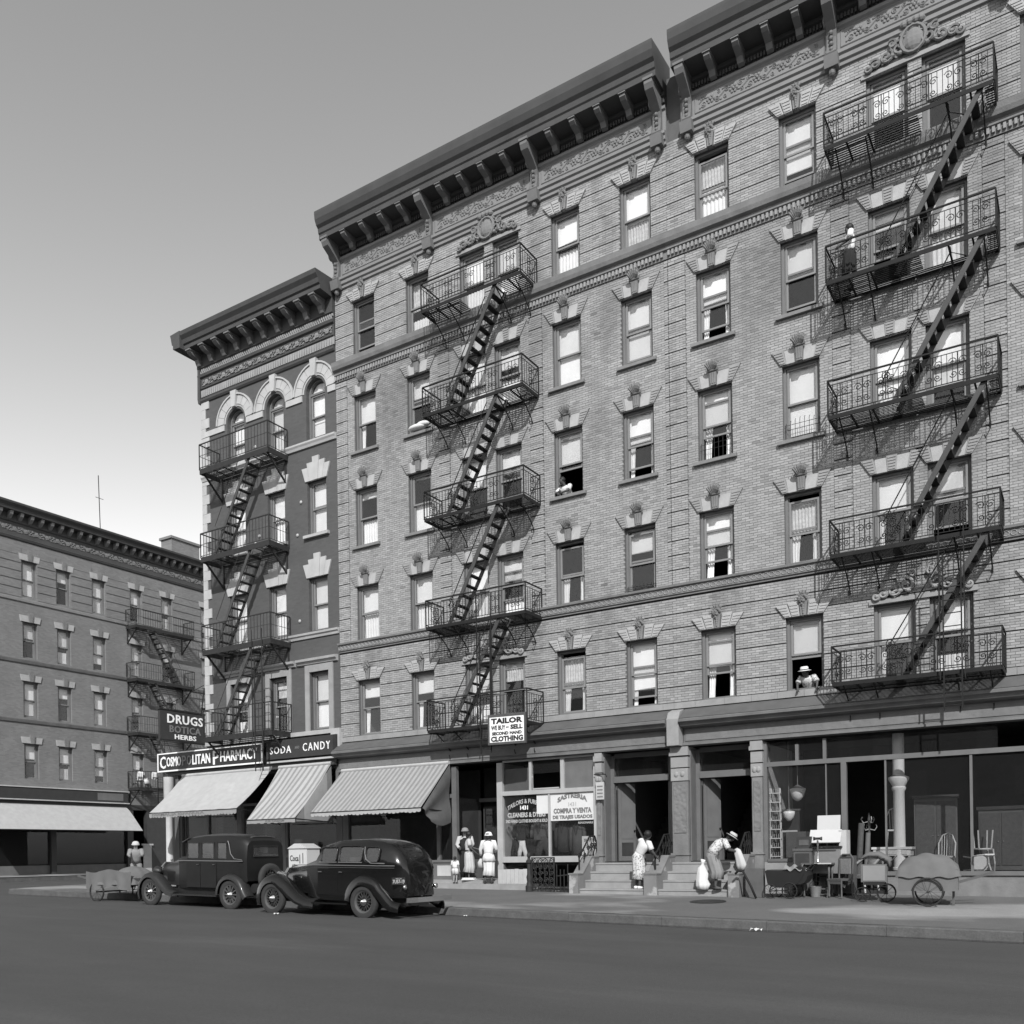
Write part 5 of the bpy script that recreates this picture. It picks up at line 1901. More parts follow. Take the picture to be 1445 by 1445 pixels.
# --- older boxy sedan
X0 = -1.22
c1 = thing('parked_car', 'older boxy dark sedan with wood-spoke wheels, parked at the kerb in front of the pharmacy', 'car', (X0, -6.12, zr(.5) - .01), 0, 'cars parked along the kerb')
c1.rotation_euler = (0, .016, 0)
wf = .735
st = [(1.12, section(.66, .55, .66, 1.34, .66, 1.38, 1.42, .30, 1.44)),
      (1.52, section(wf, .55, wf, 1.34, wf - .01, 1.40, 1.46, .5, 1.50)),
      (1.56, section(wf, .55, wf, 1.34, wf - .02, 1.40, 1.86, .58, 2.00)),
      (2.06, section(wf, .55, wf + .015, 1.34, wf - .01, 1.40, 1.86, .60, 2.06)),
      (2.18, section(wf, .55, wf + .015, 1.34, wf - .01, 1.40, 1.86, .60, 2.07)),
      (2.70, section(wf, .55, wf + .015, 1.34, wf - .01, 1.40, 1.86, .60, 2.085)),
      (2.82, section(wf, .55, wf + .015, 1.34, wf - .01, 1.40, 1.86, .60, 2.085)),
      (3.22, section(wf, .55, wf + .015, 1.34, wf - .01, 1.40, 1.86, .60, 2.08)),
      (3.60, section(wf, .60, wf + .01, 1.34, wf - .015, 1.40, 1.84, .58, 2.06)),
      (3.84, section(wf - .03, .70, wf - .02, 1.34, wf - .05, 1.40, 1.80, .55, 2.0)),
      (3.93, section(wf - .08, .80, wf - .07, 1.34, wf - .10, 1.40, 1.76, .50, 1.92))]
nq = 19
holes = [(i, k) for i in (3, 5, 7 - 1 + 0) for k in ()]
holes = [(2, 4), (2, nq - 1 - 5), (4, 4), (4, nq - 1 - 5), (6, 4), (6, nq - 1 - 5)]
B = part('body', loft_sections(st, holes), m_car1, c1, smooth=True, flat_angle=32)
for x0, x1 in ((1.58, 2.05), (2.19, 2.69), (2.83, 3.21)):
    for y in (-wf - .004, wf - .002):
        window_trim(B, [(x0, 1.41), (x1, 1.41), (x1, 1.85), (x0, 1.85)], y, m_car1f)
        pane_poly(B, [(x0, 1.41), (x1, 1.41), (x1, 1.85), (x0, 1.85)], y + .01)
for x0, x1 in ((1.57, 2.14), (2.16, 2.80)):
    d = part('door', MB().prism([(x0, .60), (x1, .60), (x1, 1.32), (x0, 1.32)], -wf - .022, -wf - .004, 'y'), m_car1, c1)
    part('handle', MB().tube([(x1 - .12, -wf - .05, 1.24), (x1 - .02, -wf - .05, 1.24)], .012, 5), m_chrome, d)
part('moulding', MB().box(1.15, 3.86, -wf - .028, -wf - .012, 1.335, 1.36), m_trim, B)
part('landau_moulding', MB().tube([(3.26, -wf - .0, 1.90), (3.32, -wf - .012, 1.80), (3.38, -wf - .012, 1.55), (3.52, -wf - .012, 1.41), (3.8, -wf + .02, 1.38)], .012, 5), m_trim, B)
part('roof', MB().sheet(lambda u, v: (1.44 + 2.4 * u, (-.64 + 1.28 * v), 2.0 + .10 * math.sin(PI * min(1, .12 + u * .86)) * 1.0 - .16 * (2 * v - 1) ** 4 + .012), 12, 8), m_top1, c1, smooth=True)
part('visor', MB().prism([(1.26, 1.86), (1.56, 1.98), (1.56, 2.0), (1.25, 1.885)], -.66, .66, 'y'), m_top1, c1)
part('windscreen', MB().box(1.545, 1.55, -.62, .62, 1.44, 1.86), m_carglass, c1)
hd = [(-.02, hood_section(.33, .62, 1.0, 1.24)), (.02, hood_section(.35, .62, 1.0, 1.27)), (.6, hood_section(.44, .62, 1.04, 1.31)), (1.12, hood_section(.60, .62, 1.1, 1.385))]
H = part('hood', loft_sections(hd), m_car1f, c1, smooth=True, flat_angle=30)
part('radiator_shell', MB().prism([(-.34, .60), (.34, .60), (.36, 1.15), (.22, 1.29), (-.22, 1.29), (-.36, 1.15)], -.10, -.03, 'x'), m_chrome, H)
part('radiator_cap', MB().lathe([(.03, 1.27), (.03, 1.33), (.05, 1.34), (.02, 1.37)], (-.06, 0, 0), 10), m_chrome, H)
lv = MB()
for i in range(13):
    xx = .34 + .042 * i
    part('louvre', MB().bar((xx, -.405 - .055 * (xx / 1.1) - .015, .74), (xx, -.42 - .055 * (xx / 1.1) - .015, 1.02), .018, .025), m_black, H)
for s in (-1, 1):
    yi, yo = s * .50, s * .87
    part('fender', fender(arc(0, .42, .53, 205, 95, 8)[::1] + [(.15, .925), (.35, .80), (.58, .60), (.80, .45), (1.05, .40)], yi, yo), m_car1f, c1, smooth=True, flat_angle=50)
    part('fender', fender(arc(3.40, .42, .53, 180, 20, 12) + [(3.98, .46), (4.06, .38)], yi, yo), m_car1f, c1, smooth=True, flat_angle=50)
    part('running_board', MB().box(1.02, 2.92, min(s * .62, s * .87), max(s * .62, s * .87), .36, .40), m_car1f, c1)
    part('splash_panel', MB().box(1.02, 2.92, min(s * .60, s * .63), max(s * .60, s * .63), .40, .60), m_car1, c1)
    wheel(c1, 0, s * .75, .43, .43, 'wood', m_spoke)
    wheel(c1, 3.40, s * .75, .43, .43, 'wood', m_spoke)
    hl = part('headlight', MB().lathe([(.02, .20), (.09, .14), (.135, .04), (.15, 0), (.14, -.02), (.02, -.03)], (-.14, s * .46, 1.02), 16, 'x'), m_car1f, c1, smooth=True)
    part('lens', MB().lathe([(.135, -.022), (.06, -.045), (.005, -.05)], (-.14, s * .46, 1.02), 16, 'x'), m_chrome, hl, smooth=True)
part('chassis', MB().box(-.2, 4.0, -.42, .42, .36, .54), m_black, c1)
part('bumper', MB().tube([(-.5, -.8, .48), (-.54, 0, .48), (-.5, .8, .48)], .035, 6), m_car1f, c1)
part('axle', MB().tube([(3.40, -.7, .42), (3.40, .7, .42)], .05, 8).tube([(0, -.7, .40), (0, .7, .40)], .04, 8), m_black, c1)
wheel(c1, 4.12, .0, .86, .42, 'wood', m_spoke).rotation_euler = (0, 0, PI / 2)
rp = part('rear_window', MB().prism([(-.44, 1.48), (.44, 1.48), (.44, 1.74), (-.44, 1.74)], 3.945, 3.95, 'x'), m_carglass, c1)
part('rear_window_frame', MB().tube([(3.95, -.45, 1.47), (3.95, .45, 1.47), (3.95, .45, 1.75), (3.95, -.45, 1.75)], .018, 5, closed=True), m_car1f, rp)
part('rear_tank', MB().tube([(4.02, -.5, .60), (4.02, .5, .60)], .13, 12), m_car1f, c1)
sx = MB().box(2.0, 2.5, -.6, .6, .75, 1.05).box(2.45, 2.62, -.6, .6, 1.05, 1.52).box(3.1, 3.6, -.6, .6, .75, 1.08).box(3.55, 3.72, -.6, .6, 1.08, 1.55)
part('seats', sx, m_seat, c1, stuff=True)
part('steering_wheel', MB().tube([(1.92 + .06 * math.cos(a * PI / 8), -.36 + .2 * math.sin(a * PI / 8), 1.36 + .19 * math.cos(a * PI / 8)) for a in range(16)], .016, 5, closed=True), m_black, c1)

# --- newer streamlined sedan
X0 = 4.28
c2 = thing('parked_car', 'newer glossy black sedan with curved tail, parked behind the older car', 'car', (X0, -6.52, zr(6.0) - .01), 0, 'cars parked along the kerb')
c2.rotation_euler = (0, .016, 0)
w2 = .76
st = [(1.02, section(.60, .50, .62, 1.24, .62, 1.28, 1.30, .3, 1.34)),
      (1.44, section(.74, .44, .74, 1.28, .72, 1.36, 1.40, .5, 1.44)),
      (1.54, section(w2, .42, w2, 1.28, .70, 1.37, 1.56, .50, 1.66)),
      (1.66, section(w2 + .01, .42, w2 + .01, 1.28, .69, 1.37, 1.70, .50, 1.81)),
      (2.16, section(w2 + .03, .42, w2 + .03, 1.28, .70, 1.37, 1.74, .54, 1.92)),
      (2.28, section(w2 + .03, .42, w2 + .03, 1.28, .70, 1.37, 1.74, .54, 1.93)),
      (2.98, section(w2 + .03, .42, w2 + .03, 1.28, .70, 1.37, 1.74, .54, 1.945)),
      (3.12, section(w2 + .03, .44, w2 + .03, 1.28, .70, 1.37, 1.73, .54, 1.94)),
      (3.50, section(w2 + .01, .48, w2 + .02, 1.28, .69, 1.37, 1.68, .52, 1.90)),
      (3.72, section(w2 - .02, .52, w2 - .01, 1.28, .67, 1.37, 1.60, .50, 1.83)),
      (3.92, section(w2 - .07, .52, w2 - .06, 1.28, .63, 1.36, 1.52, .46, 1.72)),
      (4.05, section(w2 - .14, .52, w2 - .12, 1.26, .58, 1.34, 1.44, .40, 1.58)),
      (4.15, section(w2 - .23, .52, w2 - .20, 1.18, .50, 1.24, 1.30, .32, 1.38)),
      (4.20, section(w2 - .36, .56, w2 - .32, 1.02, .40, 1.06, 1.10, .22, 1.16))]
holes = [(3, 4), (3, nq - 1 - 5), (5, 4), (5, nq - 1 - 5), (7, 4), (7, nq - 1 - 5)]
B = part('body', loft_sections(st, holes), m_car2, c2, smooth=True, flat_angle=40)


def rr_(x0, x1, z0, z1, r=.09):
    o = []
    for cx, cz, a0 in ((x1 - r, z1 - r, 0), (x0 + r, z1 - r, 90), (x0 + r, z0 + r, 180), (x1 - r, z0 + r, 270)):
        o += [(cx + r * math.cos(rad(a0 + 30 * k)), cz + r * math.sin(rad(a0 + 30 * k))) for k in range(4)]
    return o


def tilt(mb, s):
    """lean the flat side-window pieces in with the car's side"""
    mb.v = [(x, s * (.775 - (z - 1.37) * .22 + y), z) for x, y, z in mb.v]
    return mb


for s in (-1, 1):
    for x0, x1, zt in ((1.68, 2.16, 1.71), (2.28, 2.98, 1.74), (3.12, 3.50, 1.72)):
        pts = rr_(x0 - .02, x1 + .02, 1.365, zt + .015, .08)
        part('window_frame', tilt(MB().tube([(x, .022, z) for x, z in pts], .020, 5, closed=True), s), m_car2, B, smooth=True)
        part('pane', tilt(MB().prism(pts, .010, .014, 'y'), s), m_carglass, B)
    part('window_ledge', tilt(MB().tube([(1.62, .032, 1.362), (2.2, .032, 1.362)], .013, 5), s), m_trim, B)
    part('window_ledge', tilt(MB().tube([(2.26, .032, 1.362), (3.02, .032, 1.362)], .013, 5), s), m_trim, B)
    for zz in (1.285, 1.235):
        part('moulding', MB().tube([(.3, s * .42, zz - .02), (1.02, s * .625, zz - .005), (1.5, s * .762, zz), (2.2, s * .80, zz), (3.1, s * .80, zz), (3.7, s * .765, zz), (3.95, s * .71, zz)], .012, 5), m_trim if zz > 1.26 else m_chrome, B)
    part('quarter_moulding', tilt(MB().tube([(3.05, .02, 1.74), (3.07, .034, 1.6), (3.14, .034, 1.44), (3.3, .034, 1.35), (3.7, .0, 1.34)], .014, 5), s), m_trim, B)
    for x0, x1 in ((1.56, 2.22), (2.24, 3.02)):
        d = part('door', MB().prism([(x0, .56), (x1, .56), (x1, 1.20), (x0, 1.20)], s * (w2 + .032), s * (w2 + .018), 'y'), m_car2, c2)
        part('handle', MB().tube([(x0 + .05, s * (w2 + .07), 1.12), (x0 + .17, s * (w2 + .07), 1.12)], .012, 5), m_chrome, d)
hd = [(-.06, hood_section(.24, .66, .95, 1.16)), (.04, hood_section(.28, .60, .97, 1.21)), (.5, hood_section(.40, .58, 1.0, 1.26)), (1.02, hood_section(.60, .56, 1.06, 1.335))]
H = part('hood', loft_sections(hd), m_car2, c2, smooth=True, flat_angle=35)
part('grille', MB().prism([(-.22, .52), (.22, .52), (.25, 1.06), (.15, 1.19), (-.15, 1.19), (-.25, 1.06)], -.16, -.065, 'x'), m_chrome, H)
part('hood_ornament', MB().body([(-.14, 0, 1.19), (-.05, 0, 1.25), (.08, 0, 1.24)], [.02, .03, .01], [.02, .03, .01], (0, 1, 0), 8), m_chrome, H, smooth=True)
part('windscreen', MB().prism([(1.46, 1.40), (1.62, 1.74), (1.625, 1.74), (1.465, 1.40)], -.58, .58, 'y'), m_carglass, c2)
for s in (-1, 1):
    yi, yo = s * .40, s * .92
    part('fender', fender(arc(.02, .43, .54, 200, 80, 10) + [(.24, .90), (.46, .74), (.68, .58), (.92, .45), (1.2, .37), (1.5, .35)], yi, yo, .15, .09), m_car2, c2, smooth=True, flat_angle=50)
    part('fender', fender(arc(3.10, .42, .55, 178, 30, 12) + [(3.72, .58), (3.86, .44), (4.0, .36), (4.22, .34)], s * .62, yo, .15, .08), m_car2, c2, smooth=True, flat_angle=50)
    part('running_board', MB().box(1.45, 2.62, min(s * .70, s * .91), max(s * .70, s * .91), .33, .37), m_car2, c2)
    wheel(c2, 0.02, s * .80, .42, .42, 'wire', m_spoke, .16)
    wheel(c2, 3.10, s * .80, .42, .42, 'wire', m_spoke, .16)
    hl = part('headlight', MB().lathe([(.01, .24), (.06, .20), (.12, .09), (.14, 0), (.13, -.02), (.02, -.03)], (-.06, s * .50, .98), 16, 'x'), m_chrome, c2, smooth=True)
    part('lens', MB().lathe([(.125, -.022), (.06, -.05), (.005, -.055)], (-.06, s * .50, .98), 16, 'x'), m_letter, hl, smooth=True)
    tl = part('tail_lamp', MB().lathe([(.035, 0), (.065, .08), (.065, .10), (.02, .11)], (4.10, s * .60, .78), 12, 'x'), m_chrome, c2, smooth=True)
    part('lamp_stalk', MB().tube([(4.1, s * .60, .78), (4.0, s * .62, .62)], .018, 5), m_black, tl)
part('chassis', MB().box(-.2, 4.1, -.42, .42, .32, .52), m_black, c2)
part('bumper', MB().prism([(4.46, -.88), (4.50, -.5), (4.52, 0), (4.50, .5), (4.46, .88), (4.44, .88), (4.48, .5), (4.50, 0), (4.48, -.5), (4.44, -.88)], .43, .55, 'z'), m_chrome, c2)
part('bumper', MB().prism([(-.52, -.85), (-.58, 0), (-.52, .85), (-.50, .85), (-.56, 0), (-.50, -.85)], .40, .52, 'z'), m_chrome, c2)
for s in (-1, 1):
    part('bumper_iron', MB().bar((4.08, s * .4, .42), (4.48, s * .4, .49), .04), m_black, c2)
part('axle', MB().tube([(3.1, -.7, .40), (3.1, .7, .40)], .06, 8), m_black, c2)
rw = MB()
q = [Vector((3.94, 0, 1.40)), Vector((3.70, 0, 1.78))]
up = (q[1] - q[0]).normalized()
no = Vector((up.z, 0, -up.x))
base = Vector((4.02, 0, 1.46))
pts = [base + up * (z - 0) + Vector((0, y, 0)) + no * .02 for y, z in rr_(-.40, .40, 0, .30, .08)]
rwp = MB()
rwp.add(pts + [p + no * .006 for p in pts], [tuple(range(len(pts))), tuple(range(len(pts), 2 * len(pts)))[::-1]] + [(i, (i + 1) % len(pts), len(pts) + (i + 1) % len(pts), len(pts) + i) for i in range(len(pts))])
R_ = part('rear_window', rwp, m_carglass, c2)
part('rear_window_frame', MB().tube([p + no * .004 for p in pts], .016, 5, closed=True), m_car2, R_)
part('tail_panel', MB().sheet(lambda u, v: (4.02 + .16 * math.sin(PI * .5 * (1 - v)) + .05 * (1 - (2 * u - 1) ** 2), -.52 + 1.04 * u, .56 + .70 * v), 8, 6), m_car2, c2, smooth=True)
part('spare_wheel_bracket', MB().bar((4.2, .12, .60), (4.34, .12, .85), .05), m_black, c2)
LP = part('licence_plate', MB().box(-.17, .17, -.008, 0, -.085, .085), m_black, c2, (4.06, -.70, .93), rot=(0, 0, rad(62)))
letters(LP, '7U57-19', 0, -.009, -.01, .30, .09, m_letter_g if False else m_wood_l, 0, .01, depth=.004)
letters(LP, 'NY 34', 0, -.009, .06, .14, .03, m_wood_l, 0, .0, depth=.004)
sx = MB().box(2.0, 2.5, -.6, .6, .6, .95).box(2.45, 2.62, -.6, .6, .95, 1.48).box(3.1, 3.5, -.55, .55, .6, 1.0).box(3.45, 3.60, -.55, .55, 1.0, 1.45)
part('seats', sx, m_seat, c2, stuff=True)
part('steering_wheel', MB().tube([(1.86 + .06 * math.cos(a * PI / 8), -.34 + .2 * math.sin(a * PI / 8), 1.34 + .18 * math.cos(a * PI / 8)) for a in range(16)], .014, 5, closed=True), m_black, c2)
# ------------------------------------------------------------------ people
m_skin_d = M('brown_skin', .07, rough=.6, var=.08)
m_skin_l = M('light_skin', .28, rough=.6, var=.06)
m_hair = M('dark_hair', .012, rough=.6, var=.3)
m_wcloth = M('white_cotton', .62, rough=.95, var=.06, scale=8)
m_print = M('patterned_cotton', .55, rough=.95, var=.06, patch=(.2, 22, .56, .03, (1, 1, 1)))
m_gcloth = M('grey_skirt_cloth', .22, rough=.95, var=.12)
m_lcloth = M('light_dress_cloth', .46, rough=.95, var=.08)
m_dcloth = M('dark_cloth', .02, rough=.95, var=.2)
m_straw = M('straw', .42, rough=.9, var=.2, scale=20)
m_shoe = M('shoe_leather', .02, rough=.5)

BASE = dict(pelvis=(0, 0, .52), spine=(0, .005, .62), chest=(0, .0, .74), neck=(0, .0, .835), head0=(0, -.012, .885), head1=(0, -.012, .955),
            nose=(0, -.062, .905), chin=(0, -.038, .868),
            shoL=(.105, 0, .80), elbL=(.135, .012, .65), wriL=(.135, -.03, .51), shoR=(-.105, 0, .80), elbR=(-.135, .012, .65), wriR=(-.135, -.03, .51),
            hipL=(.052, 0, .50), kneL=(.056, -.015, .275), ankL=(.056, .012, .045), toeL=(.062, -.085, .015),
            hipR=(-.052, 0, .50), kneR=(-.056, -.015, .275), ankR=(-.056, .012, .045), toeR=(-.062, -.085, .015))
RAD = dict(pelvis=.078, spine=.066, chest=.080, neck=.030, head0=.052, head1=.050, nose=.012, chin=.026, shoL=.034, elbL=.024, wriL=.016,
           shoR=.034, elbR=.024, wriR=.016, hipL=.052, kneL=.033, ankL=.021, toeL=.016, hipR=.052, kneR=.033, ankR=.021, toeR=.016)
BONES = [('pelvis', 'spine'), ('spine', 'chest'), ('chest', 'neck'), ('neck', 'head0'), ('head0', 'head1'), ('head0', 'nose'), ('head0', 'chin'),
         ('chest', 'shoL'), ('shoL', 'elbL'), ('elbL', 'wriL'), ('chest', 'shoR'), ('shoR', 'elbR'), ('elbR', 'wriR'),
         ('pelvis', 'hipL'), ('hipL', 'kneL'), ('kneL', 'ankL'), ('ankL', 'toeL'), ('pelvis', 'hipR'), ('hipR', 'kneR'), ('kneR', 'ankR'), ('ankR', 'toeR')]


def person(label, loc, rz, H, pose=None, skin=None, group=None):
    """one continuous skinned body; returns (body object, joints in metres)"""
    J = {k: Vector(v) for k, v in BASE.items()}
    for k, v in (pose or {}).items():
        J[k] = Vector(v)
    names = list(J)
    vs = [J[n] * H for n in names]
    rs = [RAD[n] * H for n in names]
    es = [(names.index(a), names.index(b)) for a, b in BONES]
    for s in 'LR':      # palm, four fingers of unequal length and a thumb from its side
        w, e = J['wri' + s], J['elb' + s]
        d = (w - e).normalized()
        side = d.cross(Vector((0, 1, 0)) if abs(d.y) < .8 else Vector((1, 0, 0))).normalized()
        curl = d.cross(side).normalized()
        pi = len(vs)
        vs.append((w + d * .028) * H)
        rs.append(.017 * H)
        es.append((names.index('wri' + s), pi))
        for f in range(4):
            q = (f - 1.5) * .0105
            L = (.036, .043, .040, .031)[f]
            b0 = w + d * .052 + side * q
            for t, c in ((0, 0), (.5, .12), (1, .42)):
                vs.append((b0 + d * L * t + curl * L * c) * H)
                rs.append((.0062 - .001 * t) * H)
                es.append((pi if t == 0 else len(vs) - 2, len(vs) - 1))
        b0 = w + d * .026 + side * .018
        for t in (0, .6, 1):
            vs.append((b0 + (side * .7 + d * .7) * .034 * t + curl * .01 * t) * H)
            rs.append(.0066 * H)
            es.append((pi if t == 0 else len(vs) - 2, len(vs) - 1))
    me = bpy.data.meshes.new('person')
    me.from_pydata([tuple(v) for v in vs], es, [])
    o = bpy.data.objects.new('person', me)
    COL.objects.link(o)
    sk = o.modifiers.new('skin', 'SKIN')
    sk.use_smooth_shade = True
    for i, r in enumerate(rs):
        sv = me.skin_vertices[0].data[i]
        sv.radius = (r, r * (.82 if names[i:i + 1] and names[i] in ('pelvis', 'spine', 'chest') else 1.0))
        sv.use_root = (i == 0)
    sb = o.modifiers.new('sub', 'SUBSURF')
    sb.levels = sb.render_levels = 1
    dg = bpy.context.evaluated_depsgraph_get()
    m2 = bpy.data.meshes.new_from_object(o.evaluated_get(dg))
    o.modifiers.clear()
    o.data = m2
    m2.materials.clear()
    m2.materials.append(skin or m_skin_d)
    m2.polygons.foreach_set('use_smooth', [True] * len(m2.polygons))
    o.location = loc
    o.rotation_euler = (0, 0, rz)
    tag(o, label, 'person', group)
    JJ = {k: v * H for k, v in J.items()}
    f = (JJ['nose'] - JJ['head0']).normalized()
    sd = Vector((0, 0, 1)).cross(f)
    sd = sd.normalized() if sd.length > .1 else Vector((1, 0, 0))
    ey = MB()
    for k in (-1, 1):
        c = JJ['head0'] + f * .046 * H + sd * k * .02 * H + (JJ['head1'] - JJ['head0']) * .35
        ey.ball(c, .007 * H, .007 * H, .005 * H, 6, 4)
    part('eyes', ey, m_hair, o, stuff=True)
    mo = JJ['head0'] + f * .047 * H - (JJ['head1'] - JJ['head0']) * .18
    part('mouth', MB().tube([mo - sd * .015 * H, mo + f * .004, mo + sd * .015 * H], .004 * H, 5), m_hair, o)
    return o, JJ


def seg(J, a, b, t):
    return J[a].lerp(J[b], t)


def top(o, J, mat, H, sleeve=.55, waist=.06, loose=1.0, name='blouse'):
    m = MB()
    sh = (J['shoL'] - J['shoR']).normalized()
    low = J['pelvis'].lerp(J['spine'], .35)
    m.body([low, J['spine'], J['chest'] * .75 + J['spine'] * .25, J['chest'] * .55 + J['neck'] * .45, J['neck'] * .85 + J['chest'] * .15],
           [.098 * H * loose, .086 * H * loose, .105 * H * loose, .112 * H, .042 * H], [.078 * H * loose, .070 * H * loose, .082 * H * loose, .066 * H, .04 * H], sh, 16)
    for s in 'LR':
        e = seg(J, 'sho' + s, 'elb' + s, min(1, sleeve * 1.6)) if sleeve <= .62 else None
        pts = [J['chest'].lerp(J['sho' + s], .7) + Vector((0, 0, .01 * H)), J['sho' + s]]
        rr = [.046 * H, .048 * H]
        if sleeve <= .62:
            pts += [seg(J, 'sho' + s, 'elb' + s, sleeve), seg(J, 'sho' + s, 'elb' + s, sleeve * 1.5)]
            rr += [.044 * H, .046 * H]
        else:
            pts += [J['elb' + s], seg(J, 'elb' + s, 'wri' + s, .5), seg(J, 'elb' + s, 'wri' + s, .92)]
            rr += [.036 * H, .030 * H, .026 * H]
        m.body(pts, rr, rr, (0, 1, .1), 10)
    return part(name, m, mat, o, smooth=True)


def skirt(o, J, mat, H, hem=.16, flare=.125, name='skirt', ripple=.17, lean=None, wst=.085):
    sh = (J['hipL'] - J['hipR']).normalized()
    fo = (J['ankL'] + J['ankR']) / 2
    w0 = J['pelvis'].lerp(J['spine'], .7)
    kn = (J['kneL'] + J['kneR']) / 2
    hm = fo.lerp(kn, max(0, (hem - .045) / .23))
    return part(name, MB().body([w0, J['pelvis'], J['pelvis'].lerp(kn, .45), kn, hm], [wst * H, .108 * H, .112 * H, .108 * H * (flare / .12), flare * H],
                                [wst * .85 * H, .092 * H, .098 * H, .098 * H, flare * .92 * H], sh, 28, ripple, 8), mat, o, smooth=True)


def hair(o, J, H, back=.012):
    h0, h1 = J['head0'], J['head1']
    f = (J['nose'] - h0).normalized()
    m = MB()
    c = h0.lerp(h1, .62) - f * back * H
    m.ball(c, .061 * H, .064 * H, .062 * H, 14, 9)
    m.ball(h0.lerp(h1, .1) - f * .032 * H, .046 * H, .042 * H, .045 * H, 12, 8)
    part('hair', m, m_hair, o, smooth=True)


def hat(o, J, H, mat, kind='cloche'):
    h0, h1 = J['head0'], J['head1']
    u = (h1 - h0).normalized()
    m = MB()
    k0 = 0
    if kind == 'brim':
        m.lathe([(.105 * H, -.004), (.110 * H, 0), (.066 * H, .010 * H), (.063 * H, .05 * H), (.05 * H, .066 * H), (.01, .068 * H)], seg=20)
    else:
        m.lathe([(.074 * H, -.012 * H), (.080 * H, 0), (.066 * H, .02 * H), (.058 * H, .048 * H), (.034 * H, .064 * H), (.005, .068 * H)], seg=20)
    q = Vector((0, 0, 1)).rotation_difference(u).to_matrix().to_4x4()
    m.xf(Matrix.Translation(h0.lerp(h1, .55)) @ q)
    ht = part('hat', m, mat, o, smooth=True)
    if kind == 'brim':
        b = MB().lathe([(.067 * H, .012 * H), (.0665 * H, .026 * H)], seg=20, caps=False)
        b.xf(Matrix.Translation(h0.lerp(h1, .55)) @ q)
        part('hat_band', b, m_dcloth, ht)


def shoes(o, J, H, mat):
    for s in 'LR':
        m = MB()
        d = (J['toe' + s] - J['ank' + s])
        d.z = 0
        d = d.normalized()
        a = J['ank' + s].copy()
        m.body([Vector((a.x, a.y, .022 * H)) - d * .035 * H, Vector((a.x, a.y, .024 * H)), Vector((a.x, a.y, .018 * H)) + d * .05 * H, Vector((a.x, a.y, .012 * H)) + d * .098 * H],
               [.020 * H, .026 * H, .026 * H, .012 * H], [.022 * H, .026 * H, .018 * H, .010 * H], d.cross(Vector((0, 0, 1))), 10)
        part('shoe', m, mat, o, smooth=True)


zt = .567
# woman in a white suit seen from behind
H = 1.60
o, J = person('woman in a white suit and white hat seen from behind at the tailor doorway', (6.58, -.72, zt), PI + .25, H,
              dict(elbR=(-.15, -.03, .66), wriR=(-.08, -.13, .60), elbL=(.16, .0, .655), wriL=(.17, -.06, .53), ankL=(.075, .02, .045), toeL=(.10, -.07, .015)), group='shoppers outside the tailor')
top(o, J, m_wcloth, H, .85, loose=1.05, name='jacket')
skirt(o, J, m_wcloth, H, .15, .112)
part('jacket_peplum', MB().body([J['pelvis'].lerp(J['spine'], .7), J['pelvis'], J['pelvis'] - Vector((0, 0, .09 * H))], [.088 * H, .115 * H, .135 * H], [.076 * H, .10 * H, .12 * H], (1, 0, 0), 24, .06, 8), m_wcloth, o, smooth=True)
hair(o, J, H)
hat(o, J, H, m_letter, 'cloche')
shoes(o, J, H, m_shoe)
bg_ = MB().body([J['wriL'] + Vector((.02, -.02, -.08)), J['wriL'] + Vector((.03, -.02, -.2)), J['wriL'] + Vector((.03, -.02, -.36))], [.03, .10, .09], [.03, .07, .06], (1, 0, 0), 12)
bag = part('shopping_bag', bg_, m_lcloth, None, smooth=True)
bag.location = (6.58, -.72, zt)
bag.rotation_euler = (0, 0, PI + .25)
tag(bag, 'pale cloth bag hanging from the hand of the woman in the white suit', 'bag')
# woman in a belted light dress
H = 1.56
o, J = person('woman in a belted light dress turned towards the woman in the white suit', (5.56, -.30, .667), PI * .70, H,
              dict(elbL=(.15, -.04, .66), wriL=(.10, -.17, .62), elbR=(-.14, -.02, .65), wriR=(-.12, -.12, .56)), group='shoppers outside the tailor')
top(o, J, m_lcloth, H, .5)
skirt(o, J, m_lcloth, H, .15, .13)
part('belt', MB().body([J['pelvis'].lerp(J['spine'], .55), J['pelvis'].lerp(J['spine'], .85)], [.092 * H, .09 * H], [.082 * H, .078 * H], (1, 0, 0), 18), m_dcloth, o)
hair(o, J, H)
shoes(o, J, H, m_shoe)
# man in shirt, dark waistcoat and cap
H = 1.68
o, J = person('man in a cap, pale shirt and dark waistcoat behind the woman in the belted dress', (5.14, .10, .667), .5, H,
              dict(elbR=(-.16, -.01, .66), wriR=(-.10, -.12, .60), elbL=(.15, -.03, .66), wriL=(.09, -.13, .61)), group='shoppers outside the tailor')
top(o, J, m_lcloth, H, .9, name='shirt')
part('waistcoat', MB().body([J['pelvis'].lerp(J['spine'], .3), J['spine'], J['chest'], J['chest'].lerp(J['neck'], .6)], [.10 * H, .092 * H, .112 * H, .08 * H], [.082 * H, .078 * H, .088 * H, .062 * H], (1, 0, 0), 16), m_dcloth, o, smooth=True)
for s in 'LR':
    part('trouser_leg', MB().body([J['pelvis'] + Vector((0, 0, .04 * H)), J['hip' + s], J['kne' + s], J['ank' + s]], [.06 * H, .062 * H, .05 * H, .042 * H], [.07 * H, .066 * H, .05 * H, .046 * H], (1, 0, 0), 12), m_dcloth, o, smooth=True)
hat(o, J, H, m_gcloth, 'cloche')
shoes(o, J, H, m_shoe)
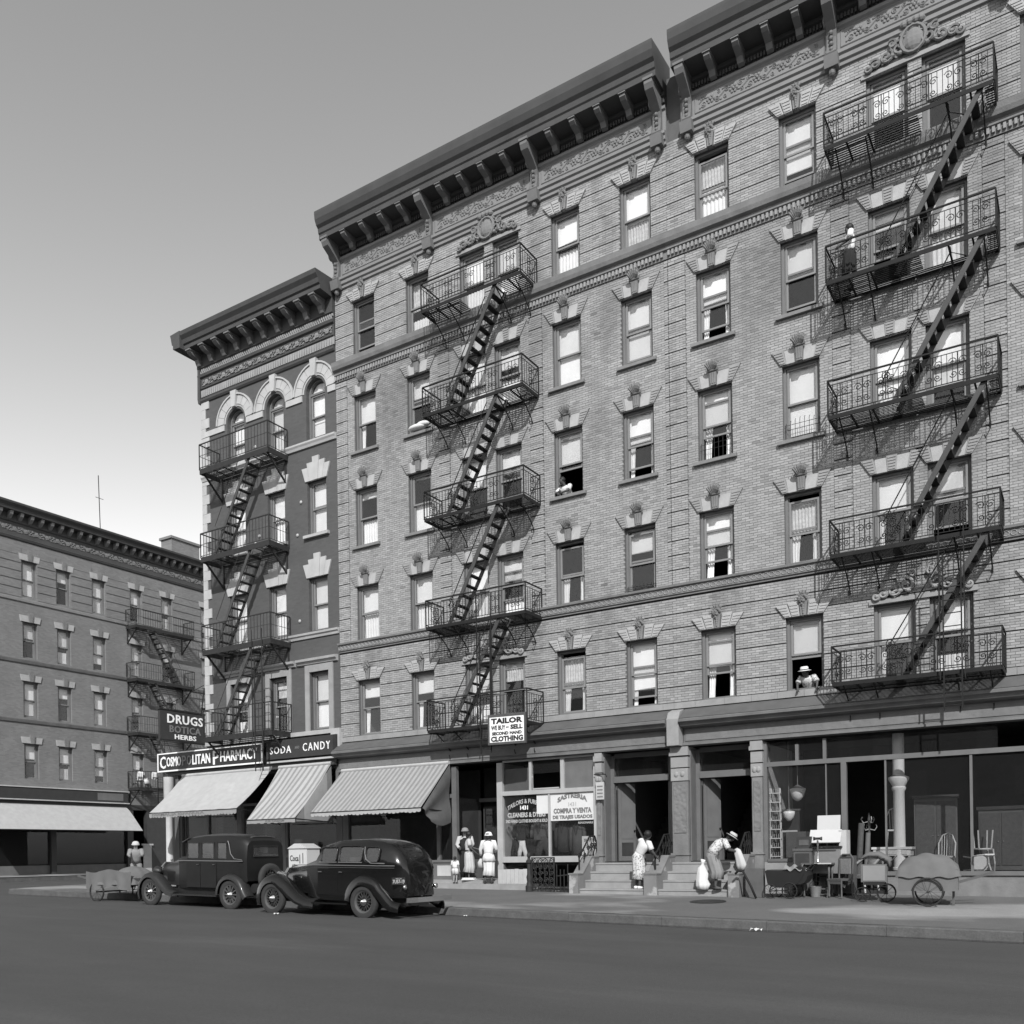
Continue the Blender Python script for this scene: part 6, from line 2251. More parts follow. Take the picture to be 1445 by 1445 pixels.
# little boy
H = .86
o, J = person('small boy in a white shirt and short trousers seen from behind', (5.30, -.70, zt), PI + .1, H,
              dict(head0=(0, -.012, .86), head1=(0, -.012, .97), nose=(0, -.075, .885), chin=(0, -.04, .845), neck=(0, 0, .80), elbL=(.15, .0, .62), wriL=(.165, -.02, .5), elbR=(-.15, 0, .62), wriR=(-.165, -.02, .5)),
              m_skin_l, 'shoppers outside the tailor')
top(o, J, m_wcloth, H, .5, loose=1.15, name='shirt')
for s in 'LR':
    part('shorts_leg', MB().body([J['pelvis'] + Vector((0, 0, .05 * H)), J['hip' + s], J['hip' + s].lerp(J['kne' + s], .7)], [.075 * H, .078 * H, .082 * H], [.085 * H, .085 * H, .085 * H], (1, 0, 0), 12), m_wcloth, o, smooth=True)
hair(o, J, H, .012)
shoes(o, J, H, m_shoe)
ce = tag(part('newspaper_bundle', MB().box(-.22, .22, -.12, .12, 0, .035).box(-.2, .18, -.10, .11, .036, .07), m_paper, None, (5.66, -.44, .668), rot=(0, 0, .2)), 'flat white bundle lying on the step between the boy and the woman', 'bundle')

# woman leaning on the stoop rail
H = 1.66
o, J = person('woman in a short-sleeved white dress leaning sideways on the first stoop rail', (11.78, -1.22, .472), PI * .80, H,
              dict(pelvis=(.0, .0, .52), spine=(-.05, -.02, .615), chest=(-.125, -.05, .72), neck=(-.18, -.06, .80), head0=(-.205, -.075, .85), head1=(-.225, -.07, .918), nose=(-.225, -.125, .865), chin=(-.21, -.10, .832),
                   shoL=(-.04, -.03, .80), elbL=(-.03, -.10, .66), wriL=(-.12, -.16, .60), shoR=(-.235, -.07, .745), elbR=(-.26, -.12, .60), wriR=(-.24, -.20, .52)))
top(o, J, m_wcloth, H, .5)
skirt(o, J, m_print, H, .15, .105, wst=.09)
hair(o, J, H, .01)
shoes(o, J, H, m_letter)
# bending figure with a sack
H = 1.66
o, J = person('stooping figure in a straw hat, patterned blouse and grey skirt on the second stoop', (14.02, -1.38, .472), PI * .62, H,
              dict(pelvis=(0, .06, .52), spine=(0, .02, .625), chest=(0, -.09, .72), neck=(0, -.18, .765), head0=(0, -.235, .785), head1=(0, -.275, .845), nose=(0, -.285, .765), chin=(0, -.255, .75),
                   shoL=(.10, -.14, .75), elbL=(.14, -.22, .62), wriL=(.05, -.30, .60), shoR=(-.10, -.14, .75), elbR=(-.14, -.20, .61), wriR=(-.05, -.30, .59)))
top(o, J, m_print, H, .55, loose=1.12)
skirt(o, J, m_gcloth, H, .17, .11, wst=.1)
hair(o, J, H)
hat(o, J, H, m_straw, 'brim')
shoes(o, J, H, m_shoe)
sk = tag(part('cloth_sack', MB().body([(.05, 0, .78), (.03, 0, .70), (.03, 0, .66), (0, .01, .56), (.03, -.02, .42), (-.01, .02, .26), (.03, 0, .12), (.02, 0, .01)], [.07, .05, .035, .10, .145, .15, .18, .13], [.06, .05, .035, .08, .11, .12, .13, .1], (1, 0, 0), 24, .13, 7), m_wcloth, None, (13.66, -1.42, .472), smooth=True),
         'big white sack standing on the step behind the stooping figure', 'sack')
bn = tag(part('white_bundle', MB().body([(-.03, 0, .12), (0, 0, .06), (.05, 0, -.1), (.10, 0, -.30), (.09, 0, -.42)], [.04, .09, .10, .12, .08], [.03, .07, .06, .06, .03], (1, 0, 0), 20, .22, 5), m_lcloth, None, (14.54, -1.22, 1.40), smooth=True),
         'white cloth bundle held against the chest of the stooping figure', 'bundle')

# women at windows
H = 1.60
o, J = person('woman in a white hat leaning out of the window above the right shop cornice', (BX2 + 3.62, .42, 4.72), 0, H,
              dict(pelvis=(0, .02, .52), spine=(0, -.04, .615), chest=(0, -.14, .70), neck=(0, -.22, .775), head0=(-.02, -.262, .815), head1=(-.02, -.278, .885), nose=(-.045, -.315, .825), chin=(-.035, -.295, .79),
                   shoL=(.105, -.17, .755), elbL=(.17, -.23, .66), wriL=(.17, -.27, .575), shoR=(-.105, -.17, .755), elbR=(-.15, -.22, .66), wriR=(-.13, -.29, .575)))
top(o, J, m_print, H, .55)
skirt(o, J, m_gcloth, H)
hair(o, J, H)
hat(o, J, H, m_wcloth, 'brim')
H = 1.58
o, J = person('bareheaded woman in a white blouse leaning on an open fourth-floor window sill', (8.98, .36, 11.22), -.15, H,
              dict(pelvis=(0, .04, .52), spine=(0, -.01, .615), chest=(0, -.10, .71), neck=(0, -.165, .795), head0=(-.01, -.205, .84), head1=(-.01, -.215, .91), nose=(-.02, -.262, .845), chin=(-.02, -.235, .815),
                   shoL=(.105, -.12, .765), elbL=(.15, -.24, .64), wriL=(.03, -.28, .615), shoR=(-.105, -.12, .765), elbR=(-.15, -.24, .64), wriR=(-.03, -.29, .64)))
top(o, J, m_wcloth, H, .5)
skirt(o, J, m_gcloth, H)
hair(o, J, H)
# person on the ornate fire escape
H = 1.62
o, J = person('person in a white shirt and dark skirt on the ornate right-hand fire escape', (BX2 + 4.95, -.42, 15.285), -1.2, H,
              dict(elbR=(-.17, -.02, .66), wriR=(-.13, -.13, .6), elbL=(.16, -.03, .66), wriL=(.10, -.14, .62)))
top(o, J, m_wcloth, H, .5, name='shirt')
skirt(o, J, m_dcloth, H, .22, .11)
hair(o, J, H)
shoes(o, J, H, m_shoe)
# seated figure on the far balcony with washing
H = 1.55
o, J = person('figure in white sitting among washing on the far fire escape balcony', (-24.35, 9.75, 5.56), PI / 2 + .3, H,
              dict(pelvis=(0, .05, .30), spine=(0, .06, .40), chest=(0, .05, .52), neck=(0, .04, .615), head0=(0, .03, .665), head1=(0, .03, .735), nose=(0, -.02, .685), chin=(0, .0, .648),
                   shoL=(.105, .05, .58), elbL=(.14, .02, .45), wriL=(.08, -.1, .40), shoR=(-.105, .05, .58), elbR=(-.14, .02, .45), wriR=(-.08, -.1, .40),
                   hipL=(.052, .03, .29), kneL=(.06, -.20, .28), ankL=(.06, -.2, .045), toeL=(.06, -.28, .015), hipR=(-.052, .03, .29), kneR=(-.06, -.20, .28), ankR=(-.06, -.2, .045), toeR=(-.06, -.28, .015)))
top(o, J, m_wcloth, H, .5)
part('skirt', MB().body([J['spine'], J['pelvis'], (J['kneL'] + J['kneR']) / 2 + Vector((0, .05, .02)), (J['ankL'] + J['ankR']) / 2 + Vector((0, -.03, .15))], [.09 * H, .12 * H, .125 * H, .12 * H], [.08 * H, .09 * H, .08 * H, .08 * H], (1, 0, 0), 18), m_wcloth, o, smooth=True)
hair(o, J, H)
st_ = tag(part('stool', MB().box(-.2, .2, -.2, .2, .38, .43).box(-.18, -.14, -.18, -.14, 0, .38).box(.14, .18, -.18, -.14, 0, .38).box(-.18, -.14, .14, .18, 0, .38).box(.14, .18, .14, .18, 0, .38), m_wood_d, None, (-24.42, 9.75, 5.56)),
          'low stool under the seated figure on the far balcony', 'stool')
for i, (y, w_, z, l) in enumerate(((9.35, .3, 6.32, 'white cloth draped over the far balcony rail left of the seated figure'), (10.35, .42, 6.35, 'white cloth draped over the far balcony rail right of the seated figure'))):
    m = MB().sheet(lambda u, v: (-23.99 + .02 * math.sin(u * 14) + (.03 if v < .5 else -.03) * 1.0, y + w_ * (u - .5), z + .15 - .55 * abs(v - .4) * 1.4), 10, 8)
    tag(part('hanging_cloth', m, m_wcloth, None, smooth=True), l, 'laundry')

# man with a loaded pushcart, far left
H = 1.70
o, J = person('man in a pale cap leaning over the loaded pushcart at the far left kerb', (-5.55, -4.25, zs(-5.5, -4.2)), .9, H,
              dict(spine=(0, -.03, .62), chest=(0, -.08, .735), neck=(0, -.11, .825), head0=(0, -.135, .87), head1=(0, -.145, .94), nose=(0, -.19, .88), chin=(0, -.165, .85),
                   shoL=(.105, -.09, .79), elbL=(.13, -.20, .70), wriL=(.10, -.34, .68), shoR=(-.105, -.09, .79), elbR=(-.13, -.2, .70), wriR=(-.10, -.34, .68)), m_skin_l)
top(o, J, m_gcloth, H, .9, name='shirt')
for s in 'LR':
    part('trouser_leg', MB().body([J['pelvis'] + Vector((0, 0, .04 * H)), J['hip' + s], J['kne' + s], J['ank' + s]], [.06 * H, .062 * H, .05 * H, .042 * H], [.07 * H, .066 * H, .05 * H, .046 * H], (1, 0, 0), 12), m_gcloth, o, smooth=True)
hat(o, J, H, m_lcloth, 'cloche')
shoes(o, J, H, m_shoe)
# ------------------------------------------------------------------ goods, carts and street things
m_enamel = M('white_enamel', .50, rough=.35, var=.05)
m_wick = M('wicker', .20, rough=.9, var=.3, scale=25, bump=.4, bscale=60)
m_oak = M('oak', .09, rough=.5, var=.25, scale=4)
m_cloth_g = M('grey_tarpaulin', .125, rough=.95, var=.15, scale=3)
m_globe = M('opal_glass', .72, rough=.25, var=.03)
m_tin = M('galvanised_tin', .24, rough=.45, metal=.4, var=.2)


def small_wheel(parent, x, y, z, r, mat, n=10, tyre=.012):
    W_ = part('wheel', MB().tube([(r * math.cos(2 * PI * k / 22), 0, r * math.sin(2 * PI * k / 22)) for k in range(22)], tyre, 6, closed=True), mat, parent, (x, y, z))
    sp = MB()
    for k in range(n):
        a = 2 * PI * k / n
        sp.bar((0, 0, 0), (r * math.cos(a), 0, r * math.sin(a)), .006)
    part('spokes', sp, mat, W_, stuff=True)
    part('hub', MB().lathe([(.022, -.03), (.022, .03)], (0, 0, 0), 8, 'y'), mat, W_)
    return W_


# pushcart at the far left
pc = thing('pushcart', 'pushcart heaped under a grey cloth in front of the older car, far left', 'pushcart', (-3.75, -6.0, zr(-3.8)), .1)
part('bed', MB().box(-1.0, 1.0, -.5, .5, .62, .72), m_oak, pc)
m = MB().sheet(lambda u, v: (-1.06 + 2.12 * u + .03 * math.sin(v * 20), -.58 + 1.16 * v + .03 * math.sin(u * 17), .52 + .62 * (math.sin(PI * u) * math.sin(PI * v)) ** .3 * (.8 + .2 * math.sin(u * 9 + 1))), 24, 12)
part('load_cover', m, m_cloth_g, pc, smooth=True)
m = MB()
for y in (-.585, .585):
    m.sheet(lambda u, v: (-1.0 + 2.0 * u, y + .04 * math.sin(u * 23) * v, .95 - .55 * v - .05 * math.sin(u * 9)), 24, 4)
part('cover_skirt', m, m_cloth_g, pc, smooth=True, stuff=True)
small_wheel(pc, -.55, -.56, .30, .30, m_black, 10, .025)
small_wheel(pc, -.55, .56, .30, .30, m_black, 10, .025)
small_wheel(pc, .72, .0, .18, .18, m_black, 8, .02)
part('axle', MB().bar((-.55, -.56, .30), (-.55, .56, .30), .05), m_oak, pc)
part('leg', MB().bar((.72, 0, .18), (.72, 0, .64), .05), m_oak, pc)
for s in (-1, 1):
    part('shaft', MB().bar((-1.0, s * .4, .68), (-1.6, s * .4, .80), .05), m_oak, pc)

# drinks box in white with a ridged lid, under the striped awnings
ib = thing('drinks_box', 'white drinks box with a sloping lid standing on the pavement between the two cars', 'cooler', (-.38, -1.5, zs(-.4, -1.5)))
part('cabinet', MB().box(-.42, .42, -.3, .3, .35, 1.30), m_enamel, ib)
for x in (-.36, .36):
    for y in (-.24, .24):
        part('leg', MB().box(x - .03, x + .03, y - .03, y + .03, 0, .35), m_wood_l, ib)
part('lid', MB().prism([(-.46, 1.305), (.46, 1.305), (.12, 1.47), (-.12, 1.47)], -.34, .34, 'y'), m_enamel, ib)
letters(ib, 'Coca', -.16, -.302, .98, .40, .20, m_black, 0, .01)
part('drawing', MB().box(.22, .25, -.305, -.30, .8, 1.15).box(.08, .11, -.305, -.30, .8, 1.1), m_black, ib, stuff=True)

# dark baby carriage
bc = thing('baby_carriage', 'black wire-wheeled baby carriage beside the stone base of the furniture shop', 'pram', (15.80, -1.32, zs(15.8, -1.3)), -.08)
part('body', MB().prism([(-.46, .68), (-.40, .36), (-.30, .28), (.22, .28), (.40, .40), (.55, .66), (.38, .62), (.24, .66)], -.2, .2, 'y'), m_black, bc)
part('lining', MB().box(-.43, .2, -.17, .17, .672, .70), m_wood_d, bc)
part('blanket', MB().sheet(lambda u, v: (.02 + .45 * u, -.23 + .46 * v, .70 + .10 * math.sin(PI * v) + .04 * math.sin(u * 12 + v * 5)), 12, 8), m_gcloth, bc, smooth=True)
part('hood', MB().lathe([(.22, -.19), (.24, 0), (.22, .19)], (.38, 0, .56), 14, 'y'), m_black, bc)
for s in (-1, 1):
    small_wheel(bc, -.33, s * .21, .17, .17, m_iron_g, 10)
    small_wheel(bc, .16, s * .21, .19, .19, m_iron_g, 10)
part('axle', MB().bar((-.33, -.2, .17), (-.33, .2, .17), .02).bar((.16, -.2, .19), (.16, .2, .19), .02).bar((-.33, 0, .17), (.16, 0, .19), .02), m_iron_g, bc)
part('spring', MB().tube([(-.36, -.18, .19), (-.2, -.18, .27), (.1, -.18, .27), (.2, -.18, .2)], .012, 5), m_iron_g, bc)
part('handle', MB().tube([(.5, -.18, .62), (.72, -.18, .84), (.72, .18, .84), (.5, .18, .62)], .013, 5), m_iron_g, bc)

# sewing-machine table with lamp stand on top
tb = thing('side_table', 'dark table with turned legs carrying the lamp stand beside the baby carriage', 'table', (16.48, -.92, zs(16.5, -.9)))
part('table_top', MB().box(-.36, .36, -.22, .22, .80, .84), m_oak, tb)
part('leaf', MB().box(-.02, .38, -.28, -.225, .815, .845), m_wood_l, tb)
for x in (-.3, .3):
    for y in (-.16, .16):
        part('leg', MB().lathe([(.022, 0), (.03, .05), (.018, .12), (.032, .3), (.018, .45), (.03, .6), (.026, .8)], (x, y, 0), 8), m_oak, tb, smooth=True)
part('stretcher', MB().bar((-.3, 0, .2), (.3, 0, .2), .03), m_oak, tb)
ls = thing('lamp_stand', 'nickel telephone-like lamp stand on the dark table', 'lamp', (16.50, -.98, zs(16.5, -.9) + .84))
part('base', MB().lathe([(.09, 0), (.09, .012), (.03, .03), (.016, .05), (.016, .42), (.026, .44), (.026, .55), (.012, .56)], seg=14), m_chrome, ls, smooth=True, flat_angle=40)
part('head', MB().lathe([(.05, -.1), (.03, -.05), (.03, .05), (.05, .1)], (0, 0, .60), 12, 'x'), m_black, ls, smooth=True)
# phonograph cabinet and boxes
ph = thing('cabinet', 'dark wooden cabinet with a lidded top left of the lamp stand', 'cabinet', (16.08, -.62, zs(16.1, -.6)))
part('case', MB().box(-.22, .22, -.2, .2, .08, 1.12), m_oak, ph)
part('lid', MB().box(-.24, .24, -.22, .22, 1.12, 1.18), m_oak, ph)
part('door_panel', MB().box(-.17, .17, -.215, -.201, .55, 1.06), m_wood_d, ph)
rd = thing('mantel_radio', 'small dark box set with a square front on top of the wooden cabinet', 'radio', (16.10, -.60, zs(16.1, -.6) + 1.18))
part('case', MB().box(-.19, .19, -.15, .15, 0, .30), m_wood_d, rd)
part('dial', MB().box(-.12, .12, -.165, -.151, .08, .22), m_oak, rd)
fn = thing('newel_ornament', 'turned wooden finial post left of the dark cabinet', 'ornament', (15.84, -.55, zs(15.8, -.5)))
part('post', MB().lathe([(.10, 0), (.10, .8), (.06, .84), (.08, .95), (.05, 1.0), (.06, 1.08), (.02, 1.16), (.004, 1.22)], seg=12), m_stone_d, fn, smooth=True, flat_angle=40)
sm_ = thing('cabinet', 'smaller dark cupboard just inside the window glass behind the finial post', 'cabinet', (15.62, .5, 1.162))
part('case', MB().box(-.26, .26, -.2, .2, .1, .78), m_oak, sm_)
part('foot', MB().box(-.24, .24, -.18, .18, 0, .099), m_wood_d, sm_)

# white gas stove with raised lid
gs = thing('gas_stove', 'white enamel gas stove with its splash back raised, beside the shop entrance', 'stove', (16.62, -.45, zs(16.6, -.45)))
part('oven', MB().box(-.34, .34, -.24, .24, .55, 1.18), m_tin, gs)
part('cooktop', MB().box(-.38, .38, -.28, .28, 1.185, 1.23), m_black, gs)
for x in (-.3, .3):
    for y in (-.2, .2):
        part('leg', MB().tube([(x, y, .55), (x * 1.1, y * 1.1, .2), (x * 1.15, y * 1.15, 0)], [.03, .022, .03], 6), m_black, gs)
part('lid', MB().prism([(-.30, 1.32), (-.27, 1.30), (-.08, 1.62), (-.11, 1.64)], -.40, .36, 'x'), m_enamel, gs)
part('splash_back', MB().prism([(-.02, 1.58), (.02, 1.58), (.08, 2.0), (.04, 2.0)], -.26, .30, 'x'), m_enamel, gs)
part('warming_shelf', MB().box(.30, .48, -.15, .25, 1.0, 1.62), m_wood_l, gs)
part('shelf_rail', MB().bar((-.36, -.34, 1.20), (.30, -.34, 1.20), .025), m_chrome, gs)
# chairs
ch = thing('chair', 'carved dining chair with an upholstered back leaning by the entrance post', 'chair', (17.02, -1.0, zs(17, -1)), -.5)
part('seat', MB().box(-.22, .22, -.21, .21, .42, .47), m_oak, ch)
part('backrest', MB().box(-.15, .15, .19, .215, .58, .95), m_wick, ch)
part('back_frame', MB().tube([(-.2, .2, .47), (-.21, .23, .95), (-.12, .24, 1.05), (.12, .24, 1.05), (.21, .23, .95), (.2, .2, .47)], .022, 6), m_oak, ch)
part('apron', MB().box(-.2, .2, -.2, -.18, .34, .419), m_oak, ch)
for x in (-.2, .2):
    for y in (-.18, .18):
        part('leg', MB().tube([(x, y, .42), (x * 1.02, y, .2), (x * 1.1, y * 1.1, 0)], [.025, .018, .022], 6), m_oak, ch)
wc = thing('chair', 'pale wicker armchair in the dark mouth of the shop entrance', 'chair', (17.32, .25, zs(17.3, 0) + .03), -.6)
part('seat', MB().box(-.27, .27, -.26, .26, .36, .44), m_wick, wc)
part('backrest', MB().sheet(lambda u, v: (-.30 + .60 * u, .22 + .08 * v - .10 * (2 * u - 1) ** 2 * -1, .44 + .55 * v * (1 - .25 * (2 * u - 1) ** 2)), 10, 8), m_wick, wc, smooth=True)
for s in (-1, 1):
    part('arm', MB().tube([(s * .28, .25, .85), (s * .32, .0, .68), (s * .30, -.26, .64), (s * .27, -.26, .4)], .03, 6), m_wick, wc)
    for y in (-.22, .22):
        part('leg', MB().tube([(s * .25, y, .36), (s * .27, y, 0)], .025, 6), m_wood_l, wc)


def spindle_chair(label, x, y, z, rz):
    c = thing('chair', label, 'chair', (x, y, z), rz, 'white spindle-back chairs in the window')
    part('seat', MB().box(-.22, .22, -.2, .2, .40, .44), m_enamel, c)
    part('hoop', MB().tube([(-.2, .18, .44), (-.21, .22, .75), (-.12, .24, .95), (0, .245, 1.0), (.12, .24, .95), (.21, .22, .75), (.2, .18, .44)], .018, 6), m_enamel, c)
    for k in range(5):
        q = -.13 + .065 * k
        part('spindle', MB().tube([(q * .9, .18, .44), (q, .23, .95 - .5 * q * q)], .010, 5), m_enamel, c)
    for sx in (-1, 1):
        for y_ in (-.16, .16):
            part('leg', MB().tube([(sx * .18, y_, .40), (sx * .21, y_ * 1.15, 0)], .018, 6), m_enamel, c)
    return c


dt = thing('dressing_table', 'white painted table behind the right-hand shop glass, below the spindle chair', 'table', (17.95, .75, .822))
part('table_top', MB().box(-.48, .48, -.28, .28, .62, .68), m_enamel, dt)
part('apron', MB().box(-.44, .44, -.25, .25, .46, .619), m_enamel, dt)
part('drawer', MB().box(-.36, .36, -.265, -.251, .49, .60), m_wood_l, dt)
for x in (-.4, .4):
    for y in (-.2, .2):
        part('leg', MB().tube([(x, y, .46), (x * 1.05, y * 1.05, 0)], [.03, .02], 8), m_enamel, dt)
spindle_chair('white spindle-back chair standing on the white table behind the glass', 18.0, .75, 1.503 - .0, .2)
spindle_chair('white spindle-back chair on the floor of the window right of the column', 19.1, .8, .822, -.3)
cr = thing('coat_stand', 'tall dark coat stand with curled hooks inside the shop entrance', 'coat stand', (17.22, 1.5, .43))
part('pole', MB().lathe([(.05, 0), (.035, .1), (.03, 1.75), (.04, 1.8), (.02, 1.9), (.03, 1.95), (.005, 2.0)], seg=10), m_oak, cr, smooth=True)
for k in range(6):
    a = 2 * PI * k / 6
    d = Vector((math.cos(a), math.sin(a), 0))
    z = 1.75 if k % 2 else 1.55
    part('hook', MB().tube([d * .03 + Vector((0, 0, z)), d * .14 + Vector((0, 0, z - .03)), d * .2 + Vector((0, 0, z + .06)), d * .17 + Vector((0, 0, z + .13))], .012, 5), m_wood_l, cr)
for k in range(4):
    a = 2 * PI * k / 4 + .4
    part('foot', MB().tube([(0, 0, .18), (.14 * math.cos(a), .14 * math.sin(a), .12), (.26 * math.cos(a), .26 * math.sin(a), .0)], .02, 5), m_oak, cr)
# white wicker plant shelf in the window
ws = thing('wicker_shelf', 'tall white wicker shelf stand at the left side of the furniture window', 'shelf', (15.08, .35, 1.162), .15)
for x in (-.14, .14):
    for y in (-.1, .1):
        part('upright', MB().bar((x, y, 0), (x * (.85), y, 1.95), .022), m_enamel, ws)
for k in range(8):
    part('shelf', MB().box(-.15, .15, -.11, .11, .12 + .24 * k, .145 + .24 * k), m_enamel, ws)
om = MB()
for k in range(8):
    for s in range(6):
        om.bar((-.13 + .052 * s, -.108, .145 + .24 * k), (-.13 + .052 * s, -.108, .25 + .24 * k), .008)
part('wickerwork', om, m_enamel, ws, stuff=True)
pf = thing('picture_frame', 'pale-edged empty picture frame leaning inside the furniture window', 'frame', (15.40, .45, 1.165))
for x0, x1, z0, z1 in ((-.22, -.17, 0, .82), (.17, .22, 0, .82), (-.17, .17, 0, .05), (-.17, .17, .77, .82)):
    part('moulding', MB().box(x0, x1, -.02, .02, z0, z1), m_wood_l, pf)
part('backing', MB().box(-.17, .17, .0, .01, .05, .77), m_interior, pf)
mr = thing('wardrobe_mirror', 'dark wardrobe panel standing behind the picture frame', 'wardrobe', (15.30, .85, 1.162))
part('panel', MB().box(-.28, .28, -.04, .04, 0, 1.35), m_wood_d, mr)
part('top_rail', MB().box(-.30, .30, -.06, .06, 1.351, 1.40), m_oak, mr)
# hanging lamps
def globe(label, x, y, z, r, ztop, grp):
    t = thing('hanging_lamp', label, 'lamp', (x, y, z), 0, grp)
    part('lamp_shade', MB().lathe([(.03, -r * 1.25), (r * .45, -r * 1.05), (r * .82, -r * .6), (r, 0), (r * 1.02, r * .42), (r * .8, r * .5)], seg=18), m_globe, t, smooth=True)
    part('cap', MB().lathe([(r * .82, r * .5), (r * .5, r * .72), (.03, r * .95)], seg=14), m_tin, t, smooth=True)
    part('stem', MB().tube([(0, 0, r * .9), (0, 0, ztop - z)], .012, 6), m_tin, t)


globe('opal school-house lamp hanging in the middle of the furniture window', 15.52, .9, 3.02, .20, 4.35, 'opal lamps in the furniture window')
globe('smaller opal lamp hanging lower behind the cupboards', 15.38, .55, 2.42, .15, 4.35, 'opal lamps in the furniture window')
# second carriage at the right
sc = thing('stroller', 'pale wicker stroller with a flat hood seen end-on beside the entrance', 'stroller', (17.90, -1.55, zs(17.9, -1.5)), .15)
part('body', MB().box(-.26, .30, -.2, .2, .45, .86), m_wood_g, sc)
part('front_panel', MB().box(-.22, .26, -.215, -.201, .48, .83), m_wood_l if False else m_gcloth, sc)
part('hood', MB().body([(-.30, 0, .98), (-.1, 0, 1.08), (.12, 0, 1.08), (.34, 0, .95), (.36, 0, .8)], [.24, .26, .26, .24, .2], [.02, .07, .09, .09, .04], (0, 1, 0), 14), m_cloth_g, sc, smooth=True)
part('hood_edge', MB().box(-.36, .26, -.25, -.22, .98, 1.0), m_chrome, sc)
for s in (-1, 1):
    small_wheel(sc, -.24, s * .22, .16, .16, m_iron_g, 8)
    small_wheel(sc, .28, s * .22, .2, .2, m_iron_g, 8)
part('undercarriage', MB().box(-.2, .24, -.18, .18, .38, .449).bar((-.24, -.2, .16), (-.24, .2, .16), .02).bar((.28, -.2, .2), (.28, .2, .2), .02).bar((-.24, 0, .16), (.28, 0, .2), .02).bar((0, 0, .17), (0, 0, .40), .03), m_black, sc, stuff=True)
part('handle', MB().tube([(.3, -.16, .84), (.52, -.16, 1.05), (.52, .16, 1.05), (.3, .16, .84)], .013, 5), m_chrome, sc)
# covered handcart at the right edge
hc = thing('handcart', 'grey cloth-covered handcart on the pavement at the right', 'cart', (19.15, -2.0, zs(19, -2)), .1)
part('box', MB().box(-.6, .6, -.38, .38, .32, .80), m_wood_g, hc)
part('load_cover', MB().sheet(lambda u, v: (-.66 + 1.32 * u, -.43 + .86 * v, .62 + .52 * (math.sin(PI * u) * math.sin(PI * v)) ** .35 + .02 * math.sin(u * 21 + v * 9)), 22, 14), m_cloth_g, hc, smooth=True)
for s in (-1, 1):
    small_wheel(hc, 0, s * .44, .3, .3, m_iron_g, 10, .02)
    part('shaft', MB().bar((.6, s * .3, .5), (1.3, s * .3, .72), .04), m_oak, hc)
part('axle', MB().bar((0, -.44, .3), (0, .44, .3), .05), m_oak, hc)
part('prop', MB().bar((.5, 0, .32), (.5, 0, 0), .05), m_oak, hc)
# suitcase-like box and iron boot rail at the second stoop
bx = tag(part('box', MB().box(-.20, .24, -.12, .12, 0, .72), m_oak, None, (15.0, -1.28, zs(15, -1.3)), rot=(0, 0, .1)), 'upright dark board box leaning near the right cheek wall of the second stoop', 'box')
br = tag(part('bent_pipe', MB().tube([(-.3, 0, .62), (-.22, 0, .70), (-.1, 0, .68), (.1, 0, .3), (.22, 0, .015)], .03, 8), m_iron, None, (14.95, -1.72, zs(15, -1.7)), smooth=True), 'bent black pipe leaning down to the pavement right of the second stoop', 'pipe')
# more second-hand stock
m_red = M('worn_upholstery', .07, rough=.9, var=.3, scale=12)
for i, (x, y, rz, l) in enumerate(((16.78, .35, .4, 'dark bentwood chair inside the entrance behind the leaning dining chair'), (16.30, -.25, 2.4, 'dark kitchen chair turned backwards between the cabinet and the stove'))):
    c = thing('chair', l, 'chair', (x, y, zs(x, min(0, y)) + (.02 if y > 0 else 0)), rz)
    part('seat', MB().lathe([(.2, .43), (.21, .45), (.2, .47)], seg=16), m_oak, c)
    part('back_frame', MB().tube([(-.18, .17, .45), (-.19, .2, .8), (-.1, .22, .98), (.1, .22, .98), (.19, .2, .8), (.18, .17, .45)], .018, 6), m_oak, c)
    part('splat', MB().box(-.05, .05, .2, .215, .46, .95), m_oak, c)
    for sx in (-.15, .15):
        for sy in (-.14, .14):
            part('leg', MB().tube([(sx, sy, .43), (sx * 1.2, sy * 1.2, 0)], .018, 6), m_oak, c)
cw = thing('chest_of_drawers', 'dark chest of drawers on the sloping pavement under the stove shelf', 'chest', (17.02, -.35, zs(17, -.35)))
part('case', MB().box(-.22, .22, -.2, .2, .06, .98), m_oak, cw)
for k in range(4):
    d = part('drawer', MB().box(-.2, .2, -.218, -.201, .1 + .22 * k, .3 + .22 * k), m_wood_d, cw)
    part('knob', MB().ball((0, -.23, .2 + .22 * k), .018), m_chrome, d)
for i, (x, r_, h, mt_, l) in enumerate(((17.10, .075, 1.7, m_red, 'dark rolled carpet standing upright against the entrance post'), (17.28, .06, 1.45, m_cloth_g, 'grey rolled carpet standing right of the dark roll'))):
    tag(part('rolled_carpet', MB().lathe([(r_, 0), (r_, h), (r_ * .7, h + .002), (r_ * .7, h - .03), (r_ * .4, h - .03), (r_ * .4, h)], seg=14), mt_, None, (x, .62, .43), rot=(-.06, .05, 0)), l, 'carpet')
bk_ = thing('bucket', 'tin bucket on the pavement under the dark table', 'bucket', (16.42, -.95, zs(16.4, -.95)))
part('pail', MB().lathe([(.11, 0), (.15, .26), (.16, .265), (.14, .26), (.1, .02)], seg=16), m_tin, bk_, smooth=True, flat_angle=40)
part('handle', MB().tube([(.15 * math.cos(k * PI / 8), 0, .26 + .14 * math.sin(k * PI / 8)) for k in range(9)], .006, 4), m_iron, bk_)
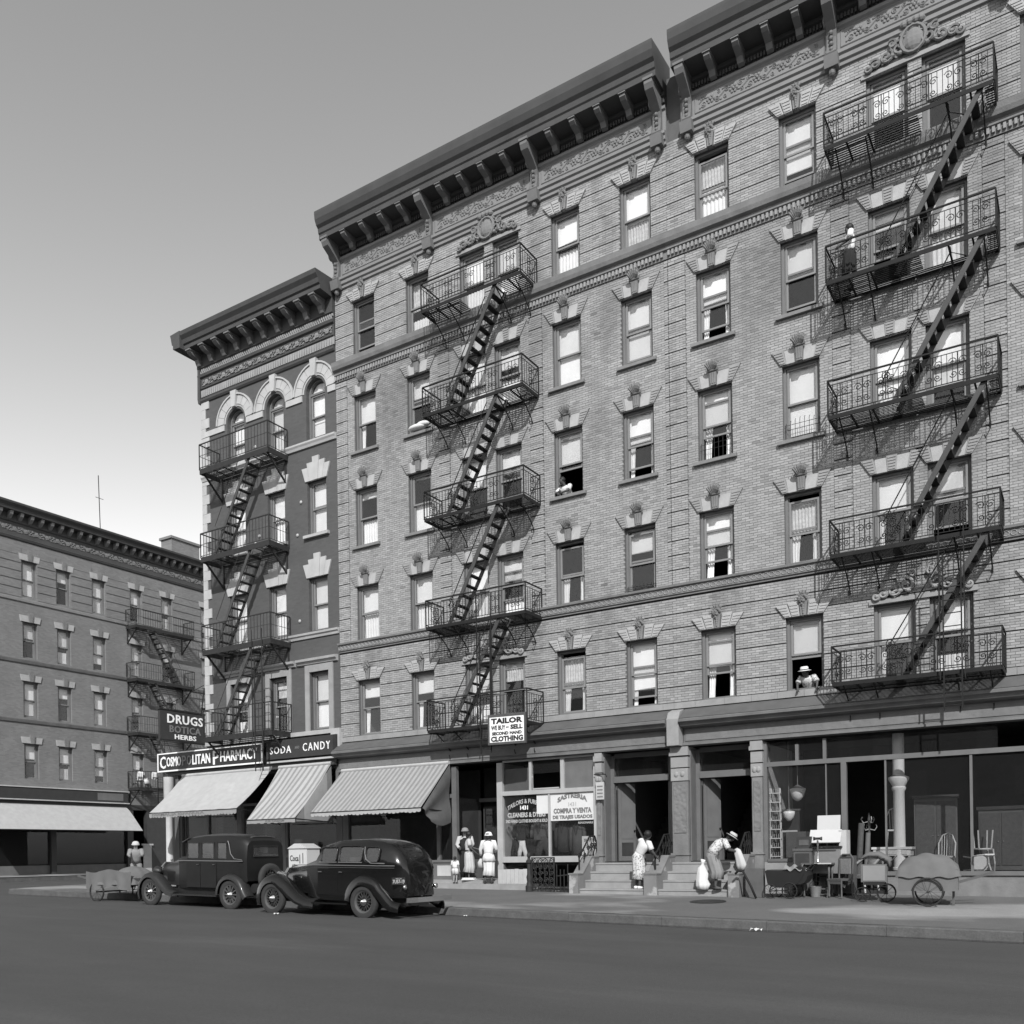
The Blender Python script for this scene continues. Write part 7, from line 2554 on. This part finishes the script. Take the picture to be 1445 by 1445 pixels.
for i, (x, y, z, h, l) in enumerate(((18.85, 1.5, .822, 1.9, 'tall dark wardrobe behind the white spindle chairs'), (20.4, 1.2, .822, 1.55, 'shorter dark wardrobe at the far right of the furniture window'))):
    c = thing('wardrobe', l, 'wardrobe', (x, y, z), .1 - .25 * i)
    part('case', MB().box(-.5, .5, -.22, .25, .08, h), m_oak, c)
    part('cornice', MB().box(-.54, .54, -.26, .25, h, h + .08), m_wood_d, c)
    for q in (-1, 1):
        d = part('door', MB().box(min(q * .02, q * .46), max(q * .02, q * .46), -.24, -.221, .2, h - .08), m_red, c)
        part('knob', MB().ball((q * .06, -.25, h * .5), .018), m_chrome, d)
for i, (x, y, z, rz, l) in enumerate(((19.75, .55, .822, .5, 'bentwood chair lying on its back in the right window'), (20.0, .6, 1.62, 2.0, 'small chair stacked upside down on the lying bentwood chair'))):
    c = thing('chair', l, 'chair', (x, y, z + .25), rz)
    c.rotation_euler = (PI / 2 if i == 0 else PI, 0, rz)
    part('seat', MB().lathe([(.2, .43), (.21, .45), (.2, .47)], seg=16), m_wood_l, c)
    part('back_frame', MB().tube([(-.18, .17, .45), (-.19, .2, .8), (-.1, .22, .98), (.1, .22, .98), (.19, .2, .8), (.18, .17, .45)], .018, 6), m_wood_l, c)
    for sx in (-.15, .15):
        for sy in (-.14, .14):
            part('leg', MB().tube([(sx, sy, .43), (sx * 1.2, sy * 1.2, 0)], .018, 6), m_wood_l, c)
# bedding airing on a sill
bd = tag(part('pillow', MB().ball((0, 0, .10), .36, .17, .10, 14, 8).ball((.22, .02, .16), .26, .15, .10, 12, 8), m_wcloth, None, (3.58, -.06, 15.40), smooth=True), 'white pillow airing on the fifth-floor sill left of the fire escape', 'pillow')
# scraps and covers
for i, (x, y, l) in enumerate(((16.5, -5.95, 'white paper scrap in the gutter at the right'), (4.85, -7.75, 'small white paper scrap on the road beside the newer car\'s front wheel'), (9.3, -5.85, 'pale scrap of paper in the gutter right of the newer car'))):
    s = (.22, .14, .10)[i]
    m = MB().sheet(lambda u, v: (s * (u - .5), s * .8 * (v - .5), .012 + .05 * s / .2 * math.sin(u * 5 + v * 3) ** 2), 5, 4)
    tag(part('paper_scrap', m, m_paper, None, (x, y, zr(x) + .002), rot=(0, 0, i * 1.1)), l, 'litter', 'paper litter on the street')
mh = tag(part('coal_hole_cover', MB().lathe([(.44, 0), (.44, .012), (.38, .016), (.36, .010), (.02, .012)], seg=24), m_iron_g, None, (14.25, -2.6, zs(14.25, -2.6) + .001), rot=(math.atan((zs(14, -2.0) - zs(14, -3.0)) / 1.0), 0, 0)), 'round iron coal-hole cover set in the pavement before the stoops', 'manhole cover')
# wet gutter along the kerb
g = MB()
for i in range(26):
    a, b = -10 + 2.2 * i, -10 + 2.2 * (i + 1)
    wa, wb_ = .28 + .14 * math.sin(a * 1.3) + .1 * math.sin(a * .5), .28 + .14 * math.sin(b * 1.3) + .1 * math.sin(b * .5)
    g.add([(a, KY - wa, zr(a) + .004), (b, KY - wb_, zr(b) + .004), (b, KY - .005, zr(b) + .004), (a, KY - .005, zr(a) + .004)], [(0, 1, 2, 3)])
w_ = struct('gutter_water', g, M('gutter_water', .02, rough=.12, spec=.5, var=.2))

# the other side of the avenue (reflected in the panes and car bodies)
for i, (x, wd, h) in enumerate(((-30, 16, 12.5), (-13.9, 14, 13.5), (.2, 15, 12.8), (15.3, 14, 13.6), (29.4, 16, 12.6))):
    ob = thing('facing_house', ('facing row house at the far left end of the opposite side', 'facing row house second from the left on the opposite side', 'facing row house in the middle of the opposite side', 'facing row house second from the right on the opposite side', 'facing row house at the far right end of the opposite side')[i], 'building', (x, -40, 0), 0, 'row houses on the opposite side of the avenue')
    m = MB().box(0, wd, -8, 0, -.5, h).box(-.2, wd - .05, -.01, .5, h - .9, h)
    part('wall', m, m_far2, ob)
    for k in range(6):
        for f in range(3):
            xx = .8 + k * (wd - 1.6) / 6
            part('window', MB().box(xx, xx + 1.0, 0, .04, 4.6 + 2.7 * f, 6.4 + 2.7 * f), m_wood_l if (k + f) % 3 else m_wood_d, ob)
    part('shop_front', MB().box(.3, wd - .5, 0, .06, .3, 3.4), m_wood_d, ob)
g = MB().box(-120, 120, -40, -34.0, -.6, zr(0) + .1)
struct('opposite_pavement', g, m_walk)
